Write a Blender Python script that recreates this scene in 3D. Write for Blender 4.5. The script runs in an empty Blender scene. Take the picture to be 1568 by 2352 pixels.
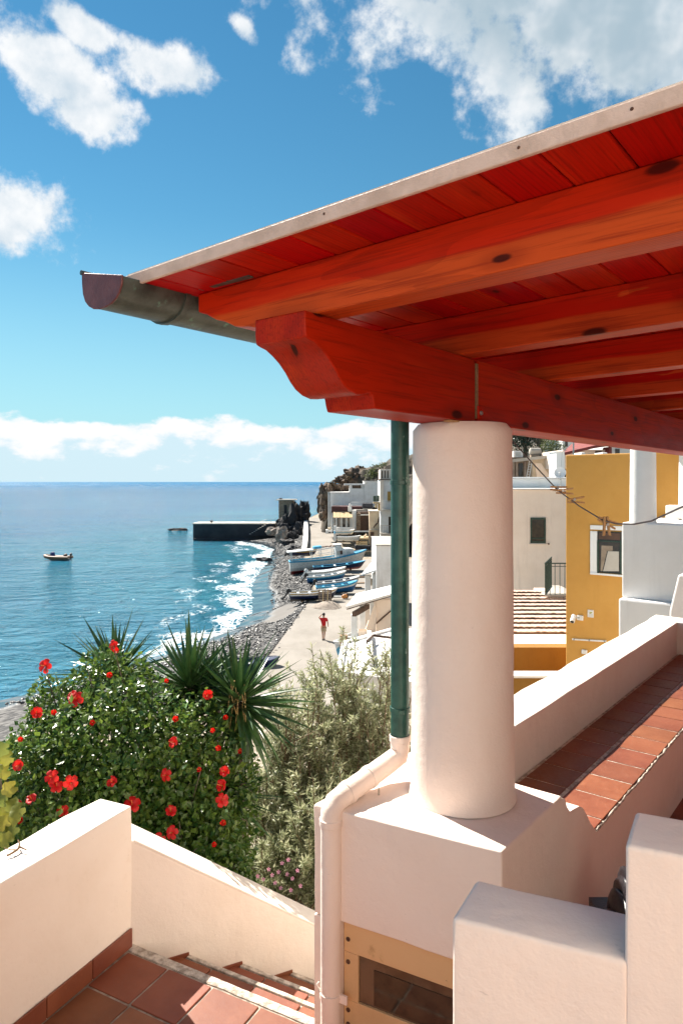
import bpy, bmesh, math, random
import numpy as np
from mathutils import Vector, Matrix, noise

random.seed(7)
rng = np.random.default_rng(7)
SC = bpy.context.scene
COL = SC.collection
R = math.radians

# ------------------------------------------------------------------ camera
# metres; the camera stands at the origin, x right, y forward, z up; the sea lies 12 m below
F = 1600.0
CX, HY = 784.0, 1107.0            # principal column and horizon row of the 1568 x 2352 view
SEA = -12.0
cam_d = bpy.data.cameras.new('camera')
cam = bpy.data.objects.new('camera', cam_d)
COL.objects.link(cam)
cam.rotation_euler = (R(90), 0, 0)
cam_d.sensor_fit = 'VERTICAL'
cam_d.sensor_height = 36.0
cam_d.sensor_width = 24.0
cam_d.lens = 36.0 * F / 2352.0
cam_d.shift_y = -(1176.0 - HY) / 2352.0
cam_d.clip_start = 0.05
cam_d.clip_end = 200000
SC.camera = cam

# ------------------------------------------------------------------ sun and sky
SUN_AZ, SUN_EL = 40.0, 44.5       # degrees left of the view direction, degrees up
sd = Vector((-math.sin(R(SUN_AZ)) * math.cos(R(SUN_EL)), math.cos(R(SUN_AZ)) * math.cos(R(SUN_EL)), math.sin(R(SUN_EL))))
sun_d = bpy.data.lights.new('sun', 'SUN')
sun_d.energy = 5.0
sun_d.angle = R(0.5)
sun_d.color = (1.0, 0.93, 0.83)
sun = bpy.data.objects.new('sun', sun_d)
sun.rotation_euler = sd.to_track_quat('Z', 'Y').to_euler()
COL.objects.link(sun)

world = bpy.data.worlds.new('World')
SC.world = world
world.use_nodes = True
WT = world.node_tree
WT.nodes.clear()
BG_STR = 0.058

def wn(t, **kw):
    n = WT.nodes.new(t)
    for k, v in kw.items():
        setattr(n, k, v)
    return n

def wl(a, b):
    WT.links.new(a, b)

def wmath(op, a, b=None, c=None, clamp=False):
    n = wn('ShaderNodeMath', operation=op, use_clamp=clamp)
    for i, s in enumerate((a, b, c)):
        if s is None:
            continue
        if isinstance(s, (int, float)):
            n.inputs[i].default_value = s
        else:
            wl(s, n.inputs[i])
    return n.outputs[0]

def wvec(op, a, b=None, out=0):
    n = wn('ShaderNodeVectorMath', operation=op)
    for i, s in enumerate((a, b)):
        if s is None:
            continue
        if isinstance(s, (tuple, list, Vector)):
            n.inputs[i].default_value = tuple(s)
        else:
            wl(s, n.inputs[i])
    return n.outputs[out]

def wmap(x, a, b, c=0.0, d=1.0, smooth=True):
    n = wn('ShaderNodeMapRange', interpolation_type='SMOOTHSTEP' if smooth else 'LINEAR')
    wl(x, n.inputs[0])
    for i, v in enumerate((a, b, c, d)):
        n.inputs[i + 1].default_value = v
    return n.outputs[0]

def wmix(fac, a, b):
    n = wn('ShaderNodeMix', data_type='RGBA')
    if isinstance(fac, (int, float)):
        n.inputs[0].default_value = fac
    else:
        wl(fac, n.inputs[0])
    for i, s in ((6, a), (7, b)):
        if isinstance(s, (tuple, list)):
            n.inputs[i].default_value = tuple(s) + ((1.0,) if len(s) == 3 else ())
        else:
            wl(s, n.inputs[i])
    return n.outputs[2]

def pdir(px, py):
    return Vector(((px - CX) / F, 1.0, (HY - py) / F)).normalized()

def build_sky():
    tc = wn('ShaderNodeTexCoord')
    d0 = wvec('NORMALIZE', tc.outputs['Generated'])
    sky = wn('ShaderNodeTexSky', sky_type='NISHITA', sun_disc=False)
    sky.sun_elevation = R(SUN_EL)
    sky.sun_rotation = R(-SUN_AZ)
    sky.air_density = 1.2
    sky.dust_density = 0.0
    sky.ozone_density = 2.2
    hs = wn('ShaderNodeHueSaturation')
    hs.inputs['Hue'].default_value = 0.497
    hs.inputs['Saturation'].default_value = 1.25
    hs.inputs['Value'].default_value = 0.65
    wl(sky.outputs[0], hs.inputs['Color'])
    tint = wn('ShaderNodeMix', data_type='RGBA', blend_type='MULTIPLY')
    tint.inputs[0].default_value = 1.0
    wl(hs.outputs[0], tint.inputs[6])
    tint.inputs[7].default_value = (0.82, 1.11, 1.02, 1.0)
    sz = wn('ShaderNodeSeparateXYZ')
    wl(d0, sz.inputs[0])
    hz_ = 0.39 / BG_STR
    base = wmix(wmap(sz.outputs['Z'], 0.0, 0.36, 0.80, 0.0), tint.outputs[2], (0.40 * hz_, 0.72 * hz_, 0.90 * hz_))
    def fbm(vec, scale, detail=9, rough=0.6):
        n = wn('ShaderNodeTexNoise')
        n.inputs['Scale'].default_value = scale
        n.inputs['Detail'].default_value = detail
        n.inputs['Roughness'].default_value = rough
        wl(vec, n.inputs['Vector'])
        return n.outputs['Fac']

    f1 = fbm(d0, 7.5, 8, 0.62)
    off = wvec('ADD', d0, tuple(sd * 0.022))
    f2 = fbm(off, 7.5, 4, 0.58)
    # the sky seen as a plane ahead of (and mirrored behind) the viewer; clouds are soft patches broken up by noise
    sp = wn('ShaderNodeSeparateXYZ')
    wl(d0, sp.inputs[0])
    yy = wmath('MAXIMUM', wmath('ABSOLUTE', sp.outputs['Y']), 0.12)
    cb = wn('ShaderNodeCombineXYZ')
    wl(wmath('DIVIDE', sp.outputs['X'], yy), cb.inputs[0])
    wl(wmath('DIVIDE', sp.outputs['Z'], yy), cb.inputs[1])
    cb.inputs[2].default_value = 1.0
    uv1 = cb.outputs[0]
    # (column, row, half width, half height, tilt in degrees, weight)
    blobs = [(85, 140, 165, 74, 42, 1.12), (215, 255, 140, 66, 30, 1.10), (195, 62, 115, 44, 30, 0.95), (375, 150, 130, 60, 24, 1.12), (30, 475, 170, 88, 14, 1.15),
             (1560, 20, 720, 290, 22, 1.5), (1180, 215, 280, 95, 44, 0.95), (960, 20, 170, 65, 25, 0.9),
             (562, 62, 75, 40, 45, 0.30), (352, 512, 90, 34, 38, 0.42), (905, 240, 70, 30, 10, 0.22),
             (-700, -500, 500, 260, 15, 1.0), (2700, -900, 700, 300, -10, 1.0), (600, -1600, 800, 350, 10, 1.0)]
    best = None
    for px, py, rx, ry, tilt, wt in blobs:
        cu, cv = (px - CX) / F, (HY - py) / F
        t = R(tilt)
        ra, rb = rx / F, ry / F
        e1 = (math.cos(t) / ra, -math.sin(t) / ra)
        e2 = (math.sin(t) / rb, math.cos(t) / rb)
        a = wvec('DOT_PRODUCT', uv1, (e1[0], e1[1], -(e1[0] * cu + e1[1] * cv)), 1)
        b = wvec('DOT_PRODUCT', uv1, (e2[0], e2[1], -(e2[0] * cu + e2[1] * cv)), 1)
        s = wmath('SQRT', wmath('MULTIPLY_ADD', b, b, wmath('MULTIPLY', a, a)))
        s = wmath('SUBTRACT', wt, s)
        best = s if best is None else wmath('MAXIMUM', best, s)
        if rx == 720:
            big = s
    best = wmath('MAXIMUM', best, -1.0)
    dens = wmath('MULTIPLY_ADD', wmath('SUBTRACT', f1, 0.5), 4.4, best)
    m1 = wmap(dens, 0.10, 0.75)
    dens2 = wmath('MULTIPLY_ADD', wmath('SUBTRACT', f2, 0.5), 4.4, best)
    lit = wmap(wmath('SUBTRACT', dens, dens2), -0.9, 0.7, 0.0, 1.0)
    thick = wmap(big, 0.12, 0.75)
    core = wmath('MULTIPLY', thick, wmap(f2, 0.30, 0.62))
    WH = 0.39 / BG_STR
    ccol = wmix(lit, (0.58 * WH, 0.69 * WH, 0.78 * WH), (1.0 * WH, 1.0 * WH, 1.0 * WH))
    ccol = wmix(wmath('MULTIPLY', core, 0.92), ccol, (0.40 * WH, 0.52 * WH, 0.60 * WH))
    # bank of cumulus over the horizon
    sep = wn('ShaderNodeSeparateXYZ')
    wl(d0, sep.inputs[0])
    el = sep.outputs['Z']
    sc2 = wvec('MULTIPLY', d0, (1.0, 1.0, 1.9))
    g1 = fbm(sc2, 7.0, 1, 0.5)
    g2 = fbm(sc2, 16.0, 5, 0.6)
    top = wmath('MULTIPLY_ADD', wmath('SUBTRACT', g1, 0.5), 0.050, 0.088)
    top = wmath('MULTIPLY_ADD', wmath('SUBTRACT', g2, 0.5), 0.055, top)
    gap = wmath('SUBTRACT', top, el)
    bank = wmap(gap, 0.0, 0.010)
    under = wmap(gap, 0.010, 0.095)
    g3 = fbm(sc2, 20.0, 5, 0.6)
    bl = wmap(wmath('MULTIPLY_ADD', wmath('SUBTRACT', g3, 0.5), 2.6, wmath('SUBTRACT', 1.0, under)), 0.35, 1.0)
    bcol = wmix(bl, (0.66 * WH, 0.84 * WH, 0.93 * WH), (1.02 * WH, 0.99 * WH, 1.0 * WH))
    bank = wmath('MULTIPLY', bank, wmap(gap, 0.02, 0.10, 1.0, 0.95))
    out = wmix(wmath('MULTIPLY', m1, 0.97), base, ccol)
    out = wmix(wmath('MULTIPLY', bank, 0.92), out, bcol)
    bg = wn('ShaderNodeBackground')
    bg.inputs['Strength'].default_value = BG_STR
    wl(out, bg.inputs['Color'])
    o = wn('ShaderNodeOutputWorld')
    wl(bg.outputs[0], o.inputs['Surface'])

build_sky()
world.cycles.sampling_method = 'MANUAL'
world.cycles.sample_map_resolution = 512

# ------------------------------------------------------------------ exposure
SC.view_settings.view_transform = 'Standard'
SC.view_settings.look = 'None'
SC.view_settings.gamma = 1.0
SC.view_settings.exposure = 1.42
SC.view_settings.use_curve_mapping = False
SC.render.engine = 'CYCLES'
SC.cycles.max_bounces = 6
SC.cycles.diffuse_bounces = 4
SC.cycles.glossy_bounces = 3
SC.cycles.transmission_bounces = 3
SC.cycles.use_denoising = True
SC.cycles.adaptive_threshold = 0.015
SC.cycles.sample_clamp_indirect = 4.0

# ------------------------------------------------------------------ helpers
ORG = {}

def V(*a):
    return Vector(a)

def at(px, py, depth):
    """point seen at (px, py) at a given distance along the view"""
    return Vector(((px - CX) / F * depth, depth, (HY - py) / F * depth))

def on(px, py, z):
    """point of the level z seen at (px, py)"""
    return at(px, py, -z * F / (py - HY))

def tag(o, label=None, cat=None, group=None, kind=None):
    if label:
        o['label'] = label
    if cat:
        o['category'] = cat
    if group:
        o['group'] = group
    if kind:
        o['kind'] = kind
    return o

def thing(name, label, cat, loc=(0, 0, 0), group=None):
    o = bpy.data.objects.new(name, None)
    o.empty_display_size = 0.1
    COL.objects.link(o)
    o.location = loc
    ORG[o] = Vector(loc)
    return tag(o, label, cat, group)

class MB:
    def __init__(s):
        s.v, s.f, s.m = [], [], []

    def add(s, vs, fs, mi=0):
        n = len(s.v)
        s.v.extend([tuple(p) for p in vs])
        for q in fs:
            s.f.append([n + i for i in q])
            s.m.append(mi)
        return s

    def obox(s, o, a, b, c, mi=0):
        o, a, b, c = map(Vector, (o, a, b, c))
        vs = [o, o + a, o + a + b, o + b, o + c, o + a + c, o + a + b + c, o + b + c]
        return s.add(vs, [(0, 3, 2, 1), (4, 5, 6, 7), (0, 1, 5, 4), (1, 2, 6, 5), (2, 3, 7, 6), (3, 0, 4, 7)], mi)

    def box(s, c, d, rz=0.0, mi=0):
        c = Vector(c)
        u = Vector((math.cos(rz), math.sin(rz), 0)) * d[0]
        w = Vector((-math.sin(rz), math.cos(rz), 0)) * d[1]
        h = Vector((0, 0, d[2]))
        return s.obox(c - (u + w + h) / 2, u, w, h, mi)

    def span(s, x0, x1, y0, y1, z0, z1, mi=0):
        return s.obox((x0, y0, z0), (x1 - x0, 0, 0), (0, y1 - y0, 0), (0, 0, z1 - z0), mi)

    def extr(s, poly, vec, mi=0):
        vec = Vector(vec)
        n = len(poly)
        a = [Vector(p) for p in poly]
        vs = a + [p + vec for p in a]
        fs = [tuple(range(n))[::-1], tuple(range(n, 2 * n))]
        fs += [(i, (i + 1) % n, n + (i + 1) % n, n + i) for i in range(n)]
        return s.add(vs, fs, mi)

    def prism(s, poly, z0, z1, mi=0):
        return s.extr([(p[0], p[1], z0) for p in poly], (0, 0, z1 - z0), mi)

    def loft(s, rings, closed=True, cap=True, mi=0):
        n = len(rings[0])
        vs = [p for r in rings for p in r]
        fs = []
        for i in range(len(rings) - 1):
            for j in range(n if closed else n - 1):
                k = (j + 1) % n
                fs.append((i * n + j, i * n + k, (i + 1) * n + k, (i + 1) * n + j))
        if cap:
            fs.append(tuple(range(n))[::-1])
            fs.append(tuple(range((len(rings) - 1) * n, len(rings) * n)))
        return s.add(vs, fs, mi)

    def tube(s, pts, r, n=8, cap=True, mi=0):
        pts = [Vector(p) for p in pts]
        if not isinstance(r, (list, tuple)):
            r = [r] * len(pts)
        rings = []
        ref = Vector((0.13, 0.21, 0.97))
        prev = None
        for i, p in enumerate(pts):
            t = (pts[min(i + 1, len(pts) - 1)] - pts[max(i - 1, 0)]).normalized()
            if prev is None:
                a = t.cross(ref)
                if a.length < 0.1:
                    a = t.cross(Vector((1, 0, 0)))
                a.normalize()
            else:
                a = (prev - t * prev.dot(t))
                a.normalize()
            prev = a
            b = t.cross(a)
            rings.append([p + (a * math.cos(2 * math.pi * k / n) + b * math.sin(2 * math.pi * k / n)) * r[i] for k in range(n)])
        return s.loft(rings, True, cap, mi)

    def lathe(s, prof, c=(0, 0, 0), n=24, cap=True, mi=0):
        c = Vector(c)
        rings = [[c + Vector((r * math.cos(2 * math.pi * k / n), r * math.sin(2 * math.pi * k / n), z)) for k in range(n)] for r, z in prof]
        return s.loft(rings, True, cap, mi)

    def rock(s, c, rad, seed=0, sub=2, amp=0.35, freq=1.1, mi=0, rough=0.12):
        bm = bmesh.new()
        bmesh.ops.create_icosphere(bm, subdivisions=sub, radius=1.0)
        c, o = Vector(c), Vector((seed * 7.3, seed * 3.1, seed * 1.7))
        vs = []
        for v in bm.verts:
            k = 1 + amp * (noise.noise(v.co * freq + o) * 1.6) + rough * noise.noise(v.co * 3.7 + o) * 1.5
            cell = noise.cell(v.co * 2.2 + o) * amp * 0.35
            k += cell
            vs.append(c + Vector((v.co.x * rad[0], v.co.y * rad[1], v.co.z * rad[2])) * k)
        s.add(vs, [[w.index for w in q.verts] for q in bm.faces], mi)
        bm.free()
        return s

    def cap_top(s, z):
        """second material slot on the faces lying on top"""
        for i, q in enumerate(s.f):
            if all(s.v[j][2] > z - 0.013 for j in q):
                s.m[i] = 1
        return s

    def mesh(s, name, mats, smooth=None, off=(0, 0, 0), recalc=True):
        me = bpy.data.meshes.new(name)
        off = Vector(off)
        me.from_pydata([tuple(Vector(p) - off) for p in s.v], [], s.f)
        if not isinstance(mats, (list, tuple)):
            mats = [mats]
        for m in mats:
            me.materials.append(m)
        if len(mats) > 1:
            me.polygons.foreach_set('material_index', s.m)
        if recalc:
            bm = bmesh.new()
            bm.from_mesh(me)
            bmesh.ops.recalc_face_normals(bm, faces=bm.faces)
            bm.to_mesh(me)
            bm.free()
        if smooth is not None:
            me.polygons.foreach_set('use_smooth', [True] * len(me.polygons))
            me.set_sharp_from_angle(angle=R(smooth))
        me.update()
        return me

    def build(s, name, mats, parent=None, smooth=None, bevel=0.0, loc=None, seg=2, recalc=True):
        """one mesh object; under a parent the vertices become local to the thing it belongs to"""
        off = ORG[parent] if parent is not None else Vector(loc or (0, 0, 0))
        me = s.mesh(name, mats, smooth, off, recalc)
        o = bpy.data.objects.new(name, me)
        COL.objects.link(o)
        if parent is not None:
            o.parent = parent
        else:
            o.location = off
        ORG[o] = off
        if bevel:
            b = o.modifiers.new('bevel', 'BEVEL')
            b.width = bevel
            b.segments = seg
            b.limit_method = 'ANGLE'
            b.angle_limit = R(35)
        return o

def place(name, me, parent, M, bevel=0.0):
    """a piece sharing mesh data, set by a world matrix under its thing"""
    o = bpy.data.objects.new(name, me)
    COL.objects.link(o)
    if parent is not None:
        o.parent = parent
        o.matrix_local = Matrix.Translation(-ORG[parent]) @ M
    else:
        o.matrix_world = M
    if bevel:
        b = o.modifiers.new('bevel', 'BEVEL')
        b.width = bevel
        b.segments = 2
    return o

def frame(o, x, y, z):
    M = Matrix.Identity(4)
    for i, a in enumerate((x, y, z)):
        a = Vector(a).normalized()
        for j in range(3):
            M[j][i] = a[j]
    M.translation = Vector(o)
    return M

def fast_mesh(name, verts, faces_n, loops, mat, attrs=None, smooth=False):
    """numpy mesh: verts (n,3), every face with faces_n corners, loops flat index array"""
    me = bpy.data.meshes.new(name)
    nf = len(loops) // faces_n
    me.vertices.add(len(verts))
    me.vertices.foreach_set('co', np.asarray(verts, np.float32).ravel())
    me.loops.add(len(loops))
    me.loops.foreach_set('vertex_index', np.asarray(loops, np.int32))
    me.polygons.add(nf)
    me.polygons.foreach_set('loop_start', np.arange(0, nf * faces_n, faces_n, dtype=np.int32))
    me.polygons.foreach_set('use_smooth', np.full(nf, smooth))
    for k, a in (attrs or {}).items():
        at_ = me.attributes.new(k, 'FLOAT', 'POINT')
        at_.data.foreach_set('value', np.asarray(a, np.float32))
    me.materials.append(mat)
    me.update(calc_edges=True)
    me.validate()
    return me

def obj(name, me, parent=None, loc=(0, 0, 0)):
    o = bpy.data.objects.new(name, me)
    COL.objects.link(o)
    o.location = loc
    if parent is not None:
        o.parent = parent
    return o

def copy_tree(o, parent=None):
    c = o.copy()
    COL.objects.link(c)
    c.parent = parent
    for ch in list(o.children):
        copy_tree(ch, c)
    return c

# ------------------------------------------------------------------ materials
class NT:
    def __init__(s, name):
        s.mat = bpy.data.materials.new(name)
        s.mat.use_nodes = True
        s.t = s.mat.node_tree
        s.b = s.t.nodes['Principled BSDF']
        s.out = s.t.nodes['Material Output']

    def n(s, typ, **kw):
        x = s.t.nodes.new(typ)
        for k, v in kw.items():
            setattr(x, k, v)
        return x

    def l(s, a, b):
        s.t.links.new(a, b)

    def set(s, sock, v):
        if hasattr(v, 'is_linked') or isinstance(v, bpy.types.NodeSocket):
            s.l(v, sock)
        elif isinstance(v, (tuple, list)) and len(v) == 3 and sock.type == 'RGBA':
            sock.default_value = tuple(v) + (1.0,)
        else:
            sock.default_value = v

    def pos(s):
        return s.n('ShaderNodeNewGeometry').outputs['Position']

    def oco(s):
        return s.n('ShaderNodeTexCoord').outputs['Object']

    def mapv(s, vec, scale=(1, 1, 1), loc=(0, 0, 0)):
        m = s.n('ShaderNodeMapping')
        s.l(vec, m.inputs['Vector'])
        m.inputs['Scale'].default_value = scale
        s.set(m.inputs['Location'], loc)
        return m.outputs[0]

    def noise(s, vec, scale, detail=5, rough=0.55, dist=0.0, out='Fac'):
        x = s.n('ShaderNodeTexNoise')
        s.l(vec, x.inputs['Vector'])
        x.inputs['Scale'].default_value = scale
        x.inputs['Detail'].default_value = detail
        x.inputs['Roughness'].default_value = rough
        x.inputs['Distortion'].default_value = dist
        return x.outputs[out]

    def vor(s, vec, scale, feature='F1', out='Distance', rand=1.0):
        x = s.n('ShaderNodeTexVoronoi', feature=feature)
        s.l(vec, x.inputs['Vector'])
        x.inputs['Scale'].default_value = scale
        x.inputs['Randomness'].default_value = rand
        return x.outputs[out]

    def ramp(s, x, a, b, c=0.0, d=1.0, smooth=True):
        m = s.n('ShaderNodeMapRange', interpolation_type='SMOOTHSTEP' if smooth else 'LINEAR')
        s.l(x, m.inputs[0])
        for i, v in enumerate((a, b, c, d)):
            s.set(m.inputs[i + 1], v)
        return m.outputs[0]

    def math(s, op, a, b=0.0, c=0.0):
        m = s.n('ShaderNodeMath', operation=op)
        for i, v in enumerate((a, b, c)):
            s.set(m.inputs[i], v)
        return m.outputs[0]

    def mix(s, f, a, b, blend='MIX'):
        m = s.n('ShaderNodeMix', data_type='RGBA', blend_type=blend)
        s.set(m.inputs[0], f)
        s.set(m.inputs[6], a)
        s.set(m.inputs[7], b)
        return m.outputs[2]

    def bump(s, h, strength=0.3, dist=0.02, normal=None):
        b = s.n('ShaderNodeBump')
        b.inputs['Strength'].default_value = strength
        b.inputs['Distance'].default_value = dist
        s.l(h, b.inputs['Height'])
        if normal is not None:
            s.l(normal, b.inputs['Normal'])
        return b.outputs[0]

    def rnd(s):
        return s.n('ShaderNodeObjectInfo').outputs['Random']

    def attr(s, name):
        return s.n('ShaderNodeAttribute', attribute_name=name).outputs['Fac']

    def done(s, col=None, rough=None, normal=None, **kw):
        if col is not None:
            s.set(s.b.inputs['Base Color'], col)
        if rough is not None:
            s.set(s.b.inputs['Roughness'], rough)
        if normal is not None:
            s.l(normal, s.b.inputs['Normal'])
        for k, v in kw.items():
            s.set(s.b.inputs[k.replace('_', ' ')], v)
        return s.mat

def simple(name, a, b=None, scale=4.0, rough=0.6, bump=0.0, bscale=60.0, metal=0.0, rand=0.0, spec=0.5, coat=0.0, detail=6, lo=0.35, hi=0.65):
    t = NT(name)
    p = t.pos()
    col = a
    if b is not None:
        col = t.mix(t.ramp(t.noise(p, scale, detail, 0.6), lo, hi), a, b)
    if rand:
        h = t.n('ShaderNodeHueSaturation')
        t.set(h.inputs['Color'], col)
        t.l(t.ramp(t.rnd(), 0, 1, 1 - rand, 1 + rand, False), h.inputs['Value'])
        col = h.outputs[0]
    nm = None
    if bump:
        nm = t.bump(t.noise(p, bscale, 4, 0.6), bump, 0.01)
    return t.done(col, rough, nm, Metallic=metal, Specular_IOR_Level=spec, Coat_Weight=coat)

def plaster(name, col, dirty, amount=0.5, bump=0.35, stain=0.35, streak=0.0):
    """hand trowelled, painted render: slow tone drift, hairline scuffs, grainy relief"""
    t = NT(name)
    p = t.pos()
    n1 = t.noise(p, 1.1, 6, 0.6)
    n2 = t.noise(p, 9.0, 6, 0.65)
    c = t.mix(t.math('MULTIPLY', t.ramp(n1, 0.35, 0.75), amount), col, dirty)
    c = t.mix(t.math('MULTIPLY', t.ramp(n2, 0.60, 0.78), stain), c, dirty)
    sc = t.noise(t.mapv(p, (24, 24, 60)), 1.0, 2, 0.5)
    c = t.mix(t.math('MULTIPLY', t.ramp(sc, 0.74, 0.80), stain * 0.8), c, tuple(x * 0.45 for x in dirty))
    if streak:
        st = t.noise(t.mapv(p, (3.5, 3.5, 0.35)), 1.0, 5, 0.65)
        c = t.mix(t.math('MULTIPLY', t.ramp(st, 0.52, 0.75), streak), c, tuple(x * 0.6 for x in dirty))
    h = t.math('MULTIPLY_ADD', t.noise(p, 5.0, 5, 0.6), 4.5, t.math('MULTIPLY', t.noise(p, 85.0, 4, 0.65), 0.45))
    nm = t.bump(h, bump, 0.006)
    return t.done(c, t.ramp(n2, 0.2, 0.8, 0.62, 0.86), nm, Specular_IOR_Level=0.3)

M = {}
M['pink'] = plaster('pink_cream_plaster', (0.83, 0.70, 0.615), (0.74, 0.59, 0.50), 0.6, 0.45, 0.35, 0.10)
M['cream'] = plaster('cream_plaster', (0.82, 0.75, 0.67), (0.71, 0.62, 0.52), 0.6, 0.4, 0.4, 0.12)
M['white'] = plaster('white_plaster', (0.80, 0.79, 0.77), (0.66, 0.63, 0.58), 0.4, 0.3, 0.3, 0.15)
M['white_far'] = plaster('old_white_plaster', (0.78, 0.77, 0.75), (0.58, 0.55, 0.5), 0.6, 0.3, 0.4, 0.35)
M['beige_far'] = plaster('beige_plaster', (0.62, 0.50, 0.36), (0.46, 0.35, 0.24), 0.7, 0.4, 0.5, 0.35)
M['pale_pink'] = plaster('pale_pink_plaster', (0.88, 0.73, 0.60), (0.76, 0.60, 0.47), 0.5, 0.3, 0.3, 0.25)
M['ochre'] = plaster('ochre_plaster', (0.58, 0.30, 0.070), (0.47, 0.225, 0.045), 0.5, 0.25, 0.25, 0.1)
M['tan_board'] = plaster('tan_board', (0.68, 0.43, 0.22), (0.42, 0.24, 0.10), 0.6, 0.2, 0.9, 0.35)

def wood_mat(name, dark, mid, light, rough=0.32, grain=1.0, coat=0.35, lam=None):
    t = NT(name)
    o = t.oco()
    r = t.rnd()
    cmb = t.n('ShaderNodeCombineXYZ')
    t.l(t.math('MULTIPLY', r, 37.0), cmb.inputs[0])
    t.l(t.math('MULTIPLY', r, 91.0), cmb.inputs[1])
    add = t.n('ShaderNodeVectorMath', operation='ADD')
    t.l(o, add.inputs[0])
    t.l(cmb.outputs[0], add.inputs[1])
    p = add.outputs[0]
    broad = t.noise(t.mapv(p, (0.8, 6, 6)), 1.0, 6, 0.62)
    warp = t.noise(t.mapv(p, (0.9, 4.0, 4.0)), 1.0, 2, 0.5)
    rings = t.n('ShaderNodeTexWave', wave_type='BANDS', bands_direction='Y', wave_profile='SAW')
    rv = t.n('ShaderNodeVectorMath', operation='ADD')
    t.l(t.mapv(p, (0.05, 1, 1)), rv.inputs[0])
    cw = t.n('ShaderNodeCombineXYZ')
    t.l(t.math('MULTIPLY', warp, 0.05), cw.inputs[1])
    t.l(cw.outputs[0], rv.inputs[1])
    t.l(rv.outputs[0], rings.inputs['Vector'])
    rings.inputs['Scale'].default_value = 22.0
    rings.inputs['Distortion'].default_value = 0.5
    rings.inputs['Detail'].default_value = 2
    fine = t.noise(t.mapv(p, (2.2, 75, 75)), 1.0, 5, 0.65)
    c = t.mix(t.ramp(broad, 0.48, 0.74), mid, light)
    if lam:        # the lower lamination of a glued beam is of paler timber, with a few lighter patches
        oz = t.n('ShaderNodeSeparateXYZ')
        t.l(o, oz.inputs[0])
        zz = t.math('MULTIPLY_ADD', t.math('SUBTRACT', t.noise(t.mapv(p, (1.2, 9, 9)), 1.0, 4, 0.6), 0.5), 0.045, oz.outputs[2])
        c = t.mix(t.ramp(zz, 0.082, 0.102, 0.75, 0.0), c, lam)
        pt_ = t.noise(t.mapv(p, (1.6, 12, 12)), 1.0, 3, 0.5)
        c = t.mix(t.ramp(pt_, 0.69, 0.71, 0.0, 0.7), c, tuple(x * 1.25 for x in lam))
    c = t.mix(t.math('MULTIPLY', t.ramp(rings.outputs['Fac'], 0.50, 1.0), 0.24 * grain), c, dark)
    c = t.mix(t.math('MULTIPLY', t.ramp(fine, 0.46, 0.70), 0.55 * grain), c, dark)
    vo = t.n('ShaderNodeTexVoronoi')
    sp_ = t.n('ShaderNodeSeparateXYZ')
    t.l(p, sp_.inputs[0])
    kc = t.n('ShaderNodeCombineXYZ')
    t.l(sp_.outputs[0], kc.inputs[0])
    t.l(t.math('MULTIPLY', t.math('ADD', sp_.outputs[1], sp_.outputs[2]), 2.6), kc.inputs[1])
    vo.voronoi_dimensions = '2D'
    t.l(kc.outputs[0], vo.inputs['Vector'])
    vo.inputs['Scale'].default_value = 1.7
    vs_ = t.n('ShaderNodeSeparateColor')
    t.l(vo.outputs['Color'], vs_.inputs[0])
    pick = t.ramp(vs_.outputs[0], 0.56, 0.60)
    size = t.ramp(vs_.outputs[1], 0.0, 1.0, 0.6, 1.5, False)
    vd_ = t.math('MULTIPLY', vo.outputs['Distance'], size)
    kn = t.ramp(vd_, 0.045, 0.085, 1.0, 0.0)
    kr = t.ramp(vd_, 0.08, 0.26, 1.0, 0.0)
    c = t.mix(t.math('MULTIPLY', t.math('MULTIPLY', kr, pick), 0.35), c, dark)
    c = t.mix(t.math('MULTIPLY', t.math('MULTIPLY', kn, pick), 0.88), c, tuple(x * 0.16 for x in dark))
    h = t.n('ShaderNodeHueSaturation')
    t.l(c, h.inputs['Color'])
    t.l(t.ramp(r, 0, 1, 0.80, 1.14, False), h.inputs['Value'])
    t.l(t.ramp(t.math('FRACT', t.math('MULTIPLY', r, 7.7)), 0, 1, 0.498, 0.506, False), h.inputs['Hue'])
    hh = t.math('MULTIPLY_ADD', fine, 0.5, t.noise(t.mapv(p, (1.5, 14, 14)), 1.0, 3, 0.5))
    nm = t.bump(hh, 0.25, 0.004)
    return t.done(h.outputs[0], t.ramp(broad, 0.2, 0.8, rough - 0.08, rough + 0.14), nm, Coat_Weight=coat, Coat_Roughness=0.25, Specular_IOR_Level=0.12)

M['red_wood'] = wood_mat('varnished_red_pine', (0.13, 0.002, 0.001), (0.43, 0.0015, 0.0010), (0.53, 0.018, 0.003), 0.46, 1.0, 0.05)
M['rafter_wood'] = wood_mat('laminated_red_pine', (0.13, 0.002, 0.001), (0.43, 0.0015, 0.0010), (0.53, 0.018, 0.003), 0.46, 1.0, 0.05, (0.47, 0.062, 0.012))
M['old_wood'] = wood_mat('weathered_board', (0.10, 0.055, 0.03), (0.26, 0.16, 0.09), (0.36, 0.24, 0.15), 0.7, 1.0, 0.0)

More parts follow.
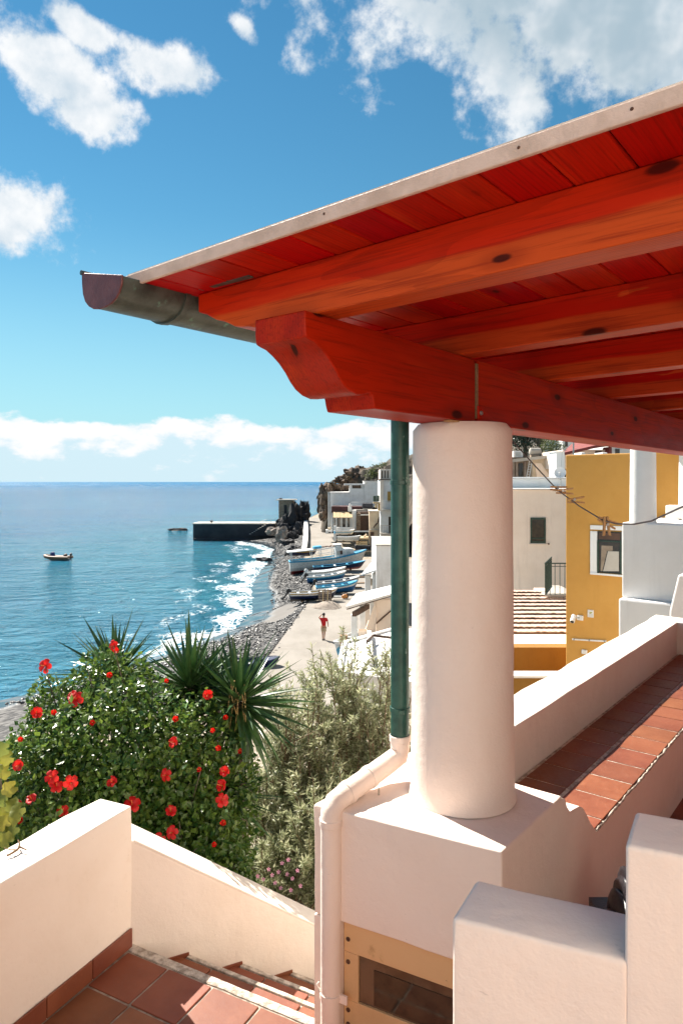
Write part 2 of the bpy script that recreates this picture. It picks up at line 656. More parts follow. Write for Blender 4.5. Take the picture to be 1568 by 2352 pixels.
def tile_mat():
    t = NT('terracotta_tile')
    p = t.pos()
    n1 = t.noise(p, 5.0, 6, 0.6)
    n2 = t.noise(p, 40.0, 5, 0.65)
    c = t.mix(t.ramp(n1, 0.3, 0.7), (0.175, 0.046, 0.017), (0.225, 0.068, 0.028))
    c = t.mix(t.math('MULTIPLY', t.ramp(n2, 0.55, 0.75), 0.4), c, (0.27, 0.10, 0.05))
    c = t.mix(t.math('MULTIPLY', t.ramp(t.noise(p, 2.3, 7, 0.7), 0.6, 0.75), 0.35), c, (0.11, 0.034, 0.018))
    h = t.n('ShaderNodeHueSaturation')
    t.l(c, h.inputs['Color'])
    r = t.rnd()
    t.l(t.ramp(r, 0, 1, 0.84, 1.14, False), h.inputs['Value'])
    t.l(t.ramp(t.math('FRACT', t.math('MULTIPLY', r, 5.3)), 0, 1, 0.493, 0.508, False), h.inputs['Hue'])
    nm = t.bump(t.noise(p, 30.0, 5, 0.6), 0.25, 0.004)
    return t.done(h.outputs[0], t.ramp(n2, 0.2, 0.8, 0.42, 0.66), nm)

M['tile'] = tile_mat()
M['grout'] = simple('cement_grout', (0.44, 0.38, 0.31), (0.20, 0.165, 0.13), 14.0, 0.9, 0.6, 120.0)
M['mortar_white'] = simple('white_mortar', (0.66, 0.59, 0.50), (0.30, 0.25, 0.20), 18.0, 0.9, 0.8, 90.0)
def copper():
    t = NT('patinated_gutter_metal')
    p = t.pos()
    c = t.mix(t.ramp(t.noise(p, 7, 6, 0.65), 0.35, 0.65), (0.042, 0.050, 0.044), (0.085, 0.105, 0.09))
    c = t.mix(t.math('MULTIPLY', t.ramp(t.noise(p, 11, 5, 0.6), 0.60, 0.72), 0.7), c, (0.16, 0.36, 0.27))
    return t.done(c, 0.45, t.bump(t.noise(p, 60, 4, 0.6), 0.25, 0.004), Metallic=0.35)
M['copper'] = copper()
def green_pipe():
    t = NT('green_painted_metal')
    p = t.pos()
    c = t.mix(t.ramp(t.noise(p, 8, 6, 0.65), 0.35, 0.65), (0.014, 0.062, 0.046), (0.030, 0.105, 0.078))
    c = t.mix(t.math('MULTIPLY', t.ramp(t.noise(t.mapv(p, (1, 1, 0.45)), 26, 4, 0.6), 0.68, 0.74), 0.8), c, (0.30, 0.40, 0.35))
    return t.done(c, 0.38, t.bump(t.noise(p, 50, 4, 0.6), 0.2, 0.003))
M['green_pipe'] = green_pipe()
M['maroon_cap'] = simple('maroon_metal', (0.10, 0.024, 0.022), (0.15, 0.045, 0.04), 9, 0.4, 0.2, 70, 0.2)
M['fascia'] = simple('cream_fascia', (0.60, 0.45, 0.375), (0.48, 0.35, 0.28), 7, 0.6, 0.3, 60)
M['steel'] = simple('galvanised_steel', (0.42, 0.42, 0.40), (0.30, 0.29, 0.27), 12, 0.45, 0.1, 90, 0.7)
M['rust'] = simple('rusty_iron', (0.13, 0.055, 0.028), (0.06, 0.025, 0.015), 18, 0.8, 0.3, 90)
M['black'] = simple('black_plastic', (0.010, 0.009, 0.011), (0.02, 0.018, 0.022), 14, 0.35, 0.2, 60)
M['roof_top'] = simple('roof_cover', (0.62, 0.55, 0.48), (0.45, 0.38, 0.32), 3, 0.85, 0.4, 30)
M['dark_glass'] = simple('dark_glass', (0.020, 0.016, 0.012), (0.05, 0.035, 0.022), 6, 0.08, 0.0)
M['dusty_glass'] = simple('dusty_brown_glass', (0.075, 0.045, 0.026), (0.14, 0.085, 0.05), 5, 0.16, 0.05, 20)
M['cap'] = plaster('shaded_wall_top', (0.135, 0.098, 0.092), (0.11, 0.08, 0.075), 0.6, 0.35, 0.3)  # tone of wall tops in shade, the shade put into the colour; unused
M['line'] = simple('grey_cord', (0.16, 0.15, 0.15), None, 1, 0.7)
M['peg'] = simple('peg_wood', (0.52, 0.30, 0.12), (0.40, 0.21, 0.08), 40, 0.6, 0.2, 200)
M['dark_green'] = simple('dark_green_paint', (0.012, 0.035, 0.022), (0.03, 0.06, 0.04), 10, 0.4)
M['pvc'] = simple('white_plastic', (0.76, 0.74, 0.70), (0.66, 0.62, 0.56), 8, 0.45)
# ================================================================== the terrace and its porch
TH = R(38.5)
U = Vector((math.sin(TH), math.cos(TH), 0))        # along the beam
W = Vector((-math.cos(TH), math.sin(TH), 0))       # along the rafters, out to the gutter
O0 = Vector((0.758, 3.838, 0))
UP = Vector((0, 0, 1))

def kq(k, q, z):
    return O0 + U * k + W * q + UP * z

TOPZ = -1.744       # pier and parapet top
SEATZ = -2.14       # tiled bench
FLOORZ = -2.75

# ---- terrace floor
fl = MB().prism([kq(-0.6, -4.0, 0)[:2], kq(9.5, -4.0, 0)[:2], kq(9.5, -0.3, 0)[:2], kq(-0.3, -0.3, 0)[:2]], FLOORZ - 0.3, FLOORZ)
tag(fl.build('terrace_floor', M['tile']), kind='structure')

# ---- house wall behind the porch
hw = thing('house_wall', 'pinkish house wall at the back of the porch', 'wall', kq(3.5, -4.1, FLOORZ))
MB().obox(kq(-1.2, -4.3, FLOORZ - 0.5), U * 11, W * 0.28, UP * 4.6).build('wall', M['pink'], hw, bevel=0.02)
MB().obox(kq(-14.0, -4.3, FLOORZ - 1.5), U * 12.79, W * 0.28, UP * 9.0).build('bounce_facade', M['cream'], hw, bevel=0.02)  # unseen front behind the viewer, added to bounce sunlight onto shaded walls
# upper stair floor where the viewer stands
up_ = MB().prism([kq(-12, -4.0, 0)[:2], kq(-1.9, -4.0, 0)[:2], kq(-1.9, -2.3, 0)[:2], kq(-12, -2.3, 0)[:2]], -3.4, -1.62)
tag(up_.build('upper_landing', M['tile']), kind='structure')

# ---- terrace wall: pier, parapet, bench
tw = thing('terrace_wall', 'pink plastered terrace pier and parapet with a tiled bench', 'wall', kq(0, 0.15, -4.6))
pl_L, pl_F, pl_R, pl_B = kq(-0.622, 0.664, 0), kq(-0.439, -0.344, 0), kq(0.31, -0.344, 0), kq(0.31, 0.664, 0)
PANZ = -2.33
def rough_prism(poly, z0, z1, cell=0.12, amp=0.006):
    """a wall block whose faces are gently uneven, as trowelled plaster is"""
    m = MB().prism(poly, z0, z1)
    bm = bmesh.new()
    vs = [bm.verts.new(p) for p in m.v]
    for f in m.f:
        bm.faces.new([vs[i] for i in f])
    bmesh.ops.recalc_face_normals(bm, faces=bm.faces)
    bmesh.ops.bevel(bm, geom=bm.edges[:] , offset=0.013, segments=3, affect='EDGES', profile=0.6)
    bmesh.ops.triangulate(bm, faces=bm.faces)
    for _ in range(5):
        es = [e for e in bm.edges if e.calc_length() > cell * 1.6]
        if not es:
            break
        bmesh.ops.subdivide_edges(bm, edges=es, cuts=1, use_grid_fill=False)
        bmesh.ops.triangulate(bm, faces=bm.faces)
    bm.normal_update()
    for v in bm.verts:
        v.co += v.normal * (noise.noise(v.co * 2.3) * amp * 1.2 + noise.noise(v.co * 7.0 + Vector((5, 2, 9))) * amp * 0.6)
    out = MB()
    bm.verts.index_update()
    out.add([v.co.copy() for v in bm.verts], [[v.index for v in f.verts] for f in bm.faces])
    bm.free()
    return out

rough_prism([p[:2] for p in (pl_L, pl_F, pl_R, pl_B)], PANZ, TOPZ).build('pier', M['pink'], tw, smooth=40)
e_lf = (pl_F - pl_L).normalized()
n_lf = Vector((e_lf.y, -e_lf.x, 0))          # out of the front face
if n_lf.y > 0:
    n_lf = -n_lf
ins = -n_lf * 0.05
low = MB().prism([p[:2] for p in (pl_L + ins, pl_F + ins, pl_R, pl_B)], -4.6, PANZ - 0.003)
low.build('pier_base', M['pink'], tw, bevel=0.012)
# lower front jamb strip that the pipe runs down
MB().obox(pl_L + UP * -4.6, e_lf * 0.165, -n_lf * 0.06, UP * (PANZ + 4.6 - 0.003)).build('jamb', M['pink'], tw, bevel=0.008)
par = rough_prism([kq(0.30, 0.331, 0)[:2], kq(5.87, 0.331, 0)[:2], kq(5.87, 0.664, 0)[:2], kq(0.30, 0.664, 0)[:2]], -4.4, TOPZ - 0.002, 0.16, 0.008)
par.build('parapet', M['cream'], tw, smooth=40)
ret = rough_prism([kq(5.872, -1.6, 0)[:2], kq(6.2, -1.6, 0)[:2], kq(6.2, 0.664, 0)[:2], kq(5.872, 0.664, 0)[:2]], -4.4, TOPZ + 0.005, 0.2, 0.008)
ret.build('parapet_return', M['cream'], tw, smooth=40)
MB().obox(kq(0.311, -0.344, -4.4), U * 5.56, W * 0.674, UP * (SEATZ - 0.02 + 4.4)).build('bench', M['pink'], tw, bevel=0.006)
# ogee cheek stepping from the pier down to the bench
og = [(0.30, -1.750), (0.345, -1.770), (0.375, -1.825), (0.42, -1.868), (0.50, -1.880), (0.57, -1.893), (0.63, -1.925), (0.69, -1.985), (0.76, -2.065), (0.83, -2.125), (0.88, -2.15)]
MB().extr([kq(-0.2, -0.336, -1.758), kq(0.30, -0.349, -1.756), kq(0.30, -0.349, -2.6), kq(-0.2, -0.336, -2.6)], W * 0.05).build('bench_cheek', M['pink'], tw)
ogp = [kq(k, -0.349, z) for k, z in og] + [kq(0.88, -0.349, -2.6), kq(0.30, -0.349, -2.6)]
MB().extr(ogp, W * 0.075).build('bench_cheek', M['pink'], tw)
# bench tiles, two rows, each its own piece
TS = 0.327
tl = MB().box((0, 0, 0), (TS - 0.014, TS - 0.014, 0.024)).mesh('tile', M['tile'])
tl2 = MB().box((0, 0, 0), (TS - 0.014, 0.30, 0.024)).mesh('tile', M['tile'])
MB().obox(kq(0.315, -0.335, SEATZ - 0.02), U * 5.55, W * 0.66, UP * 0.0225).build('bench_grout', M['mortar_white'], tw)
for row, (q0, me) in enumerate(((-0.185, tl), (0.152, tl2))):
    for i in range(17):
        k = 0.34 + TS * (i + 0.5) - 0.02 * row
        c = kq(k, q0 - 0.002, SEATZ - 0.004 + random.uniform(-0.0012, 0.0012))
        Mx = frame(c, U, W, UP) @ Matrix.Rotation(random.uniform(-0.006, 0.006), 4, 'Z')
        place('tile', me, tw, Mx, 0.004)
# ragged white mortar nosing along the bench edge
nm_ = MB()
pts, rad = [], []
for i in range(120):
    k = 0.86 + i * 0.042
    pts.append(kq(k, -0.349 + random.uniform(-0.004, 0.004), SEATZ - 0.009 + random.uniform(-0.003, 0.003)))
    rad.append(random.uniform(0.008, 0.014))
nm_.tube(pts, rad, 6)
nm_.build('mortar_nosing', M['mortar_white'], tw, smooth=60)
# access panel low on the pier front
pn = MB().obox(pl_L + e_lf * 0.17 + ins + UP * -2.36 + n_lf * 0.001, e_lf * 0.80, n_lf * 0.012, UP * 0.027)
def fpt(m, z, out=0.0):
    return pl_L + e_lf * m + ins + n_lf * out + UP * z
pan = MB()
pan.obox(fpt(0.168, -2.494), e_lf * 0.85, n_lf * 0.022, UP * 0.160)
pan.obox(fpt(0.168, -2.747), e_lf * 0.085, n_lf * 0.022, UP * 0.2525)
pan.obox(fpt(0.168, -2.93), e_lf * 0.85, n_lf * 0.022, UP * 0.1825)
pan.obox(fpt(0.955, -2.747), e_lf * 0.063, n_lf * 0.022, UP * 0.2525)
pano = pan.build('access_panel', M['tan_board'], tw, bevel=0.003)
pn.build('panel_lintel', M['tan_board'], tw)
MB().obox(fpt(0.25, -2.75, 0.002), e_lf * 0.708, n_lf * 0.006, UP * 0.258).build('pane', M['dusty_glass'], pano)
tz = MB().obox(fpt(0.34, -2.735, 0.0085), e_lf * 0.6, n_lf * 0.003, UP * 0.185)
tz.build('inner_pane', M['dark_glass'], pano)
scr = MB().lathe([(0.001, 0), (0.012, 0.001), (0.012, 0.004), (0.005, 0.007)], n=12).mesh('screw', M['rust'], 40)
for m_, z_ in ((0.195, -2.425), (0.195, -2.545), (0.195, -2.80), (0.195, -2.875)):
    place('screw', scr, pano, frame(fpt(m_, z_, 0.0225), e_lf, UP, n_lf))

# ================================================================== the porch
po = thing('porch', 'red timber porch roof resting on a thick round pink column', 'porch', kq(0, 0.11, TOPZ))
# column: slightly uneven, swelling to its foot
cc = kq(0, 0.105, 0)
ring = []
NZ, NA = 60, 72
for i in range(NZ + 1):
    t = i / NZ
    z = TOPZ + 0.002 + t * (0.318 - TOPZ)
    r = 0.286 - 0.013 * t
    if t > 0.985:
        r -= 0.028 * ((t - 0.985) / 0.015) ** 2
    if t < 0.02:
        r += 0.012 * (1 - t / 0.02)
    row = []
    for j in range(NA):
        a = 2 * math.pi * j / NA
        d = Vector((math.cos(a), math.sin(a), 0))
        rr = r + 0.0035 * noise.noise(Vector((d.x * 1.6, d.y * 1.6, z * 1.1))) + 0.0022 * noise.noise(Vector((d.x * 4, d.y * 4, z * 4)))
        row.append(cc + d * rr + UP * z)
    ring.append(row)
MB().loft(ring).build('column', M['pink'], po, smooth=50)
# second column of the porch, off to the right
ring2 = [[kq(7.6, 0.105, 0) + Vector((math.cos(6.2832 * j / 40), math.sin(6.2832 * j / 40), 0)) * (0.286 - 0.013 * t) + UP * (TOPZ - 1 + t * (0.318 - TOPZ + 1)) for j in range(40)] for t in (0, 0.25, 0.5, 0.75, 1)]
MB().loft(ring2).build('column', M['pink'], po, smooth=50)

# beam with carved ogee end, joint over the column
BZ0, BZ1, BW = 0.323, 0.669, 0.275
prof = [(-1.446, BZ1), (-1.446, 0.600), (-1.440, 0.566), (-1.415, 0.558), (-1.385, 0.552), (-1.345, 0.532), (-1.305, 0.506), (-1.265, 0.470), (-1.235, 0.435), (-1.20, 0.405),
        (-1.155, 0.383), (-1.105, 0.373), (-1.06, 0.376), (-1.03, 0.386), (-1.012, 0.390), (-1.0, 0.383), (-0.992, 0.352), (-0.980, BZ0)]
K_J = -0.035
def beam_part(k0, k1, profile=None):
    m = MB()
    if profile:
        p2 = [(k - k0, z - BZ0) for k, z in profile] + [(k1 - k0, 0), (k1 - k0, BZ1 - BZ0)]
    else:
        p2 = [(0, BZ1 - BZ0), (0, 0), (k1 - k0, 0), (k1 - k0, BZ1 - BZ0)]
    m.extr([(x, 0, z) for x, z in p2], (0, BW, 0))
    return m.mesh('beam', M['red_wood'], 28)
bm1 = place('beam', beam_part(-1.446, K_J - 0.012, prof), po, frame(kq(-1.446, 0, BZ0), U, W, UP), 0.006)
bm2 = place('beam', beam_part(K_J + 0.024, 9.0), po, frame(kq(K_J + 0.024, 0, BZ0), U, W, UP), 0.006)
ORG[bm1] = ORG[po]
st = MB().box((0, 0, 0), (0.020, 0.25, 0.30)).mesh('joint_strip', M['old_wood'])
place('joint_strip', st, po, frame(kq(K_J + 0.008, 0.122, BZ0 + 0.175), U, W, UP))
MB().obox(kq(K_J + 0.003, -0.012, BZ0 + 0.02), U * 0.045, W * 0.011, UP * 0.075).build('joint_plate', M['red_wood'], po, bevel=0.004)
bo = MB().lathe([(0.001, 0.012), (0.010, 0.010), (0.013, 0.004), (0.013, 0)], n=10).mesh('bolt', M['steel'], 40)
place('bolt', bo, po, frame(kq(K_J + 0.028, -0.012, BZ0 + 0.055), U, UP, -W))
# thin wedge shims between beam and column
MB().obox(kq(-0.30, 0.0, BZ0 - 0.009), U * 0.22, W * 0.05, UP * 0.008).build('shim', M['peg'], po)

# rafters, each with a carved tail
SL = 0.022
vd = (W - UP * SL).normalized()
vn = UP * 1.0 + W * SL
vn.normalize()
def raf_mesh():
    # local x runs out to the gutter, z up, from q=-5 to the tail at q=0.7155
    L = 5.0
    tail = [(-L, 0.0), (0.355, 0.0), (0.39, 0.010), (0.44, 0.018), (0.475, 0.024), (0.51, 0.042), (0.545, 0.058), (0.60, 0.075), (0.66, 0.108), (0.7155, 0.128), (0.7155, 0.210), (-L, 0.210)]
    m = MB().extr([(x, 0, z) for x, z in tail], (0, -0.14, 0))
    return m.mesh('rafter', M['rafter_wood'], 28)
rme = raf_mesh()
raf_k = [-1.373, -0.215, 0.975, 2.20, 3.45, 4.70, 5.95, 7.2, 8.4]
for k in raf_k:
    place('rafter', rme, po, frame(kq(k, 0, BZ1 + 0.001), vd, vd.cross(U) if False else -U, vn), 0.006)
# ceiling boards
PW = 0.187
K0 = -1.64
bme = MB()
bl_ = 9.0 - K0 + 0.2
bme.extr([(0, 0.0015, 0.006), (0, 0.007, 0), (0, PW - 0.007, 0), (0, PW - 0.0015, 0.006), (0, PW - 0.0015, 0.026), (0, 0.0015, 0.026)], (bl_, 0, 0))
bmesh_board = bme.mesh('ceiling_board', M['red_wood'])
q = 0.845 - PW
while q > -5.0:
    z = BZ1 + 0.212 - SL * q
    place('ceiling_board', bmesh_board, po, frame(kq(K0, q, z), U, vd, vn))
    q -= PW
MB().obox(kq(K0 - 0.005, 0.87, BZ1 + 0.2405 - SL * 0.87), U * bl_, -vd * 5.9, vn * 0.03).build('roof_cover', M['roof_top'], po)
MB().obox(kq(K0 - 0.024, 0.868, BZ1 + 0.206 - SL * 0.868), U * 0.018, -vd * 5.9, vn * 0.052).build('fascia', M['fascia'], po, bevel=0.004)
fsc = MB().lathe([(0.001, 0.002), (0.004, 0.0015), (0.005, 0)], n=8).mesh('nail', M['rust'], 40)
for q in (-0.28, -0.98, -1.28):
    place('nail', fsc, po, frame(kq(K0 - 0.0245, q, BZ1 + 0.234 - SL * q), W, UP, -U))
MB().obox(kq(K0 - 0.006, 0.846, BZ1 + 0.180), U * 1.2, W * 0.022, UP * 0.062).build('eave_strip', M['fascia'], po)

# gutter along the eave
gut = [(0.755, 0.868), (0.758, 0.838), (0.775, 0.805), (0.80, 0.782), (0.835, 0.766), (0.875, 0.758), (0.92, 0.757), (0.965, 0.765), (1.0, 0.782), (1.028, 0.808), (1.045, 0.845), (1.052, 0.89), (1.054, 0.930)]
GK0, GK1 = -1.745, 8.9
gm = MB()
inner = [(0.755 + (q_ - 0.905) * 0.955 + 0.15, z_ + 0.006) for q_, z_ in gut]
def gring(k, pr):
    return [kq(k, q_, z_ - 0.002 * (k - GK0)) for q_, z_ in pr]
loop = gut + [(q_ + (0.905 - q_) * 0.03, z_ + 0.004) for q_, z_ in gut[::-1]]
gm.loft([gring(k, loop) for k in (GK0, -1.2, 0, 2, 4, 6, GK1)])
gut_o = gm.build('gutter', M['copper'], po, smooth=45)
cap = MB().extr([kq(GK0 - 0.012, q_, z_) for q_, z_ in [(0.75, 0.872)] + [(0.905 + (q_ - 0.905) * 1.03, z_ - 0.004 if z_ < 0.86 else z_) for q_, z_ in gut] + [(1.05, 0.936)]], U * 0.010)
cap.build('end_cap', M['maroon_cap'], gut_o, bevel=0.004)
MB().tube([kq(GK0 - 0.014, 1.058, 0.938), kq(GK1, 1.058, 0.915)], 0.011, 10).build('bead', M['copper'], gut_o, smooth=60)
for kk in (-1.42, -0.2, 1.0):
    s_ = MB()
    outer = [(0.905 + (q_ - 0.905) * 1.07, 0.87 + (z_ - 0.87) * 1.09 if z_ < 0.87 else z_) for q_, z_ in gut]
    inn = [(0.905 + (q_ - 0.905) * 1.005, 0.87 + (z_ - 0.87) * 1.005 if z_ < 0.87 else z_) for q_, z_ in gut]
    lp = outer + inn[::-1]
    s_.loft([[kq(kk, q_, z_) for q_, z_ in lp], [kq(kk + 0.03, q_, z_) for q_, z_ in lp]])
    s_.obox(kq(kk, 0.76, 0.868), U * 0.03, -W * 0.42, UP * 0.008)
    s_.build('bracket', M['copper'], gut_o, smooth=45)

# ---- downpipe: green metal above, plastered pipe below
GP = at(918, 1107, 4.10)
dp = thing('downpipe', 'rain downpipe beside the column, green above and pale pink below', 'pipe', (GP.x, GP.y, -4.5))
g0, g1 = Vector((GP.x, GP.y, (HY - 1690) / F * 4.1)), Vector((GP.x, GP.y, 0.74))
MB().tube([g0, g0.lerp(g1, 0.3), g0.lerp(g1, 0.7), g1], 0.054, 20).build('green_section', M['green_pipe'], dp, smooth=40)
for py in (1108, 1628):
    z_ = (HY - py) / F * 4.1
    c_ = MB().lathe([(0.054, -0.014), (0.0585, -0.013), (0.0585, 0.013), (0.054, 0.014)], (GP.x, GP.y, z_), 20)
    c_.box((GP.x + 0.005, GP.y - 0.064, z_), (0.03, 0.022, 0.02))
    c_.build('clamp', M['green_pipe'], dp, smooth=40)
lowc = at(760, 1840, 3.70)
LX, LY = lowc.x, lowc.y
zA = (HY - 1690) / F * 4.1 + 0.008
path = [Vector((GP.x, GP.y, zA)), Vector((GP.x, GP.y, zA - 0.10)), Vector((GP.x - 0.002, GP.y - 0.002, zA - 0.145))]
A = Vector((GP.x, GP.y, -1.60))
B = Vector((LX, LY, -1.66))
p0 = Vector((GP.x, GP.y, zA - 0.145))
p_el1 = at(893, 1752, 4.06)
p_el2 = at(782, 1832, 3.76)
path = [Vector((GP.x, GP.y, zA)), Vector((GP.x, GP.y, p_el1.z + 0.075)), Vector((GP.x - 0.006, GP.y - 0.003, p_el1.z + 0.03)), p_el1.lerp(p_el2, 0.06), p_el1.lerp(p_el2, 0.35), p_el1.lerp(p_el2, 0.65), p_el1.lerp(p_el2, 0.90)]
endz = p_el2.z
path += [Vector((LX + 0.02, LY + 0.02, endz - 0.010)), Vector((LX + 0.003, LY + 0.003, endz - 0.05)), Vector((LX, LY, endz - 0.10))]
MB().tube(path, 0.058, 20).build('elbow_section', M['pink'], dp, smooth=50)
MB().tube([Vector((LX, LY, endz - 0.095)), Vector((LX, LY, -3.2)), Vector((LX, LY, -4.5))], 0.056, 20).build('lower_section', M['pink'], dp, smooth=50)
col_ = MB()
def collar(c, ax, r=0.063, h=0.02):
    c, ax = Vector(c), Vector(ax).normalized()
    return MB().tube([c - ax * h, c - ax * h * 0.8, c + ax * h * 0.8, c + ax * h], [r * 0.93, r, r, r * 0.93], 20)
ax_ = (p_el2 - p_el1)
for t_ in (0.42, 0.86):
    collar(p_el1.lerp(p_el2, t_), ax_).build('collar', M['pink'], dp, smooth=40)
collar((LX, LY, endz - 0.10), UP, 0.0625).build('collar', M['pink'], dp, smooth=40)
collar((GP.x, GP.y, zA - 0.02), UP, 0.0625).build('collar', M['pink'], dp, smooth=40)
rg = MB()
rc = p_el1.lerp(p_el2, 0.42) + Vector((0.05, -0.05, -0.075))
rg.tube([rc + Vector((0.0, 0, 0.03)), rc, rc + Vector((-0.005, 0, -0.05))], 0.006, 6)
rg.build('hook', M['mortar_white'], dp, smooth=60)
# pipe clip near the bottom
cz = (HY - 2295) / F * 3.66
cl = MB().lathe([(0.0565, -0.016), (0.061, -0.015), (0.061, 0.015), (0.0565, 0.016)], (LX, LY, cz), 20)
cl.obox(Vector((LX, LY, cz)) + e_lf * 0.05 - UP * 0.022, e_lf * 0.05, n_lf * 0.012, UP * 0.044)
cl.build('clip', M['pink'], dp, smooth=40)
tiec = Vector((LX, LY, cz + 0.035)) - e_lf * 0.062 + n_lf * 0.02
tm = MB().tube([tiec + Vector((0, 0, 0.02)), tiec + Vector((-0.012, 0, 0.006)), tiec + Vector((-0.004, 0, -0.012)), tiec + Vector((0.006, 0, -0.05))], 0.004, 6)
tm.tube([tiec + Vector((0, 0, -0.012)), tiec + Vector((0.016, -0.004, -0.04))], 0.003, 6)
tm.build('cord', M['pvc'], dp, smooth=60)

# ================================================================== lower landing, stairs and their walls
LZ = -2.95
K = Vector((-1.331, 4.436, 0))                   # inner corner at the head of the stairs
S = Vector((math.sin(R(25.8)), math.cos(R(25.8)), 0))
NW = Vector((math.cos(R(27.5)), -math.sin(R(27.5)), 0))   # along the nosing, to the right and near
T = Vector((0.9135, 0.4067, 0)).normalized()         # along the wall beside the steps
landing = MB()
landing.prism([(K - S * 0.0)[:2], (K + NW * 2.6)[:2], (K + NW * 2.6 - S * 4.6)[:2], (K - S * 4.6)[:2]], LZ - 0.4, LZ - 0.006)
lo = tag(landing.build('landing', M['grout'], loc=(0, 3, LZ)), kind='structure')
ORG[lo] = Vector((0, 3, LZ))
TS2 = 0.333
t2 = MB().box((0, 0, 0), (TS2 - 0.016, TS2 - 0.016, 0.022)).mesh('tile', M['tile'])
for i in range(7):
    for j in range(11):
        c = K + NW * (TS2 * (i + 0.5) + 0.012) - S * (TS2 * (j + 0.5) + 0.055)
        c.z = LZ - 0.009 + random.uniform(-0.0015, 0.0015)
        place('tile', t2, lo, frame(c, NW, S - NW * S.dot(NW), UP) @ Matrix.Rotation(random.uniform(-0.006, 0.006), 4, 'Z'), 0.004)
ns_ = MB()
rows = []
for i in range(66):
    p = K + NW * (0.04 * i)
    w_ = 0.046 + 0.006 * noise.noise(Vector((i * 0.4, 1, 2)))
    z_ = LZ + 0.004 + 0.003 * noise.noise(Vector((i * 0.5, 7, 2)))
    rows.append([p - S * w_ + UP * (LZ - 0.03), p - S * w_ + UP * (z_ - 0.004), p - S * (w_ - 0.008) + UP * z_, p + S * 0.006 + UP * z_, p + S * 0.012 + UP * (z_ - 0.006), p + S * 0.012 + UP * (LZ - 0.05)])
ns_.loft(rows)
ns_.build('nosing', M['mortar_white'], lo, smooth=40)

sw = thing('staircase', 'terracotta tiled steps going down from the landing along the cream wall', 'stairs', K + T * 0.9 + UP * (LZ - 1.2))
RS, TR = 0.16, 0.36
for i in range(1, 8):
    p = K + T * (TR * i)
    b_ = K + T * (TR * (i - 1))
    z = LZ - RS * i
    MB().prism([(b_ - S * 0.02)[:2], (b_ + NW * 2.3 - S * 0.02)[:2], (p + NW * 2.3)[:2], p[:2]], z - 0.5, z - 0.012).build('step', M['grout'], sw)
    wid = (p - b_).dot(S - NW * S.dot(NW))
    t3 = MB().box((0, 0, 0), (TS2 - 0.014, wid - 0.055, 0.02)).mesh('tile', M['tile']) if i == 1 else t3
    for j in range(6):
        sh = T.dot(NW) * TR
        c = b_ + NW * (TS2 * (j + 0.5) + sh * 0.5) + S * (wid * 0.5 - 0.012)
        c.z = z - 0.009
        place('tile', t3, sw, frame(c, NW, S - NW * S.dot(NW), UP), 0.003)
    MB().obox(p - S * 0.026 + UP * (z - 0.03), NW * 2.3, S * 0.030, UP * 0.032).build('nosing', M['mortar_white'], sw, bevel=0.004)
    # triangular skirting piece against the wall
    a0 = b_ + T * 0.0 - Vector((T.y, -T.x, 0)) * -0.0
    nT = Vector((T.y, -T.x, 0))
    MB().extr([b_ + UP * (z - 0.01), p + UP * (z - 0.01), p + UP * (z + 0.020), b_ + T * 0.015 + UP * (z + 0.012)], nT * 0.012).build('skirting', M['tile'], sw, bevel=0.002)

stw = thing('stair_wall', 'cream plastered stair parapet, level at left then sloping down', 'wall', K - S * 1.0 + UP * (LZ - 2))
SO = Vector((-S.y, S.x, 0))        # outwards to the left
WT_ = 0.27
wl_poly = [(K - S * 4.6)[:2], K[:2], (K + SO * WT_)[:2], (K - S * 4.6 + SO * WT_)[:2]]
rough_prism(wl_poly, LZ - 2.2, -2.06, 0.14, 0.009).build('level_parapet', M['cream'], stw, smooth=42)
nT = Vector((-T.y, T.x, 0))
ends = K + T * 2.6
sl0, slope = -2.285, 0.69
pp = [K + T * -0.10 + UP * (LZ - 2.2), ends + UP * (LZ - 2.2), ends + UP * (sl0 - slope * 2.6), K + T * 0.0 + UP * sl0, K + T * -0.10 + UP * sl0]
MB().extr(pp, nT * 0.25).build('sloping_parapet', M['cream'], stw, bevel=0.014, seg=3)
MB().extr([K + T * 0.01 + nT * -0.003 + UP * (sl0 - 0.012), ends + nT * -0.003 + UP * (sl0 - slope * 2.6 - 0.012), ends + nT * -0.003 + UP * (sl0 - slope * 2.6 + 0.006), K + T * 0.01 + nT * -0.003 + UP * (sl0 + 0.006)], nT * 0.256).build('coping_line', M['cream'], stw, bevel=0.005)
sk = MB().box((0, 0, 0), (0.012, TS2 - 0.006, 0.118)).mesh('skirting_tile', M['tile'])
for j in range(12):
    c = K - SO * 0.008 - S * (TS2 * (j + 0.5) - 0.09 + 0.10) + UP * (LZ + 0.061)
    place('skirting_tile', sk, stw, frame(c, -SO, S, UP), 0.003)

# dead twig lying on the level parapet
tg = thing('twig', 'dry grey forked twig lying on the cream parapet at the left edge', 'twig', on(30, 1952, -2.055))
tz_ = -2.048
def tp(px, py, dz=0.0):
    p_ = on(px, py, tz_)
    p_.z += dz
    return p_
m_ = MB().tube([tp(16, 1966), tp(30, 1961, 0.006), tp(40, 1955, 0.008), tp(46, 1950, 0.012), tp(62, 1954, 0.004)], [0.005, 0.006, 0.007, 0.006, 0.003], 6)
m_.tube([tp(43, 1953, 0.008), tp(46, 1946, 0.02), tp(42, 1939, 0.024)], [0.006, 0.005, 0.003], 6)
m_.tube([tp(40, 1955, 0.008), tp(26, 1957, 0.012), tp(10, 1951, 0.008)], [0.004, 0.003, 0.002], 5)
m_.build('branch', M['old_wood'], tg, smooth=60)

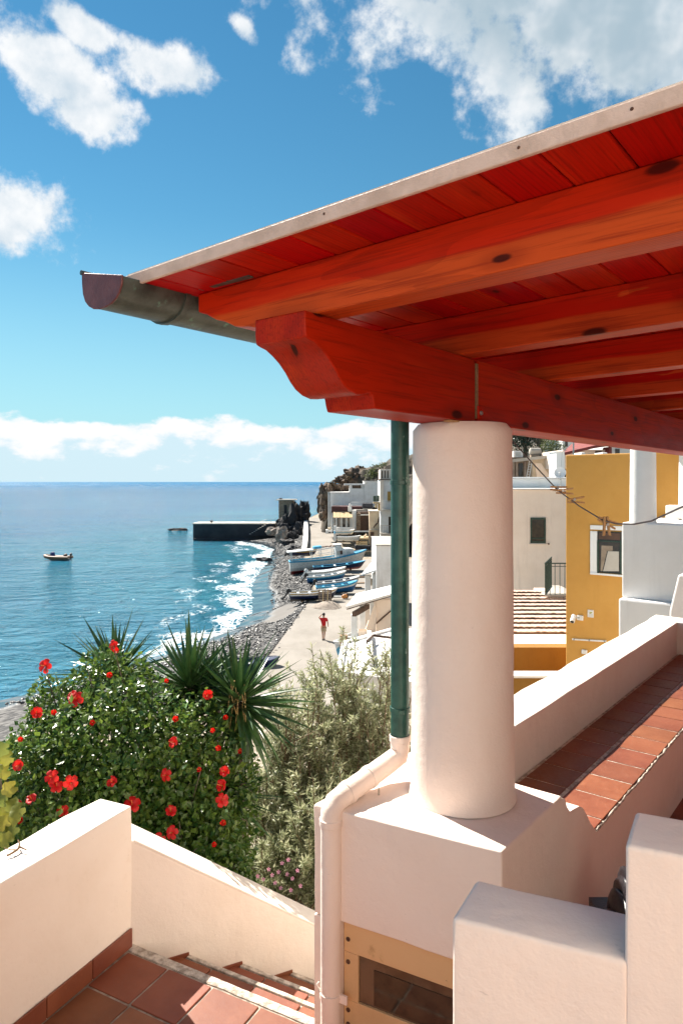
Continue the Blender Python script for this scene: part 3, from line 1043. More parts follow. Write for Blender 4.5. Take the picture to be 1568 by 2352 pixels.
# ---- stepped wall close at the lower right
SZ = -1.08
P0 = on(1037, 2108, SZ)
DR = Vector((math.cos(R(23.5)), -math.sin(R(23.5)), 0))
DB = Vector((math.sin(R(29.5)), math.cos(R(29.5)), 0))
sp = thing('stepped_wall', 'pink stepped stair parapet close by at the lower right', 'wall', P0 + UP * (-3.4 - SZ))
p0 = Vector((P0.x, P0.y, 0))
THK = 0.190
q1 = p0 + DR * 0.397
q2 = q1 + DR * 0.43
for a_, L_, zt_, nm_s in ((p0, 0.403, SZ, 'lower_step'), (q1, 0.436, -0.817, 'upper_step'), (q2, 0.55, -0.555, 'top_step')):
    rough_prism([a_[:2], (a_ + DR * L_)[:2], (a_ + DR * L_ + DB * THK)[:2], (a_ + DB * THK)[:2]], -3.5, zt_, 0.08, 0.005).build(nm_s, M['pink'], sp, smooth=42)

# black folded chair cover glimpsed behind the stepped wall
bc = thing('folded_cover', 'black shiny folded cover half hidden behind the stepped wall', 'cover', kq(0.75, -0.8, FLOORZ))
bp = at(1418, 2060, 3.55)
m_ = MB()
for i, (dx, dz, rx, rz_) in enumerate(((-0.02, -0.14, 0.05, 0.16), (0.02, -0.05, 0.035, 0.16), (0.055, -0.02, 0.03, 0.19), (0.085, -0.01, 0.03, 0.21), (0.12, -0.02, 0.035, 0.24), (0.17, -0.02, 0.05, 0.25))):
    m_.rock((bp.x + dx, bp.y + 0.02 * i, bp.z + dz - 0.10), (rx, 0.16, rz_), 11 + i, 3, 0.10, 1.4, rough=0.04)
m_.span(bp.x - 0.06, bp.x + 0.3, bp.y - 0.1, bp.y + 0.25, FLOORZ, bp.z - 0.15)
m_.build('cloth', M['black'], bc, smooth=60)

# ---- clothes line with pegs, strung from the column
cl_px = [(1168, 1004, 4.08), (1225, 1067, 3.85), (1278.7, 1125, 3.62), (1330, 1163, 3.4), (1381.6, 1194, 3.2), (1414, 1203.4, 3.08), (1454.7, 1204, 2.95), (1495, 1196.6, 2.84), (1568, 1163, 2.62), (1760, 1040, 2.35)]
clp = [at(*p) for p in cl_px]
co = MB().tube(clp, 0.0034, 6).build('clothes_line', M['line'], loc=clp[4], smooth=60)
tag(co, 'thin grey clothes line sagging from the column in front of the ochre house', 'line')
def peg(name_label, c, ang, yaw):
    t_ = thing('clothes_peg', name_label, 'peg', c, 'wooden clothes pegs on the line')
    Mx = frame(c, at(1500, 1107, 3) * 0 + Vector((math.cos(yaw), math.sin(yaw), 0)), UP.cross(Vector((math.cos(yaw), math.sin(yaw), 0))), UP) @ Matrix.Rotation(ang, 4, 'Y') @ Matrix.Scale(1.25, 4)
    for sgn in (1, -1):
        pr = MB().extr([(-0.018, -0.005, sgn * 0.002), (0.012, -0.005, sgn * 0.003), (0.050, -0.005, sgn * 0.007), (0.052, -0.005, sgn * 0.015), (0.02, -0.005, sgn * 0.0115), (-0.018, -0.005, sgn * 0.0085)], (0, 0.01, 0))
        place('prong', pr.mesh('prong', M['peg']), t_, Mx)
    sp_ = MB().tube([(0.010, -0.007, 0.004), (0.010, 0.007, 0.004)], 0.0055, 8)
    place('spring', sp_.mesh('spring', M['steel'], 50), t_, Mx)
peg('upper pair peg, pale wooden clothes peg nearest the column', at(1273, 1122, 3.63), R(6), R(8))
peg('wooden peg clipped just below the uppermost one, prongs splayed', at(1286, 1129, 3.60), R(-2), R(-12))
peg('wooden clothes peg jutting level from the middle of the line', at(1312, 1150, 3.48), R(-4), R(5))
peg('wooden peg hanging straight down at the bottom of the sag', at(1391, 1198, 3.17), R(88), R(0))
peg('peg lying along the line beside the hanging one', at(1384, 1195, 3.19), R(24), R(-10))
# ================================================================== sea, beach, ground
SHORE = np.array([(-20, -60), (10, -42), (24, -34), (30, -26), (37, -19.6), (45, -13.8), (52.2, -10.4), (57.3, -8.6), (64.4, -8.2), (72, -9.2), (79, -10.2), (86.9, -10.8), (105, -11.0), (123.9, -12.0), (133, -15.0), (140, -20.0), (146, -17.0), (160, -14.5), (190, -14), (240, -8), (330, 30), (600, 150)], float)   # (y, x)
EDGE = np.array([(-20, -24), (10, -17), (24, -10.5), (31, -5.4), (42.1, -4.35), (56.4, -3.24), (62, -2.8), (75, -3.4), (88, -4.6), (100, -5.7), (115, -6.2), (160, -9.2), (240, -4), (330, 34), (600, 154)], float)

def xs(y):
    return np.interp(y, SHORE[:, 0], SHORE[:, 1])

def xe(y):
    return np.interp(y, EDGE[:, 0], EDGE[:, 1])

def ground_z(x, y):
    x, y = np.asarray(x, float), np.asarray(y, float)
    a, b = xs(y), xe(y)
    t = np.clip((x - a) / (b - a), 0, 1)
    z = -12 + 1.62 * (t * 0.65 + 0.35 * t * t)
    z = np.where(x < a, -12 + np.maximum((x - a) * 0.10, -2.5), z)
    rise = np.clip((y - 92) / 60, 0, 1) * 1.6
    z = np.where(x > b, -10.46 + rise * 0.9, z)
    # the garden bank under the house
    g = np.clip((34 - y) / 24.0, 0, 1)
    gz = -10.6 + (g * g * (3 - 2 * g)) * 6.25
    gx = np.clip((x + 15) / 9, 0, 1)
    z = np.where(y < 34, np.maximum(z, z + (gz - z) * gx), z)
    return z

def grid_mesh(name, X, Y, Z, mat, attrs=None, smooth=True):
    nr, nc = X.shape
    v = np.stack([X, Y, Z], -1).reshape(-1, 3)
    i = np.arange(nr * nc).reshape(nr, nc)
    q = np.stack([i[:-1, :-1], i[:-1, 1:], i[1:, 1:], i[1:, :-1]], -1).reshape(-1)
    return fast_mesh(name, v, 4, q, mat, attrs, smooth)

def seg_dist(X, Y):
    best = np.full(X.shape, 1e9)
    for (y0, x0), (y1, x1) in zip(SHORE[:-1], SHORE[1:]):
        dx, dy = x1 - x0, y1 - y0
        t = np.clip(((X - x0) * dx + (Y - y0) * dy) / (dx * dx + dy * dy), 0, 1)
        best = np.minimum(best, np.hypot(X - x0 - t * dx, Y - y0 - t * dy))
    return np.where(X > xs(Y), -best, best)

# ---- beach and ground sheet
def ground_mat():
    t = NT('pebble_beach')
    p = t.pos()
    sh = t.attr('shore')          # metres inland from the water line
    eg = t.attr('edge')           # metres inland from the promenade edge
    v = t.n('ShaderNodeTexVoronoi')
    t.l(p, v.inputs['Vector'])
    v.inputs['Scale'].default_value = 3.4
    vc = t.n('ShaderNodeSeparateColor')
    t.l(v.outputs['Color'], vc.inputs[0])
    tone = t.math('MULTIPLY_ADD', t.noise(p, 5.0, 6, 0.7), 0.7, t.math('MULTIPLY', vc.outputs[0], 0.5))
    peb = t.mix(t.ramp(tone, 0.30, 0.85), (0.010, 0.010, 0.012), (0.10, 0.095, 0.09))
    sand = t.mix(t.noise(p, 30, 4, 0.6), (0.105, 0.095, 0.085), (0.14, 0.128, 0.115))
    # one patch of dark sand between the water and the promenade
    sx = t.n('ShaderNodeSeparateXYZ')
    t.l(p, sx.inputs[0])
    ex = t.math('MULTIPLY', t.math('SUBTRACT', sx.outputs[0], -5.1), 1 / 1.5)
    ey = t.math('MULTIPLY', t.math('SUBTRACT', sx.outputs[1], 59.0), 1 / 4.6)
    rr_ = t.math('SQRT', t.math('MULTIPLY_ADD', ex, ex, t.math('MULTIPLY', ey, ey)))
    rr_ = t.math('MULTIPLY_ADD', t.math('SUBTRACT', t.noise(p, 0.9, 4, 0.6), 0.5), 0.6, rr_)
    sm = t.ramp(rr_, 0.85, 1.0, 1.0, 0.0)
    c = t.mix(sm, peb, sand)
    wetn = t.math('MULTIPLY_ADD', t.math('SUBTRACT', t.noise(p, 0.35, 4, 0.6), 0.5), 2.2, sh)
    wet = t.ramp(wetn, 1.6, 2.9, 1.0, 0.0)
    c = t.mix(t.math('MULTIPLY', wet, 0.75), c, (0.025, 0.045, 0.06))
    dry = t.mix(t.ramp(t.noise(p, 0.8, 7, 0.65), 0.35, 0.7), (0.33, 0.28, 0.21), (0.20, 0.15, 0.10))
    dry = t.mix(t.math('MULTIPLY', t.ramp(t.noise(p, 14.0, 5, 0.65), 0.5, 0.75), 0.5), dry, (0.52, 0.47, 0.38))
    c = t.mix(t.ramp(eg, 0.0, 0.6), c, dry)
    rough = t.math('MULTIPLY_ADD', wet, -0.77, 0.85)
    hb = t.math('MULTIPLY', t.math('SUBTRACT', 1.0, t.math('MAXIMUM', wet, sm)), t.math('SUBTRACT', 1.0, v.outputs['Distance']))
    nm = t.bump(hb, 0.9, 0.12)
    return t.done(c, rough, nm)

ys = np.concatenate([np.arange(-12, 32, 0.5), np.arange(32, 150, 0.6), np.arange(150, 330, 6)])
uu = np.concatenate([np.linspace(-1.0, 0, 10)[:-1], np.linspace(0, 1, 34), 1 + np.linspace(0, 1, 40)[1:] ** 2.2])
YY, UU = np.meshgrid(ys, uu, indexing='ij')
A_, B_ = xs(YY), xe(YY)
XX = np.where(UU < 0, A_ + UU * 22, np.where(UU < 1, A_ + UU * (B_ - A_), B_ + (UU - 1) * 120))
ZZ = ground_z(XX, YY)
nzv = np.array([noise.noise(Vector((x * 0.7, y * 0.7, 0))) for x, y in zip(XX.ravel(), YY.ravel())]).reshape(XX.shape)
ZZ = ZZ + nzv * np.where((XX > A_) & (XX < B_), 0.07, 0.02)
near = np.clip((20 - YY) / 8, 0, 1) * (XX > A_)
nz2 = np.array([noise.noise(Vector((x * 1.9, y * 1.9, 3))) for x, y in zip(XX.ravel(), YY.ravel())]).reshape(XX.shape)
ZZ = ZZ + near * nz2 * 0.14
gm_ = grid_mesh('ground', XX, YY, ZZ, ground_mat(), {'shore': (XX - A_).ravel(), 'edge': (XX - B_).ravel()})
tag(obj('ground', gm_), kind='structure')

# ---- sea
def sea_mat():
    t = NT('sea_water')
    p = t.pos()
    sh = t.attr('shore')           # metres out from the water line
    cd = t.n('ShaderNodeVectorMath', operation='LENGTH')
    t.l(p, cd.inputs[0])
    far = t.ramp(cd.outputs['Value'], 60, 900)
    deep = t.mix(far, (0.014, 0.165, 0.320), (0.004, 0.112, 0.250))
    shal = t.ramp(t.math('MULTIPLY_ADD', t.noise(p, 0.05, 4, 0.6), 40.0, sh), 20, 95, 1.0, 0.0)
    c = t.mix(t.math('MULTIPLY', shal, 0.9), deep, (0.030, 0.260, 0.360))
    patch = t.noise(t.mapv(p, (0.012, 0.03, 1)), 1.0, 5, 0.6)
    c = t.mix(t.math('MULTIPLY', t.ramp(patch, 0.42, 0.68), 0.45), c, (0.004, 0.095, 0.230))
    # foam: a broken swash line and lacework behind it
    nf = t.noise(p, 0.16, 3, 0.5)
    s2 = t.math('MULTIPLY_ADD', t.math('SUBTRACT', nf, 0.5), 9.0, sh)
    lace = t.math('ADD', t.noise(t.mapv(p, (1.0, 0.7, 1)), 2.1, 7, 0.75), 0.0)
    vor = t.vor(t.mapv(p, (1.0, 0.55, 1)), 1.5, 'DISTANCE_TO_EDGE')
    net = t.math('MAXIMUM', t.ramp(vor, 0.01, 0.12, 1.0, 0.0), t.ramp(lace, 0.54, 0.66))
    zone = t.ramp(s2, 0.3, 6.5, 1.0, 0.0)
    f1 = t.ramp(t.math('MULTIPLY_ADD', zone, 0.95, t.math('MULTIPLY', lace, 0.75)), 0.88, 1.12)
    f1 = t.math('MULTIPLY', f1, net)
    band = t.ramp(t.math('ABSOLUTE', t.math('SUBTRACT', s2, 1.3)), 0.2, 1.1, 1.0, 0.0)
    band2 = t.math('MULTIPLY', t.ramp(t.math('ABSOLUTE', t.math('SUBTRACT', s2, 6.0)), 0.3, 1.4, 1.0, 0.0), t.math('MULTIPLY', t.ramp(t.noise(p, 0.12, 3, 0.5), 0.45, 0.6), t.ramp(lace, 0.47, 0.60)))
    f2 = t.math('MULTIPLY', t.math('MAXIMUM', band, band2), t.ramp(lace, 0.36, 0.50))
    sy_ = t.n('ShaderNodeSeparateXYZ')
    t.l(p, sy_.inputs[0])
    foam = t.math('MULTIPLY', t.math('MINIMUM', t.math('ADD', f1, f2), 1.0), t.ramp(sy_.outputs[1], 43, 52))
    # scattered tiny whitecaps
    wc = t.noise(t.mapv(p, (0.35, 0.9, 1)), 1.0, 7, 0.75)
    foam = t.math('MAXIMUM', foam, t.math('MULTIPLY', t.ramp(wc, 0.745, 0.785), 0.55))
    c = t.mix(foam, c, (0.88, 0.92, 0.93))
    w1 = t.noise(t.mapv(p, (0.30, 0.55, 1)), 1.0, 4, 0.55, 0.4)
    w2 = t.noise(t.mapv(p, (1.1, 2.0, 1)), 1.0, 5, 0.62, 0.3)
    w3 = t.noise(t.mapv(p, (0.05, 0.09, 1)), 1.0, 3, 0.5)
    h = t.math('MULTIPLY_ADD', w1, 1.0, t.math('MULTIPLY', w2, 0.38))
    h = t.math('MULTIPLY_ADD', w3, 1.6, h)
    nm = t.bump(h, 1.0, 3.0)
    rough = t.math('MULTIPLY_ADD', foam, 0.6, t.ramp(cd.outputs['Value'], 50, 3000, 0.10, 0.28))
    return t.done(c, rough, nm, IOR=1.333, Specular_IOR_Level=t.ramp(cd.outputs['Value'], 60, 700, 0.32, 0.10))

rads = np.concatenate([np.arange(14, 170, 0.7), 170 * (90000 / 170) ** np.linspace(0, 1, 120)])
angs = np.radians(np.concatenate([np.linspace(-100, -32, 40)[:-1], np.linspace(-32, 8, 200), np.linspace(8, 75, 60)[1:]]))
RR, AA = np.meshgrid(rads, angs, indexing='ij')
SX, SY = RR * np.sin(AA), RR * np.cos(AA)
SZ_ = np.full(SX.shape, SEA)
sme = grid_mesh('sea', SX, SY, SZ_, sea_mat(), {'shore': seg_dist(SX, SY).ravel()})
tag(obj('sea', sme), kind='structure')

# ---- promenade sheet with its edge
def concrete():
    t = NT('sunlit_concrete')
    p = t.pos()
    n1 = t.noise(t.mapv(p, (1, 0.5, 1)), 0.45, 7, 0.65)
    c = t.mix(t.ramp(n1, 0.35, 0.7), (0.265, 0.24, 0.21), (0.205, 0.183, 0.155))
    c = t.mix(t.math('MULTIPLY', t.ramp(t.noise(t.mapv(p, (0.5, 2.2, 1)), 1.0, 6, 0.7), 0.55, 0.75), 0.5), c, (0.315, 0.29, 0.255))
    c = t.mix(t.math('MULTIPLY', t.ramp(t.noise(p, 2.0, 6, 0.7), 0.62, 0.78), 0.4), c, (0.19, 0.165, 0.14))
    j = t.n('ShaderNodeTexBrick')
    j.offset = 0.0
    t.l(t.mapv(p, (1, 1, 1), (0.9, 0.3, 0)), j.inputs['Vector'])
    j.inputs['Scale'].default_value = 1.0
    j.inputs['Brick Width'].default_value = 9.0
    j.inputs['Row Height'].default_value = 5.5
    j.inputs['Mortar Size'].default_value = 0.02
    c = t.mix(t.math('MULTIPLY', j.outputs['Fac'], 0.3), c, (0.3, 0.26, 0.22))
    return t.done(c, 0.9, t.bump(t.noise(p, 12, 5, 0.65), 0.3, 0.02))
M['concrete'] = concrete()
pr = MB()
ysl = [31, 36, 42.1, 49, 56.4, 61.2]
left = [(xe(y) + 0.05 + 0.05 * noise.noise(Vector((y, 0, 0))), y) for y in ysl]
pr.prism(left + [(12, 61.2), (12, 31)], -10.95, -10.40)
tag(pr.build('promenade', M['concrete'], bevel=0.03), kind='structure')
pr2 = MB()
yl = [61.3, 70, 80, 90, 98]
lf = [(xe(y) + 1.9, y) for y in yl]
pr2.prism([(p_[0], p_[1]) for p_ in lf] + [(14, 98), (14, 61.3)], -10.95, -10.412)
tag(pr2.build('slipway', M['concrete']), kind='structure')
# ramp rising to the far headland
rm = MB()
rl = [(-4.9, 97.5, -10.40), (-5.15, 108, -9.78), (-5.9, 125, -9.15), (-7.9, 160, -8.1)]
rrr = [(2.2, 97.5, -10.40), (-1.0, 108, -9.78), (-1.1, 125, -9.15), (-2.9, 160, -8.35)]
rm.loft([[Vector(a), Vector(b), Vector(b) - UP * 1.2, Vector(a) - UP * 1.2] for a, b in zip(rl, rrr)])
tag(rm.build('ramp', M['concrete']), kind='structure')
rw = MB()
rings_ = []
for a in rl[0:]:
    a = Vector(a)
    rings_.append([a + Vector((-1.15, 0, -2.2)), a + Vector((-0.05, 0, -2.2)), a + Vector((-0.05, 0, 0.75)), a + Vector((-0.75, 0, 0.75))])
rw.loft(rings_)
o = rw.build('ramp_wall', M['white_far'], loc=(-6, 125, -10), bevel=0.05)
tag(o, 'pale concrete wall along the sea side of the far ramp', 'wall')

# ---- loose pebbles and stones on the beach, uncountable
def stones(n, size, seed, xr):
    r_ = np.random.default_rng(seed)
    bm = bmesh.new()
    bmesh.ops.create_icosphere(bm, subdivisions=1, radius=1.0)
    bv = np.array([v.co[:] for v in bm.verts])
    bf = np.array([[v.index for v in f.verts] for f in bm.faces])
    bm.free()
    y = 37 + (142 - 37) * r_.random(n) ** 1.25
    u = xr[0] + (xr[1] - xr[0]) * r_.random(n)
    x = xs(y) + u * (xe(y) - xs(y))
    band = np.interp(y, [37, 48, 56, 75, 90, 110], [0.4, 0.8, 2.4, 2.6, 2.0, 0.6]) * (0.7 + 0.6 * r_.random(n))
    keep = (x - xs(y) > band) & ~((((x + 5.1) / 1.5) ** 2 + ((y - 59) / 4.6) ** 2 < 0.9)) & ~((x > -6.0) & (y > 97))
    x, y = x[keep], y[keep]
    n = len(x)
    z = ground_z(x, y)
    s = size[0] + (size[1] - size[0]) * r_.random(n) ** 3
    sc = s[:, None] * (0.7 + 0.6 * r_.random((n, 3))) * np.array([1, 1, 0.6])
    a = r_.random(n) * 6.28
    v = bv[None] * (1 + 0.25 * r_.standard_normal((n, len(bv), 1))) * sc[:, None]
    ca, sa = np.cos(a)[:, None], np.sin(a)[:, None]
    vx, vy = v[..., 0] * ca - v[..., 1] * sa, v[..., 0] * sa + v[..., 1] * ca
    v = np.stack([vx + x[:, None], vy + y[:, None], v[..., 2] + (z + 0.25 * s)[:, None]], -1)
    f = bf[None] + (np.arange(n) * len(bv))[:, None, None]
    tn = np.repeat(r_.random(n), len(bv))
    return v.reshape(-1, 3), f.reshape(-1), tn

def stone_mat():
    t = NT('dark_pebbles')
    a = t.attr('tone')
    c = t.mix(t.ramp(a, 0.2, 1.0), (0.006, 0.006, 0.008), (0.085, 0.08, 0.077))
    return t.done(c, 0.5)
vv, ff, tt = stones(17000, (0.035, 0.14), 5, (0.10, 1.03))
sm_ = fast_mesh('pebbles', vv, 3, ff, stone_mat(), {'tone': tt})
tag(obj('pebbles', sm_), 'dark grey pebbles and stones covering the beach', 'pebbles', kind='stuff')
# ================================================================== more materials
M['rock'] = simple('dark_volcanic_rock', (0.020, 0.020, 0.024), (0.075, 0.062, 0.055), 0.9, 0.85, 0.8, 3.0, lo=0.45, hi=0.75)
M['brown_rock'] = simple('brown_rock', (0.055, 0.035, 0.025), (0.17, 0.115, 0.075), 0.7, 0.9, 0.8, 3.0)
M['pale_rock'] = simple('pale_rock', (0.30, 0.25, 0.21), (0.17, 0.13, 0.11), 1.2, 0.9, 0.8, 5.0)
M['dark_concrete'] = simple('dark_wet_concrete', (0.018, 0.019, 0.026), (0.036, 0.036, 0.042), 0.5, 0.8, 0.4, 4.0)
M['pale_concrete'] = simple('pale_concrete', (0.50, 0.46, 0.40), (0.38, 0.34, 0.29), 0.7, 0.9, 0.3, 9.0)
M['stone_wall'] = simple('rough_stone', (0.34, 0.27, 0.20), (0.20, 0.15, 0.11), 2.6, 0.95, 1.0, 4.0)
M['maroon'] = simple('maroon_boards', (0.06, 0.018, 0.018), (0.09, 0.03, 0.028), 2.0, 0.7)
M['red_roof'] = simple('dull_red_roof', (0.26, 0.055, 0.045), (0.17, 0.035, 0.03), 2.0, 0.8, 0.3, 8)
M['brown_door'] = simple('brown_door', (0.10, 0.05, 0.03), (0.07, 0.035, 0.02), 3.0, 0.6)
M['ochre_door'] = simple('ochre_shutter', (0.42, 0.25, 0.05), (0.34, 0.19, 0.04), 3.0, 0.6)
M['reed'] = simple('straw_reed', (0.55, 0.42, 0.24), (0.42, 0.30, 0.16), 4.0, 0.9, 0.4, 20)
M['rail'] = simple('white_iron', (0.62, 0.62, 0.60), None, 1, 0.5)
M['sand'] = simple('grey_sand', (0.32, 0.27, 0.22), (0.22, 0.18, 0.15), 2.5, 0.95, 0.6, 14)
M['skin'] = simple('skin', (0.42, 0.22, 0.14), None, 1, 0.6)
M['hair'] = simple('dark_hair', (0.015, 0.010, 0.008), None, 1, 0.7)
M['tshirt'] = simple('red_cotton', (0.55, 0.012, 0.015), (0.45, 0.01, 0.012), 8, 0.85)
M['shorts'] = simple('beige_cotton', (0.48, 0.38, 0.26), (0.40, 0.31, 0.21), 8, 0.85)
M['coppo'] = simple('sun_bleached_roof_tile', (0.42, 0.28, 0.21), (0.55, 0.43, 0.35), 7.0, 0.85, 0.6, 14)

def paint(name, c, rough=0.45):
    return simple(name, c, tuple(x * 0.78 for x in c), 5.0, rough)
PW_ = paint('boat_white_paint', (0.74, 0.74, 0.72))
PB = paint('boat_blue_paint', (0.012, 0.10, 0.27))
PN = paint('boat_navy_paint', (0.006, 0.014, 0.06))
PT = paint('boat_light_blue_paint', (0.05, 0.34, 0.55))
PY = paint('boat_ochre_paint', (0.50, 0.30, 0.06))
PR = paint('boat_red_paint', (0.22, 0.012, 0.015))
PK = paint('boat_black_paint', (0.012, 0.012, 0.014))
PG = paint('boat_pale_grey', (0.55, 0.57, 0.56))
M['deck'] = simple('boat_inside', (0.30, 0.33, 0.33), (0.20, 0.22, 0.22), 4, 0.7)
M['tan_rubber'] = paint('tan_rubber_tube', (0.22, 0.10, 0.045), 0.55)
M['blue_cover'] = paint('blue_cover', (0.012, 0.03, 0.16), 0.7)

# ================================================================== boats
def boat(label, L, B, H, bands, loc, yaw, group='fishing boats pulled up on the beach', gun=None, outboard=None, thwarts=3, pitch=0.0, name='fishing_boat', cover=None):
    """bands: materials from keel to gunwale; local x runs to the bow"""
    t_ = thing(name, label, 'boat', (0, 0, 0), group)
    ns = 18
    S_ = [0, 0.30, 0.52, 0.68, 0.84, 1.0]
    rings = []
    sheer, half = [], []
    for i in range(ns):
        u = i / (ns - 1)
        hb = B / 2 * (0.72 + 0.28 * math.sin(min(u / 0.45, 1) * math.pi / 2)) if u < 0.45 else B / 2 * math.sqrt(max(0.0, 1 - ((u - 0.45) / 0.55) ** 2.3))
        hb = max(hb, 0.012)
        zs = H * (1.0 + 0.10 * (1 - u) ** 2 + 0.42 * max(0, u - 0.35) ** 1.8 * 2)
        zk = H * 0.75 * max(0, (u - 0.86) / 0.14) ** 2
        x = -L / 2 + L * u + (0.0 if u < 0.9 else 0)
        row = []
        for s in S_:
            w = hb * (s ** 0.48 if u > 0.05 else s ** 0.42) if s > 0 else 0.0
            rake = 0.10 * L * max(0, u - 0.8) / 0.2 * (s - 1) * 0.5
            row.append((x + rake, w, zk + (zs - zk) * s))
        rings.append(row)
        sheer.append(zs)
        half.append(hb)
    m = MB()
    for sgn in (1, -1):
        vs = [(p[0], p[1] * sgn, p[2]) for r_ in rings for p in r_]
        n = len(S_)
        for j in range(n - 1):
            fs = [(i * n + j, i * n + j + 1, (i + 1) * n + j + 1, (i + 1) * n + j) for i in range(ns - 1)]
            m.add(vs, fs, min(j, len(bands) - 1))
        m.add(vs[:n] + [(vs[0][0], 0, vs[k][2]) for k in range(n)], [(k, k + 1, n + k + 1, n + k) for k in range(n - 1)], min(2, len(bands) - 1))
    bm = bmesh.new()
    me = m.mesh('hull', list(bands), 40, recalc=False)
    bm.from_mesh(me)
    bmesh.ops.remove_doubles(bm, verts=bm.verts, dist=0.002)
    bmesh.ops.recalc_face_normals(bm, faces=bm.faces)
    bm.to_mesh(me)
    bm.free()
    hull = obj('hull', me, t_)
    # gunwale, floor, thwarts
    g = MB()
    for sgn in (1, -1):
        g.tube([(r_[-1][0], r_[-1][1] * sgn, r_[-1][2]) for r_ in rings], 0.045 * H / 0.7, 5)
    g.tube([(rings[0][-1][0], -half[0], sheer[0]), (rings[0][-1][0], half[0], sheer[0])], 0.045 * H / 0.7, 5)
    g.build('gunwale', gun or PW_, t_, smooth=50)
    d_ = MB()
    top = [(r_[4][0], max(0.01, r_[4][1] - 0.03), r_[4][2] - 0.12 * H) for r_ in rings]
    d_.loft([[Vector(p), Vector((p[0], -p[1], p[2]))] for p in top], False, False)
    d_.build('floor', M['deck'], t_)
    for k in range(thwarts):
        u = 0.22 + 0.22 * k
        i = int(u * (ns - 1))
        MB().box((rings[i][-1][0], 0, sheer[i] - 0.10 * H), (0.22, 2 * half[i] - 0.05, 0.04)).build('thwart', PW_ if k % 2 else (gun or PW_), t_)
    i = int(0.80 * (ns - 1))
    fd = MB()
    fd.loft([[Vector((r_[-1][0], r_[-1][1] * 0.96, r_[-1][2] - 0.01)), Vector((r_[-1][0], 0, r_[-1][2] + 0.04 * H)), Vector((r_[-1][0], -r_[-1][1] * 0.96, r_[-1][2] - 0.01))] for r_ in rings[i:]], False, False)
    fd.build('foredeck', gun or PW_, t_, smooth=50)
    if outboard:
        e_ = MB()
        x = -L / 2 - 0.18
        z0 = sheer[0]
        e_.loft([[Vector((x + sx * a, sy * b, z0 + z_)) for sx, sy in ((-1, -1), (1, -1), (1, 1), (-1, 1))] for a, b, z_ in ((0.10, 0.10, 0.0), (0.19, 0.14, 0.06), (0.21, 0.15, 0.26), (0.13, 0.10, 0.36))])
        e_.obox((x - 0.07, -0.05, z0 - 0.75), (0.14, 0, 0), (0, 0.10, 0), (0, 0, 0.76))
        e_.obox((x - 0.22, -0.06, z0 - 0.78), (0.36, 0, 0), (0, 0.12, 0), (0, 0, 0.07))
        e_.tube([(x + 0.15, 0, z0 + 0.1), (x + 0.6, 0.05, z0 + 0.16)], 0.025, 6)
        me2 = e_.mesh('outboard_motor', outboard)
        mo = place('outboard_motor', me2, t_, Matrix.Translation((x, 0, z0)) @ Matrix.Rotation(R(38), 4, 'Y') @ Matrix.Translation((-x, 0, -z0)), 0.02)
    if cover:
        c_ = MB()
        c_.loft([[Vector((r_[-1][0], r_[-1][1] * 0.9, r_[-1][2] + 0.02)), Vector((r_[-1][0], r_[-1][1] * 0.4, r_[-1][2] + 0.14 * H)), Vector((r_[-1][0], -r_[-1][1] * 0.4, r_[-1][2] + 0.14 * H)), Vector((r_[-1][0], -r_[-1][1] * 0.9, r_[-1][2] + 0.02))] for r_ in rings[2:15]], False, False)
        c_.build('cover', cover, t_, smooth=50)
    # chocks under the hull
    for u in (-0.25, 0.2):
        MB().box((u * L, 0, 0.0), (0.16, B * 0.55, 0.10)).build('chock', M['old_wood'], t_)
    t_.location = loc
    t_.rotation_euler = (0, pitch, yaw)
    ORG[t_] = Vector((0, 0, 0))
    return t_, rings, sheer, half

def bspot(px0, px1, py, depth, dz=0.0):
    """centre of a boat whose keel is seen between px0 and px1 at row py"""
    p = at((px0 + px1) / 2, py, depth)
    return Vector((p.x, p.y, p.z + dz)), (px1 - px0) / F * depth

c1, L1 = bspot(667, 846, 1311, 82)
b1, rg1, sh1, hf1 = boat('large white cabin fishing boat with a canopy frame, farthest of the beached boats', L1 * 1.0, 2.5, 1.45, [PR, PG, PW_, PW_, PW_], c1, R(9), gun=PT, thwarts=0, pitch=R(-5))
cab = MB()
cab.extr([(0.85, -0.75, 1.25), (3.0, -0.75, 1.25), (2.95, -0.75, 2.35), (2.55, -0.75, 2.45), (1.75, -0.75, 2.45), (1.5, -0.75, 2.95), (0.95, -0.75, 2.95), (0.85, -0.75, 2.5)], (0, 1.5, 0))
cabo = cab.build('cabin', PW_, b1, bevel=0.05)
MB().span(0.95, 1.28, -0.772, -0.765, 1.85, 2.30).build('window', M['pale_concrete'], cabo)
MB().span(1.32, 1.62, -0.774, -0.766, 1.85, 2.32).build('window', M['brown_door'], cabo)
MB().span(2.05, 2.5, -0.772, -0.764, 1.28, 2.1).build('door', PG, cabo)
MB().box((1.2, 0, 3.02), (0.9, 1.7, 0.07)).build('cabin_roof', PW_, cabo)
can = MB()
can.box((-3.3, 0, 2.72), (3.0, 1.9, 0.10), 0)
can.build('canopy', PW_, b1)
fr = MB()
for x in (-4.3, -2.0, -0.9, 0.6):
    for y in (-0.85, 0.85):
        fr.tube([(x, y, 1.2), (x, y, 2.66)], 0.04, 6)
for y in (-0.85, 0.85):
    fr.tube([(-2.0, y, 2.62), (0.7, y, 2.78)], 0.05, 6)
    fr.tube([(-2.0, y, 2.0), (0.7, y, 2.05)], 0.03, 6)
fr.build('canopy_frame', PW_, b1, smooth=50)
MB().box((-1.2, 0.1, 2.90), (0.95, 1.2, 0.28)).build('roof_crate', PT, b1, bevel=0.04)
nt = MB()
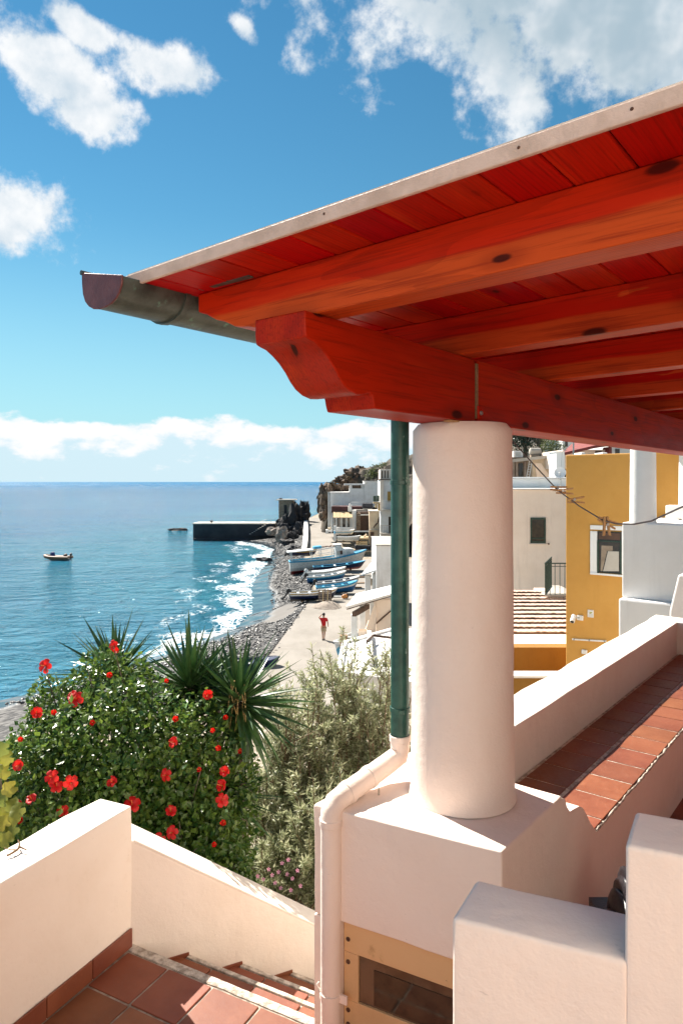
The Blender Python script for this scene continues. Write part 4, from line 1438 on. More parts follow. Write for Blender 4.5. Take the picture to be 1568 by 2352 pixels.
for k in range(9):
    nt.rock((-0.5 + 0.16 * k, random.uniform(-0.5, 0.5), 2.88), (0.16, 0.3, 0.08), 40 + k, 1, 0.3)
nt.build('piled_net', M['rust'], b1)

c2, L2 = bspot(720, 841, 1310, 78)
boat('dark blue wooden boat with a red keel lying close before the cabin boat', L2, 1.6, 0.62, [PR, PN, PN, PN, PN], c2, R(7), gun=PT, thwarts=3, pitch=R(-4))
c3, L3 = bspot(706, 796, 1327, 74.5)
boat('pale grey boat under a light cover beside the dark blue boat', L3, 1.5, 0.72, [PG, PG, PW_, PW_, PW_], c3, R(7), gun=PW_, outboard=PW_, cover=PG, pitch=R(-4))
c4, L4 = bspot(706, 797, 1337, 72)
boat('open boat with a bright blue hull and white rim, motor tilted up', L4, 1.5, 0.72, [PB, PB, PB, PT, PW_], c4, R(7), gun=PW_, outboard=PK, pitch=R(-4))
c5, L5 = bspot(727, 829, 1352, 68.5)
boat('white boat with a navy stripe below its rim, bow raised', L5, 1.5, 0.75, [PW_, PW_, PW_, PW_, PN], c5, R(7), gun=PW_, outboard=PK, pitch=R(-5))
c6, L6 = bspot(727, 823, 1363, 65)
boat('light blue boat with white top strake behind the wooden pallet', L6, 1.5, 0.75, [PB, PB, PB, PW_, PT], c6, R(8), gun=PT, pitch=R(-4))
c7, L7 = bspot(666, 776, 1379, 61)
boat('black hulled boat with white and ochre bands, nearest of the beached row', L7, 1.45, 0.72, [PK, PN, PN, PW_, PY], c7, R(5), gun=PW_, outboard=PK, pitch=R(-2))
c8, L8 = bspot(640, 700, 1290, 92)
boat('small ochre and navy skiff by the stern of the cabin boat', 3.6, 1.3, 0.6, [PN, PN, PN, PY, PY], at(697, 1276, 90), R(12), gun=PY, outboard=PK, thwarts=2)
# small boat beyond the flat white roof, bow towards us
p_ = on(782, 1506, -10.3)
boat('small white and blue boat half hidden by the flat white roof, with a wooden bench', 3.6, 1.35, 0.85, [PT, PT, PW_, PW_, PW_], Vector((0.45, 41.6, -10.35)), R(250), gun=PW_)
# dinghy pulled up by the far house
boat('white and blue dinghy stored on the far house terrace', 1.9 * 1.6, 1.2, 0.55, [PW_, PW_, PT, PW_, PW_], at(791, 1228, 103), R(15), gun=PW_, name='dinghy', thwarts=1)
boat('pale beige skiff below the stored white and blue dinghy', 3.4, 1.2, 0.6, [PW_, PG, PG, PW_, PW_], at(802, 1243, 99), R(-12), gun=PW_, name='skiff', thwarts=2)
# dark boats at the foot of the beach seen past the yucca
boat('navy boat with light blue rim glimpsed behind the yucca leaves', 4.2, 1.5, 0.7, [PN, PN, PN, PN, PN], Vector((-5.6, 39.4, -10.9)), R(4), gun=PN)

# inflatable dinghy moored off the beach
rb = thing('inflatable_dinghy', 'tan inflatable dinghy with a blue covered motor afloat on the open sea', 'boat', (0, 0, 0))
LR = 4.3
tb = MB()
path = [(-LR / 2, -0.72, 0.42), (0, -0.75, 0.40), (1.0, -0.72, 0.44), (1.6, -0.52, 0.52), (2.05, 0.0, 0.62), (1.6, 0.52, 0.52), (1.0, 0.72, 0.44), (0, 0.75, 0.40), (-LR / 2, 0.72, 0.42)]
tb.tube(path, [0.20, 0.24, 0.25, 0.25, 0.25, 0.25, 0.25, 0.24, 0.20], 12)
tb.build('tube', M['tan_rubber'], rb, smooth=60)
hl = MB()
hl.loft([[Vector((x, -w, 0.28)), Vector((x, 0, z)), Vector((x, w, 0.28))] for x, w, z in ((-2.0, 0.7, -0.05), (0, 0.72, -0.08), (1.2, 0.55, 0.0), (1.95, 0.05, 0.35))], False, False)
hl.build('hull', PW_, rb)
MB().span(-1.9, 1.2, -0.55, 0.55, 0.20, 0.26).build('floor', M['deck'], rb)
MB().loft([[Vector((x_ + 0.75, y_, z_)) for x_, y_ in ((-0.28 * k, -0.25 * k), (0.28 * k, -0.25 * k), (0.28 * k, 0.25 * k), (-0.28 * k, 0.25 * k))] for z_, k in ((0.4, 0.9), (0.9, 1.0), (1.2, 0.75))]).build('covered_console', M['blue_cover'], rb, bevel=0.05)
MB().rock((-1.35, 0, 0.72), (0.32, 0.3, 0.28), 3, 2, 0.15).build('bundle', M['brown_door'], rb, smooth=60)
m_ = MB().box((-2.25, 0, 0.85), (0.3, 0.3, 0.4)).box((-2.28, 0, 0.3), (0.14, 0.12, 0.8))
m_.build('outboard_motor', M['black'], rb, bevel=0.05)
rb.location = at(132, 1286, 107) * 1.0
rb.location.z = SEA + 0.02
rb.rotation_euler = (0, 0, R(172))

# ================================================================== jetty, tower, rocks
JY = 143.0
jt = thing('jetty', 'long dark concrete jetty with steps, reaching left into the sea', 'jetty', at(530, 1240, JY))
xl, xr = at(443.5, 1200, JY).x, at(632, 1200, JY).x
zt = at(500, 1204.3, JY).z
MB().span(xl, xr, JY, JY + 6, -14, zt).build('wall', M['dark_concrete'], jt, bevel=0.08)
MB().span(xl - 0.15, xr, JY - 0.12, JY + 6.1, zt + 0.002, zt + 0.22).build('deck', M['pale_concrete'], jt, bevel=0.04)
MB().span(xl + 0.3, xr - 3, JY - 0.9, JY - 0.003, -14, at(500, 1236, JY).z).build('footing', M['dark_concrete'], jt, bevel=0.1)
stp = MB()
x0, z0 = at(574, 1226, JY).x, at(574, 1226, JY).z
for k in range(9):
    stp.span(x0 + k * 0.42, x0 + 4.9, JY - 1.1, JY - 0.004, z0 - 0.3 + k * 0.26, z0 + k * 0.26)
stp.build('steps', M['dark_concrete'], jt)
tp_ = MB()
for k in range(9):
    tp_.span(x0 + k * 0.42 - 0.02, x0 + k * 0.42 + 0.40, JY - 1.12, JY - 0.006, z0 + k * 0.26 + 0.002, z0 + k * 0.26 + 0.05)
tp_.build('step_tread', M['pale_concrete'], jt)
rl_ = MB()
for px in (598, 612, 622, 633):
    b_ = at(px, 1204, JY)
    rl_.tube([(b_.x, JY - 0.05, zt), (b_.x, JY - 0.05, zt + 1.0 + (0.1 if px > 610 else -0.3))], 0.035, 5)
rl_.tube([(at(590, 1204, JY).x, JY - 0.05, zt + 0.3), (at(612, 1204, JY).x, JY - 0.05, zt + 1.05), (at(634, 1204, JY).x, JY - 0.05, zt + 1.08)], 0.03, 5)
rl_.build('railing', M['steel'], jt)
bl = MB().lathe([(0.30, 0), (0.26, 0.1), (0.20, 0.35), (0.36, 0.5), (0.36, 0.58), (0.1, 0.64)], at(486, 1203.5, JY + 2.5) + UP * 0.15, 14)
bl.box(at(486, 1203.5, JY + 2.5) + UP * 0.12, (1.0, 0.8, 0.16))
bl.build('bollard', M['dark_concrete'], jt, smooth=45)

tr = thing('lookout_tower', 'small square grey lookout hut with flat roof on the jetty rocks', 'hut', at(658, 1190, 144.5))
a_, b_ = at(641, 1149, 144.5), at(674, 1192, 144.5)
MB().span(a_.x, b_.x, 143.4, 146.4, b_.z - 2, a_.z).build('wall', M['stone_wall'], tr, bevel=0.05)
MB().span(a_.x - 0.45, b_.x + 0.6, 142.9, 146.9, a_.z + 0.002, a_.z + 0.22).build('roof', M['pale_concrete'], tr, bevel=0.03)
MB().box((a_.x + 0.3, 145, a_.z + 0.35), (0.6, 0.8, 0.24)).build('vent', M['dark_concrete'], tr)
MB().span(a_.x + 1.1, a_.x + 1.7, 143.37, 143.395, a_.z - 3.0, a_.z - 0.9).build('doorway', M['rock'], tr)

def rockthing(label, specs, mat, name='rock'):
    c = Vector(specs[0][0])
    t_ = thing(name, label, 'rock', c - UP * specs[0][1][2])
    m = MB()
    for i, (p, rad, seed) in enumerate(specs):
        m.rock(p, rad, seed, 4 if max(rad) > 1.5 else 3, 0.42, 1.25, rough=0.22)
    m.build('stone', mat, t_, smooth=28)
    return t_
rockthing('large dark craggy rock mass where the jetty meets the beach', [(at(668, 1218, 141), (2.6, 2.5, 3.4), 1), (at(658, 1210, 141), (1.6, 1.6, 1.8), 2), (at(686, 1196, 143), (1.5, 1.6, 2.6), 3), (at(682, 1180, 150), (1.5, 1.6, 1.9), 4), (at(690, 1230, 138), (1.4, 1.5, 2.2), 5), (at(672, 1240, 133), (1.6, 1.4, 1.5), 9), (at(648, 1200, 141), (0.9, 0.9, 1.0), 19)], M['rock'], 'rock_outcrop')
rockthing('tall dark rock pinnacle right of the lookout hut', [(at(700, 1178, 150), (1.05, 1.0, 2.1), 6), (at(694, 1170, 151), (0.8, 0.8, 1.6), 7)], M['rock'], 'rock_pinnacle')
rockthing('big pale brown boulder leaning at the foot of the dark rocks', [(at(648, 1229, 131), (1.05, 0.9, 1.35), 8)], M['pale_rock'], 'boulder')
rockthing('striped grey boulder beside the jetty steps', [(at(628, 1221, 135), (1.4, 0.9, 0.75), 10)], M['pale_rock'], 'boulder')
rockthing('dark boulder at the water edge below the outcrop', [(at(660, 1248, 126), (1.0, 0.9, 0.8), 12)], M['rock'], 'boulder')
pk = at(411, 1215, 172)
pk.z = SEA + 0.1
rockthing('low black reef breaking the surface left of the jetty', [(pk, (2.1, 1.0, 0.55), 13), (pk + V(1.2, 0.2, 0), (0.9, 0.7, 0.45), 14)], M['rock'], 'reef_rock')
p_ = on(611, 1287, -11.9)
rockthing('small dark rock standing in the swash', [(p_, (1.25, 0.7, 0.42), 15)], M['rock'], 'beach_rock')
for i, (px, py, r_, lab) in enumerate(((676, 1262, 0.9, 'wet dark rock under the ramp wall corner'), (690, 1268, 0.7, 'dark rock nearest the cabin boat stern'), (664, 1272, 0.6, 'squat dark stone between surf and slipway'), (706, 1265, 0.5, 'small dark block against the ramp wall'))):
    rockthing(lab, [(on(px, py, -11.0) , (r_, r_, r_ * 0.7), 20 + i)], M['rock'], 'beach_rock')

# ================================================================== headland behind the far houses
def hill_z(x, y):
    xb = np.interp(y, [55, 70, 100, 119, 126, 150, 200, 260], [11, 10, 9.5, 7, -4.3, -5.0, -3.0, 6])
    d = np.maximum(x - xb, 0)
    return np.where(d > 0, -12.4 + (11.8 * (1 - np.exp(-d / 2.4)) + 0.30 * d) * np.clip((y - 55) / 9, 0, 1), -14.5)
gx, gy = np.meshgrid(np.linspace(-8, 80, 120), np.linspace(55, 240, 150))
gz = hill_z(gx, gy)
nn = np.array([noise.fractal(Vector((x * 0.22, y * 0.22, z * 0.22)), 0.8, 2.1, 5) for x, y, z in zip(gx.ravel(), gy.ravel(), gz.ravel())]).reshape(gx.shape)
amt = np.clip((gz + 11.2) / 5, 0, 1)
gz = gz + nn * 1.25 * amt
gx2 = gx + amt * 0.9 * np.roll(nn, 7, 0)
hm = grid_mesh('hill', gx2, gy, gz, None if False else simple('headland', (0.030, 0.027, 0.020), (0.10, 0.075, 0.05), 0.35, 0.95, 0.9, 1.5), smooth=False)
tag(obj('hill', hm), kind='structure')
rockthing('dark overhanging cliff rock left of the far white house', [(at(744, 1150, 121), (1.0, 1.4, 3.0), 31), (at(749, 1132, 122), (1.3, 1.5, 1.7), 32), (at(743, 1178, 119), (0.7, 1.0, 1.2), 33), (at(765, 1124, 124), (1.9, 1.5, 1.2), 36)], M['brown_rock'], 'cliff_rock')
rockthing('brown spiky crag on the skyline above the far white house', [(at(815, 1100, 128), (2.2, 2.0, 1.6), 34), (at(832, 1095, 130), (1.3, 1.5, 1.9), 35), (at(795, 1107, 127), (1.6, 1.5, 1.0), 37), (at(822, 1086, 129), (0.6, 0.6, 0.8), 38)], M['brown_rock'], 'crag')

# ================================================================== far houses across the bay
def fspan(m, px0, px1, py0, py1, Y, th, mi=0):
    """block whose front, at distance Y, covers px0..px1, py0..py1"""
    a, b = at(px0, py0, Y), at(px1, py1, Y)
    return m.span(a.x, b.x, Y, Y + th, b.z, a.z, mi)

def far_house(label, loc_px, Y, name='house'):
    p = at(loc_px[0], loc_px[1], Y)
    return thing(name, label, 'house', p)

fh = far_house('white stepped house with a long blank wall, farthest on the shore', (815, 1170), 116)
m = MB()
fspan(m, 759, 802, 1132, 1175, 116, 8)
wall = fspan(m, 836, 873, 1106, 1165, 116.004, 7).build('wall', M['white_far'], fh, bevel=0.04)
fspan(MB(), 802.2, 835.8, 1122, 1165, 116.003, 7).build('wall', M['white_far'], fh)
m = MB()
fspan(m, 802.2, 808.5, 1114.5, 1121.9, 116.01, 4)
fspan(m, 829, 835.8, 1114.5, 1121.9, 116.4, 4)
m.build('parapet_post', M['white_far'], fh)
fspan(MB(), 808.6, 828.8, 1114.6, 1121.9, 118.5, 0.2).build('window', M['dark_glass'], fh)
fspan(MB(), 790, 839, 1111, 1114.2, 115.4, 5).build('roof', M['white_far'], fh)
fspan(MB(), 757, 803, 1130.4, 1131.8, 115.8, 8.4).build('coping', M['white_far'], fh)
fspan(MB(), 835, 874, 1104.6, 1105.8, 115.8, 7).build('coping', M['white_far'], fh)
fspan(MB(), 760, 832, 1161.5, 1163, 115.6, 0.4).build('ledge', M['white_far'], fh)
m = MB()
for px in (753, 757.5, 761.5):
    fspan(m, px, px + 2.6, 1130 + (px - 753) * 0.5, 1222, 115.3 - (px - 753) * 0.5, 0.5)
m.build('pillar', M['white_far'], fh)
bn = thing('slatted_bench', 'pale slatted bench against the long white far wall', 'bench', at(818, 1163, 113))
fspan(MB(), 805.6, 832, 1152.4, 1155.2, 113, 0.12).build('backrest', M['rail'], bn)
fspan(MB(), 805.6, 827, 1156.8, 1160, 113, 0.12).build('backrest', M['rail'], bn)
fspan(MB(), 805.6, 832, 1160.6, 1162, 112.2, 0.7).build('seat', M['rail'], bn)
wt = thing('water_tank', 'dark grey rounded water tank on the flat roof by the far beige house', 'tank', at(843, 1169, 110))
a_, b_ = at(831, 1162, 110), at(856, 1162, 110)
MB().tube([(a_.x, 110, a_.z), (a_.x + 0.1, 110, a_.z), (b_.x - 0.1, 110, a_.z), (b_.x, 110, a_.z)], [0.3, 0.48, 0.48, 0.3], 16).build('body', M['dark_concrete'], wt, smooth=50)
fspan(MB(), 833, 854, 1167, 1170, 109.7, 0.6).build('cradle', M['pale_concrete'], wt)

lh = far_house('low white house with maroon boarding and a reed pergola, below the stepped house', (790, 1215), 108)
fspan(MB(), 761, 806, 1163.2, 1177.5, 110, 5).build('boarding', M['maroon'], lh)
fspan(MB(), 806.2, 848, 1163.5, 1172, 110.2, 4).build('boarding', M['maroon'], lh)
fspan(MB(), 803.5, 848, 1170.5, 1176, 109.0, 5).build('roof', M['pale_concrete'], lh)
fspan(MB(), 766, 813, 1187, 1222, 109.9, 4.5).build('wall', M['white_far'], lh)
m = MB()
for k in range(14):
    a, b = at(765 + k * 3.15, 1178.5 + 0.6 * math.sin(k * 2.2), 107), at(766 + k * 3.1, 1187.5, 107)
    m.obox((a.x, 106.4, b.z - 0.1), (0.17, 0, 0), (0, 3.4, 0.75), (0, 0, 0.07))
m.build('reed_roof', M['reed'], lh)
for px in (768, 779, 795, 806):
    fspan(MB(), px, px + 1.8, 1187, 1211, 106.8, 0.13).build('post', M['brown_door' if px < 790 else 'rail'], lh)
for px0, px1 in ((774, 778), (786.5, 792.5), (798, 802)):
    w_ = fspan(MB(), px0, px1, 1190, 1212, 109.86, 0.035).build('door', M['dark_glass'], lh)
fspan(MB(), 771, 812, 1211, 1222, 105.5, 0.35).build('terrace_wall', M['white_far'], lh, bevel=0.02)
fspan(MB(), 766, 772, 1208, 1243, 104.6, 0.5).build('gate_post', M['white_far'], lh, bevel=0.02)
gb = MB()
a, b = at(799, 1160, 108.8), at(807.5, 1175, 108.8)
gb.extr([(a.x, 108.8, b.z), (b.x, 108.8, b.z), (b.x, 108.8, a.z - 0.4), ((a.x + b.x) / 2, 108.8, a.z + 0.3), (a.x, 108.8, a.z - 0.4)], (0, 1.2, 0)).build('gable', M['white_far'], lh)

sr = far_house('ruined stone shed with a brown wall between the far houses', (833, 1218), 107)
m = MB()
for i in range(8):
    for j in range(14):
        c = at(818.5 + i * 1.15 + 0.4 * (j % 2), 1179.5 + j * 2.9, 106.9)
        m.rock((c.x, 107, c.z), (0.085, 0.2, 0.13), i * 20 + j, 1, 0.25)
m.build('rubble_pier', M['stone_wall'], sr)
fspan(MB(), 818, 848, 1176, 1222, 107.4, 3).build('wall', M['brown_door'], sr)
fspan(MB(), 821, 847.5, 1181.5, 1184, 106.9, 0.5).build('lintel', M['rail'], sr)
fspan(MB(), 809, 817.5, 1172, 1217, 107.2, 2).build('side_wall', M['white_far'], sr)

bh = far_house('beige house with a brown door and peeling plaster, right of the stone shed', (862, 1258), 104)
fspan(MB(), 848, 877, 1175, 1259, 104, 6).build('wall', M['beige_far'], bh, bevel=0.04)
fspan(MB(), 847, 878, 1173.4, 1174.9, 103.7, 6.4).build('coping', M['pale_concrete'], bh)
fspan(MB(), 850, 858.5, 1222, 1258, 103.93, 0.07).build('door', M['brown_door'], bh)
fspan(MB(), 847.6, 870, 1216.2, 1218, 103.5, 0.5).build('ledge', M['pale_concrete'], bh)
pz = MB()
a = at(864, 1196, 103.97)
pz.extr([at(857, 1211, 103.975), at(861, 1204, 103.975), at(866, 1200, 103.975), at(869, 1188, 103.975), at(874, 1186, 103.975), at(873, 1192, 103.975), at(867, 1203, 103.975), at(858, 1213, 103.975)], (0, 0.02, 0))
pz.build('bare_patch', M['brown_door'], bh)
tgh = far_house('tall white balconied house at the edge of the green downpipe', (888, 1240), 100)
fspan(MB(), 873.5, 915, 1102, 1250, 100.5, 8).build('wall', M['white_far'], tgh, bevel=0.04)
fspan(MB(), 872.6, 880, 1103, 1172, 100.1, 0.38).build('corner_pilaster', M['pale_pink'], tgh)
sh_ = fspan(MB(), 889.5, 901, 1129, 1153, 100.40, 0.09).build('shutter', M['ochre_door'], tgh)
for (p0_, p1_, y0_, y1_) in ((878.5, 915, 1151, 1170), (873.5, 915, 1207, 1225)):
    sl_ = fspan(MB(), p0_ - 1, p1_, y1_, y1_ + 2.2, 99.2, 1.3).build('balcony', M['pale_concrete'], tgh)
    m = MB()
    n_ = 12
    for k in range(n_):
        px = p0_ + (p1_ - p0_) * k / (n_ - 1)
        a, b = at(px, y0_, 99.3), at(px, y1_, 99.3)
        m.tube([(a.x, 99.3, b.z), (a.x, 99.22, (a.z + b.z) / 2 - 0.15), (a.x, 99.3, a.z)], 0.03, 4)
    a, b = at(p0_, y0_, 99.3), at(p1_, y0_, 99.3)
    m.tube([a, b], 0.04, 4)
    m.build('railing', M['rail'] if y0_ < 1180 else M['steel'], sl_)
fspan(MB(), 892, 901, 1187, 1224, 100.40, 0.08).build('door', M['dark_glass'], tgh)
fspan(MB(), 873, 915, 1078, 1100.5, 101.2, 5).build('upper_storey', M['pale_pink'], tgh, bevel=0.03)
fspan(MB(), 871.6, 915, 1100.7, 1102.4, 100.2, 6).build('cornice', M['brown_door'], tgh)
for px in (876, 882.5, 889):
    fspan(MB(), px, px + 2.6, 1081, 1098, 101.14, 0.05).build('window', M['brown_door'], tgh)
at_ = MB()
a = at(875.5, 1078, 102)
at_.tube([a, a + UP * 1.4], 0.02, 4)
at_.build('aerial', M['steel'], tgh)
cr_ = thing('plant_tubs', 'ochre crates and dark plant tubs stacked beside the balconied house', 'tubs', at(866, 1172, 102))
for k, (px0, px1, y0, y1, mm) in enumerate(((857, 864, 1139, 1152, 'dark_green'), (865, 871, 1138, 1152, 'dark_green'), (857, 872, 1153, 1157, 'reed'), (861, 867, 1158, 1166, 'reed'), (868, 873, 1157, 1173, 'ochre_door'))):
    fspan(MB(), px0, px1, y0, y1, 101.6 + 0.02 * k, 0.8).build('tub', M[mm], cr_, bevel=0.05)
dk = thing('timber_deck', 'pale timber deck with steps below the ruined stone shed', 'deck', at(832, 1252, 100))
fspan(MB(), 816, 847, 1236, 1240, 100, 4).build('platform', M['reed'], dk)
for k in range(4):
    fspan(MB(), 818, 844, 1243 + k * 3.6, 1245.6 + k * 3.6, 99.6 - 0.35 * k, 0.5).build('step', M['reed'], dk)
fspan(MB(), 813.5, 847, 1219.5, 1222, 99.9, 0.2).build('top_rail', M['rail'], dk)
for px in (815.5, 846):
    fspan(MB(), px, px + 0.9, 1221, 1252, 99.95, 0.12).build('post', M['brown_door'], dk)
fspan(MB(), 815, 850, 1254, 1262, 98, 3).build('base', M['dark_concrete'], dk)
m = MB()
for k in range(5):
    fspan(m, 829 + k * 2.6, 831.6 + k * 2.6, 1237 - k * 2.4, 1239.5 - k * 2.2, 101.2, 1.0)
m.build('stair_flight', M['beige_far'], dk)
vn_ = thing('equipment_box', 'white box with dark slot standing at the ramp edge', 'box', at(754, 1226, 112))
fspan(MB(), 747.5, 762, 1217, 1226, 112, 1.1).build('case', M['white_far'], vn_, bevel=0.06)
fspan(MB(), 752, 759.5, 1212.5, 1216.9, 112.2, 0.7).build('lid', M['beige_far'], vn_, bevel=0.06)
fspan(MB(), 754, 760, 1222, 1224.5, 111.97, 0.02).build('slot', M['black'], vn_)

# ================================================================== nearer shore houses left of the downpipe
wb = thing('white_house', 'plain white house wall beside the downpipe, above the porch roof', 'house', at(880, 1360, 53))
fspan(MB(), 863.5, 935, 1253, 1378, 53, 8).build('wall', M['white_far'], wb, bevel=0.05)
fspan(MB(), 862.4, 935, 1251.2, 1252.8, 52.8, 8.4).build('coping', M['pale_concrete'], wb)
lr = thing('lean_to', 'small sloping lean-to roof with a pier against the plain white house', 'lean-to', at(850, 1362, 55))
a0, a1, a2, a3 = at(829, 1323, 54.4), at(863, 1312, 53.3), at(866, 1286, 58), at(852, 1296, 59)
MB().extr([a0, a1, a2, a3], (0, 0, 0.12)).build('roof', M['white_far'], lr)
fspan(MB(), 838, 851, 1322, 1366, 54.6, 0.5).build('pier', M['white_far'], lr, bevel=0.03)
fspan(MB(), 855, 863.3, 1318, 1366, 54.0, 0.4).build('pier', M['white_far'], lr, bevel=0.03)
fspan(MB(), 851, 855, 1330, 1345, 55.6, 0.3).build('back_wall', M['stone_wall'], lr)

pc = thing('beach_porch', 'white tiled porch roof on square piers beside the promenade', 'porch', at(840, 1470, 43))
r0, r1, r2, r3 = at(794, 1398.5, 41.4), at(900, 1368, 45.0), at(900, 1348, 50.0), at(817, 1368, 46.5)
MB().extr([r0, r1, r2, r3], (0, 0, 0.14)).build('roof', M['white_far'], pc, bevel=0.02)
MB().extr([r0 + V(0.05, 0.05, -0.06), r1 + V(0, 0.05, -0.06), r1 + V(0, 0.2, -0.06), r0 + V(0.2, 0.2, -0.06)], (0, 0, 0.055)).build('roof_edge', M['brown_door'], pc)
bq = at(812, 1404, 42.0)
MB().obox((bq.x - 0.1, 41.9, bq.z - 0.30), (0.26, 0, 0), (0.9, 2.6, 0), (0, 0, 0.30)).build('bracket', M['brown_door'], pc, bevel=0.02)
for px0, px1, y0, y1, Y in ((806.5, 820, 1412.5, 1490, 42.0), (825.5, 838.5, 1392, 1475, 44.2), (850, 858, 1384, 1440, 46.5)):
    fspan(MB(), px0, px1, y0, y1, Y, 0.36).build('pier', M['white_far'], pc, bevel=0.02)
fspan(MB(), 838.7, 898, 1375, 1470, 48.2, 0.3).build('back_wall', M['pale_pink'], pc)
fspan(MB(), 863, 898, 1377, 1456, 45.2, 0.25).build('side_wall', M['pale_pink'], pc, bevel=0.02)
ms = MB()
A1, A2 = at(841, 1450, 44.6), at(860, 1398, 46.0)
ms.extr([at(839, 1447, 44.6), at(851, 1465, 44.6), at(866, 1408, 45.1), at(860, 1386, 45.1)], (0.0, 0.25, 0))
ms.build('stair_parapet', M['pale_pink'], pc)
hr = MB()
hr.tube([at(864, 1432, 45.1), at(897, 1403, 45.1)], 0.05, 6)
hr.build('handrail', M['brown_door'], pc)
bx = thing('plastic_crate', 'open pale crate between the porch piers', 'crate', at(832, 1468, 43.2))
m = MB()
p_ = at(822.5, 1465, 43.1)
m.obox(p_, (0.55, 0, 0), (0, 0.6, 0), (0, 0, 0.02))
for d_ in (0, 0.58):
    m.obox(p_ + V(0, d_, 0), (0.55, 0, 0), (0, 0.02, 0), (0, 0, 0.42))
for d_ in (0, 0.53):
    m.obox(p_ + V(d_, 0, 0), (0.02, 0, 0), (0, 0.6, 0), (0, 0, 0.42))
m.build('case', M['pale_pink'], bx)

fr_ = thing('flat_roof_house', 'low house with a flat white roof below the garden shrubs', 'house', V(4, 28, -10.4))
rz = -7.5
q = [on(785, 1477, rz), on(897, 1446, rz), V(9.5, 37.5, rz), V(9.5, 22.5, rz), on(772, 1540, rz)]
MB().prism([p[:2] for p in q], -11.5, rz).build('wall', M['white_far'], fr_, bevel=0.05)
ky = [q[4], q[0], q[1]]
for a, b in zip(ky[:-1], ky[1:]):
    d_ = (b - a).normalized()
    n_ = Vector((d_.y, -d_.x, 0))
    MB().obox(a + UP * 0.003, b - a, n_ * 0.25, UP * 0.10).build('kerb', M['white_far'], fr_, bevel=0.03)
a, b = on(843, 1462, rz), on(846, 1530, rz)
d_ = (b - a).normalized()
MB().obox(a + UP * 0.004, b - a, Vector((d_.y, -d_.x, 0)) * -0.2, UP * 0.30).build('upstand', M['white_far'], fr_, bevel=0.03)
pp_ = MB().tube([on(843, 1490, rz) + UP * 0.35, on(857, 1477, rz) + UP * 0.35, on(897, 1482, rz) + UP * 0.35], 0.06, 6)
pp_.tube([on(843, 1490, rz) + UP * 0.3, on(855, 1487, rz) + UP * 0.05], 0.08, 6)
pp_.build('roof_pipe', M['brown_door'], fr_, smooth=60)

# wooden box on a post by the roof
wbx = thing('wooden_bin', 'brown plank box with an upright stick beside the small boat', 'bin', at(789, 1470, 38))
bt = at(789, 1472, 38.0)
for k in range(3):
    MB().obox((bt.x - 0.2 + k * 0.137, 38, bt.z - 3.2 + 3.05), (0.125, 0, 0), (0, 0.35, 0), (0, 0, 0.42)).build('plank', M['old_wood'], wbx)
MB().obox((bt.x - 0.2, 38.02, -10.45), (0.4, 0, 0), (0, 0.3, 0), (0, 0, bt.z - 0.15 + 10.45)).build('stand', M['old_wood'], wbx)
MB().tube([(bt.x, 38.1, bt.z + 0.25), (bt.x, 38.1, bt.z + 0.78)], 0.025, 6).build('stick', M['old_wood'], wbx)

# pallet, poles, sand heap
pt = thing('wooden_pallet', 'grey wooden pallet standing on edge before the beached boats', 'pallet', at(746, 1380, 60.2))
for k in range(6):
    fspan(MB(), 731, 761.5, 1354.5 + k * 4.3, 1357.2 + k * 4.3, 60.2, 0.05).build('slat', M['pale_rock'], pt)
for px in (732, 745, 758):
    fspan(MB(), px, px + 2.5, 1355, 1380, 60.26, 0.10).build('stringer', M['old_wood'], pt)
pl_ = thing('pole_pair', 'two pale poles stuck upright in the sand heap', 'poles', at(747, 1386, 58.5))
for px, y0 in ((741.5, 1356), (752, 1352)):
    MB().tube([at(px, 1388, 58.3), at(px + 0.4, y0, 58.3)], 0.045, 6).build('pole', M['reed'], pl_, smooth=50)
sp_ = MB()
c = on(752, 1394, -10.40)
rings_ = []
for k in range(9):
    t = k / 8
    row = []
    for j in range(36):
        a = 2 * math.pi * j / 36
        rr_ = (1 - t) ** 0.85 * (1.25 + 0.22 * noise.noise(Vector((math.cos(a) * 1.5, math.sin(a) * 1.5, t * 2))))
        row.append(c + V(math.cos(a) * rr_ * 1.02, math.sin(a) * rr_, 0.02 + 0.68 * t - 0.2 * t * t + 0.05 * noise.noise(Vector((math.cos(a) * 4, math.sin(a) * 4, t * 5)))))
    rings_.append(row)
sp_.loft(rings_)
o = sp_.build('sand_heap', M['sand'], loc=c, smooth=60)
tag(o, 'heap of grey sand on the promenade before the boats', 'sand heap')
og_ = thing('orange_buoy', 'orange float lying beside a white plank near the boats', 'float', at(791, 1372, 62))
MB().rock(at(791, 1370, 62), (0.28, 0.22, 0.2), 2, 2, 0.1).build('float', paint('orange_plastic', (0.55, 0.22, 0.05)), og_, smooth=60)
MB().rock(at(796, 1368, 62.2), (0.2, 0.2, 0.24), 4, 2, 0.1).build('rope_coil', M['brown_door'], og_, smooth=60)
wp = fspan(MB(), 762, 784, 1369.5, 1373.5, 61.5, 0.25).build('white_plank', PW_, loc=at(772, 1373, 61.5), bevel=0.02)
tag(wp, 'short white plank on the ground behind the sand heap', 'plank')
for i, (px, py, d_, w_, lab) in enumerate(((800, 1344, 67, 1.4, 'dark keel plank lying beside the light blue boat'), (812, 1334, 70, 1.6, 'weathered plank by the bow of the white boat'), (806, 1321, 74, 1.8, 'grey plank lying at the bow of the blue boat'))):
    p_ = on(px + 14, py + 6, -10.40)
    o = MB().box(p_ + UP * 0.05, (w_, 0.22, 0.08), R(8 + 5 * i)).build('loose_plank', M['old_wood'], loc=p_)
    tag(o, lab, 'plank')

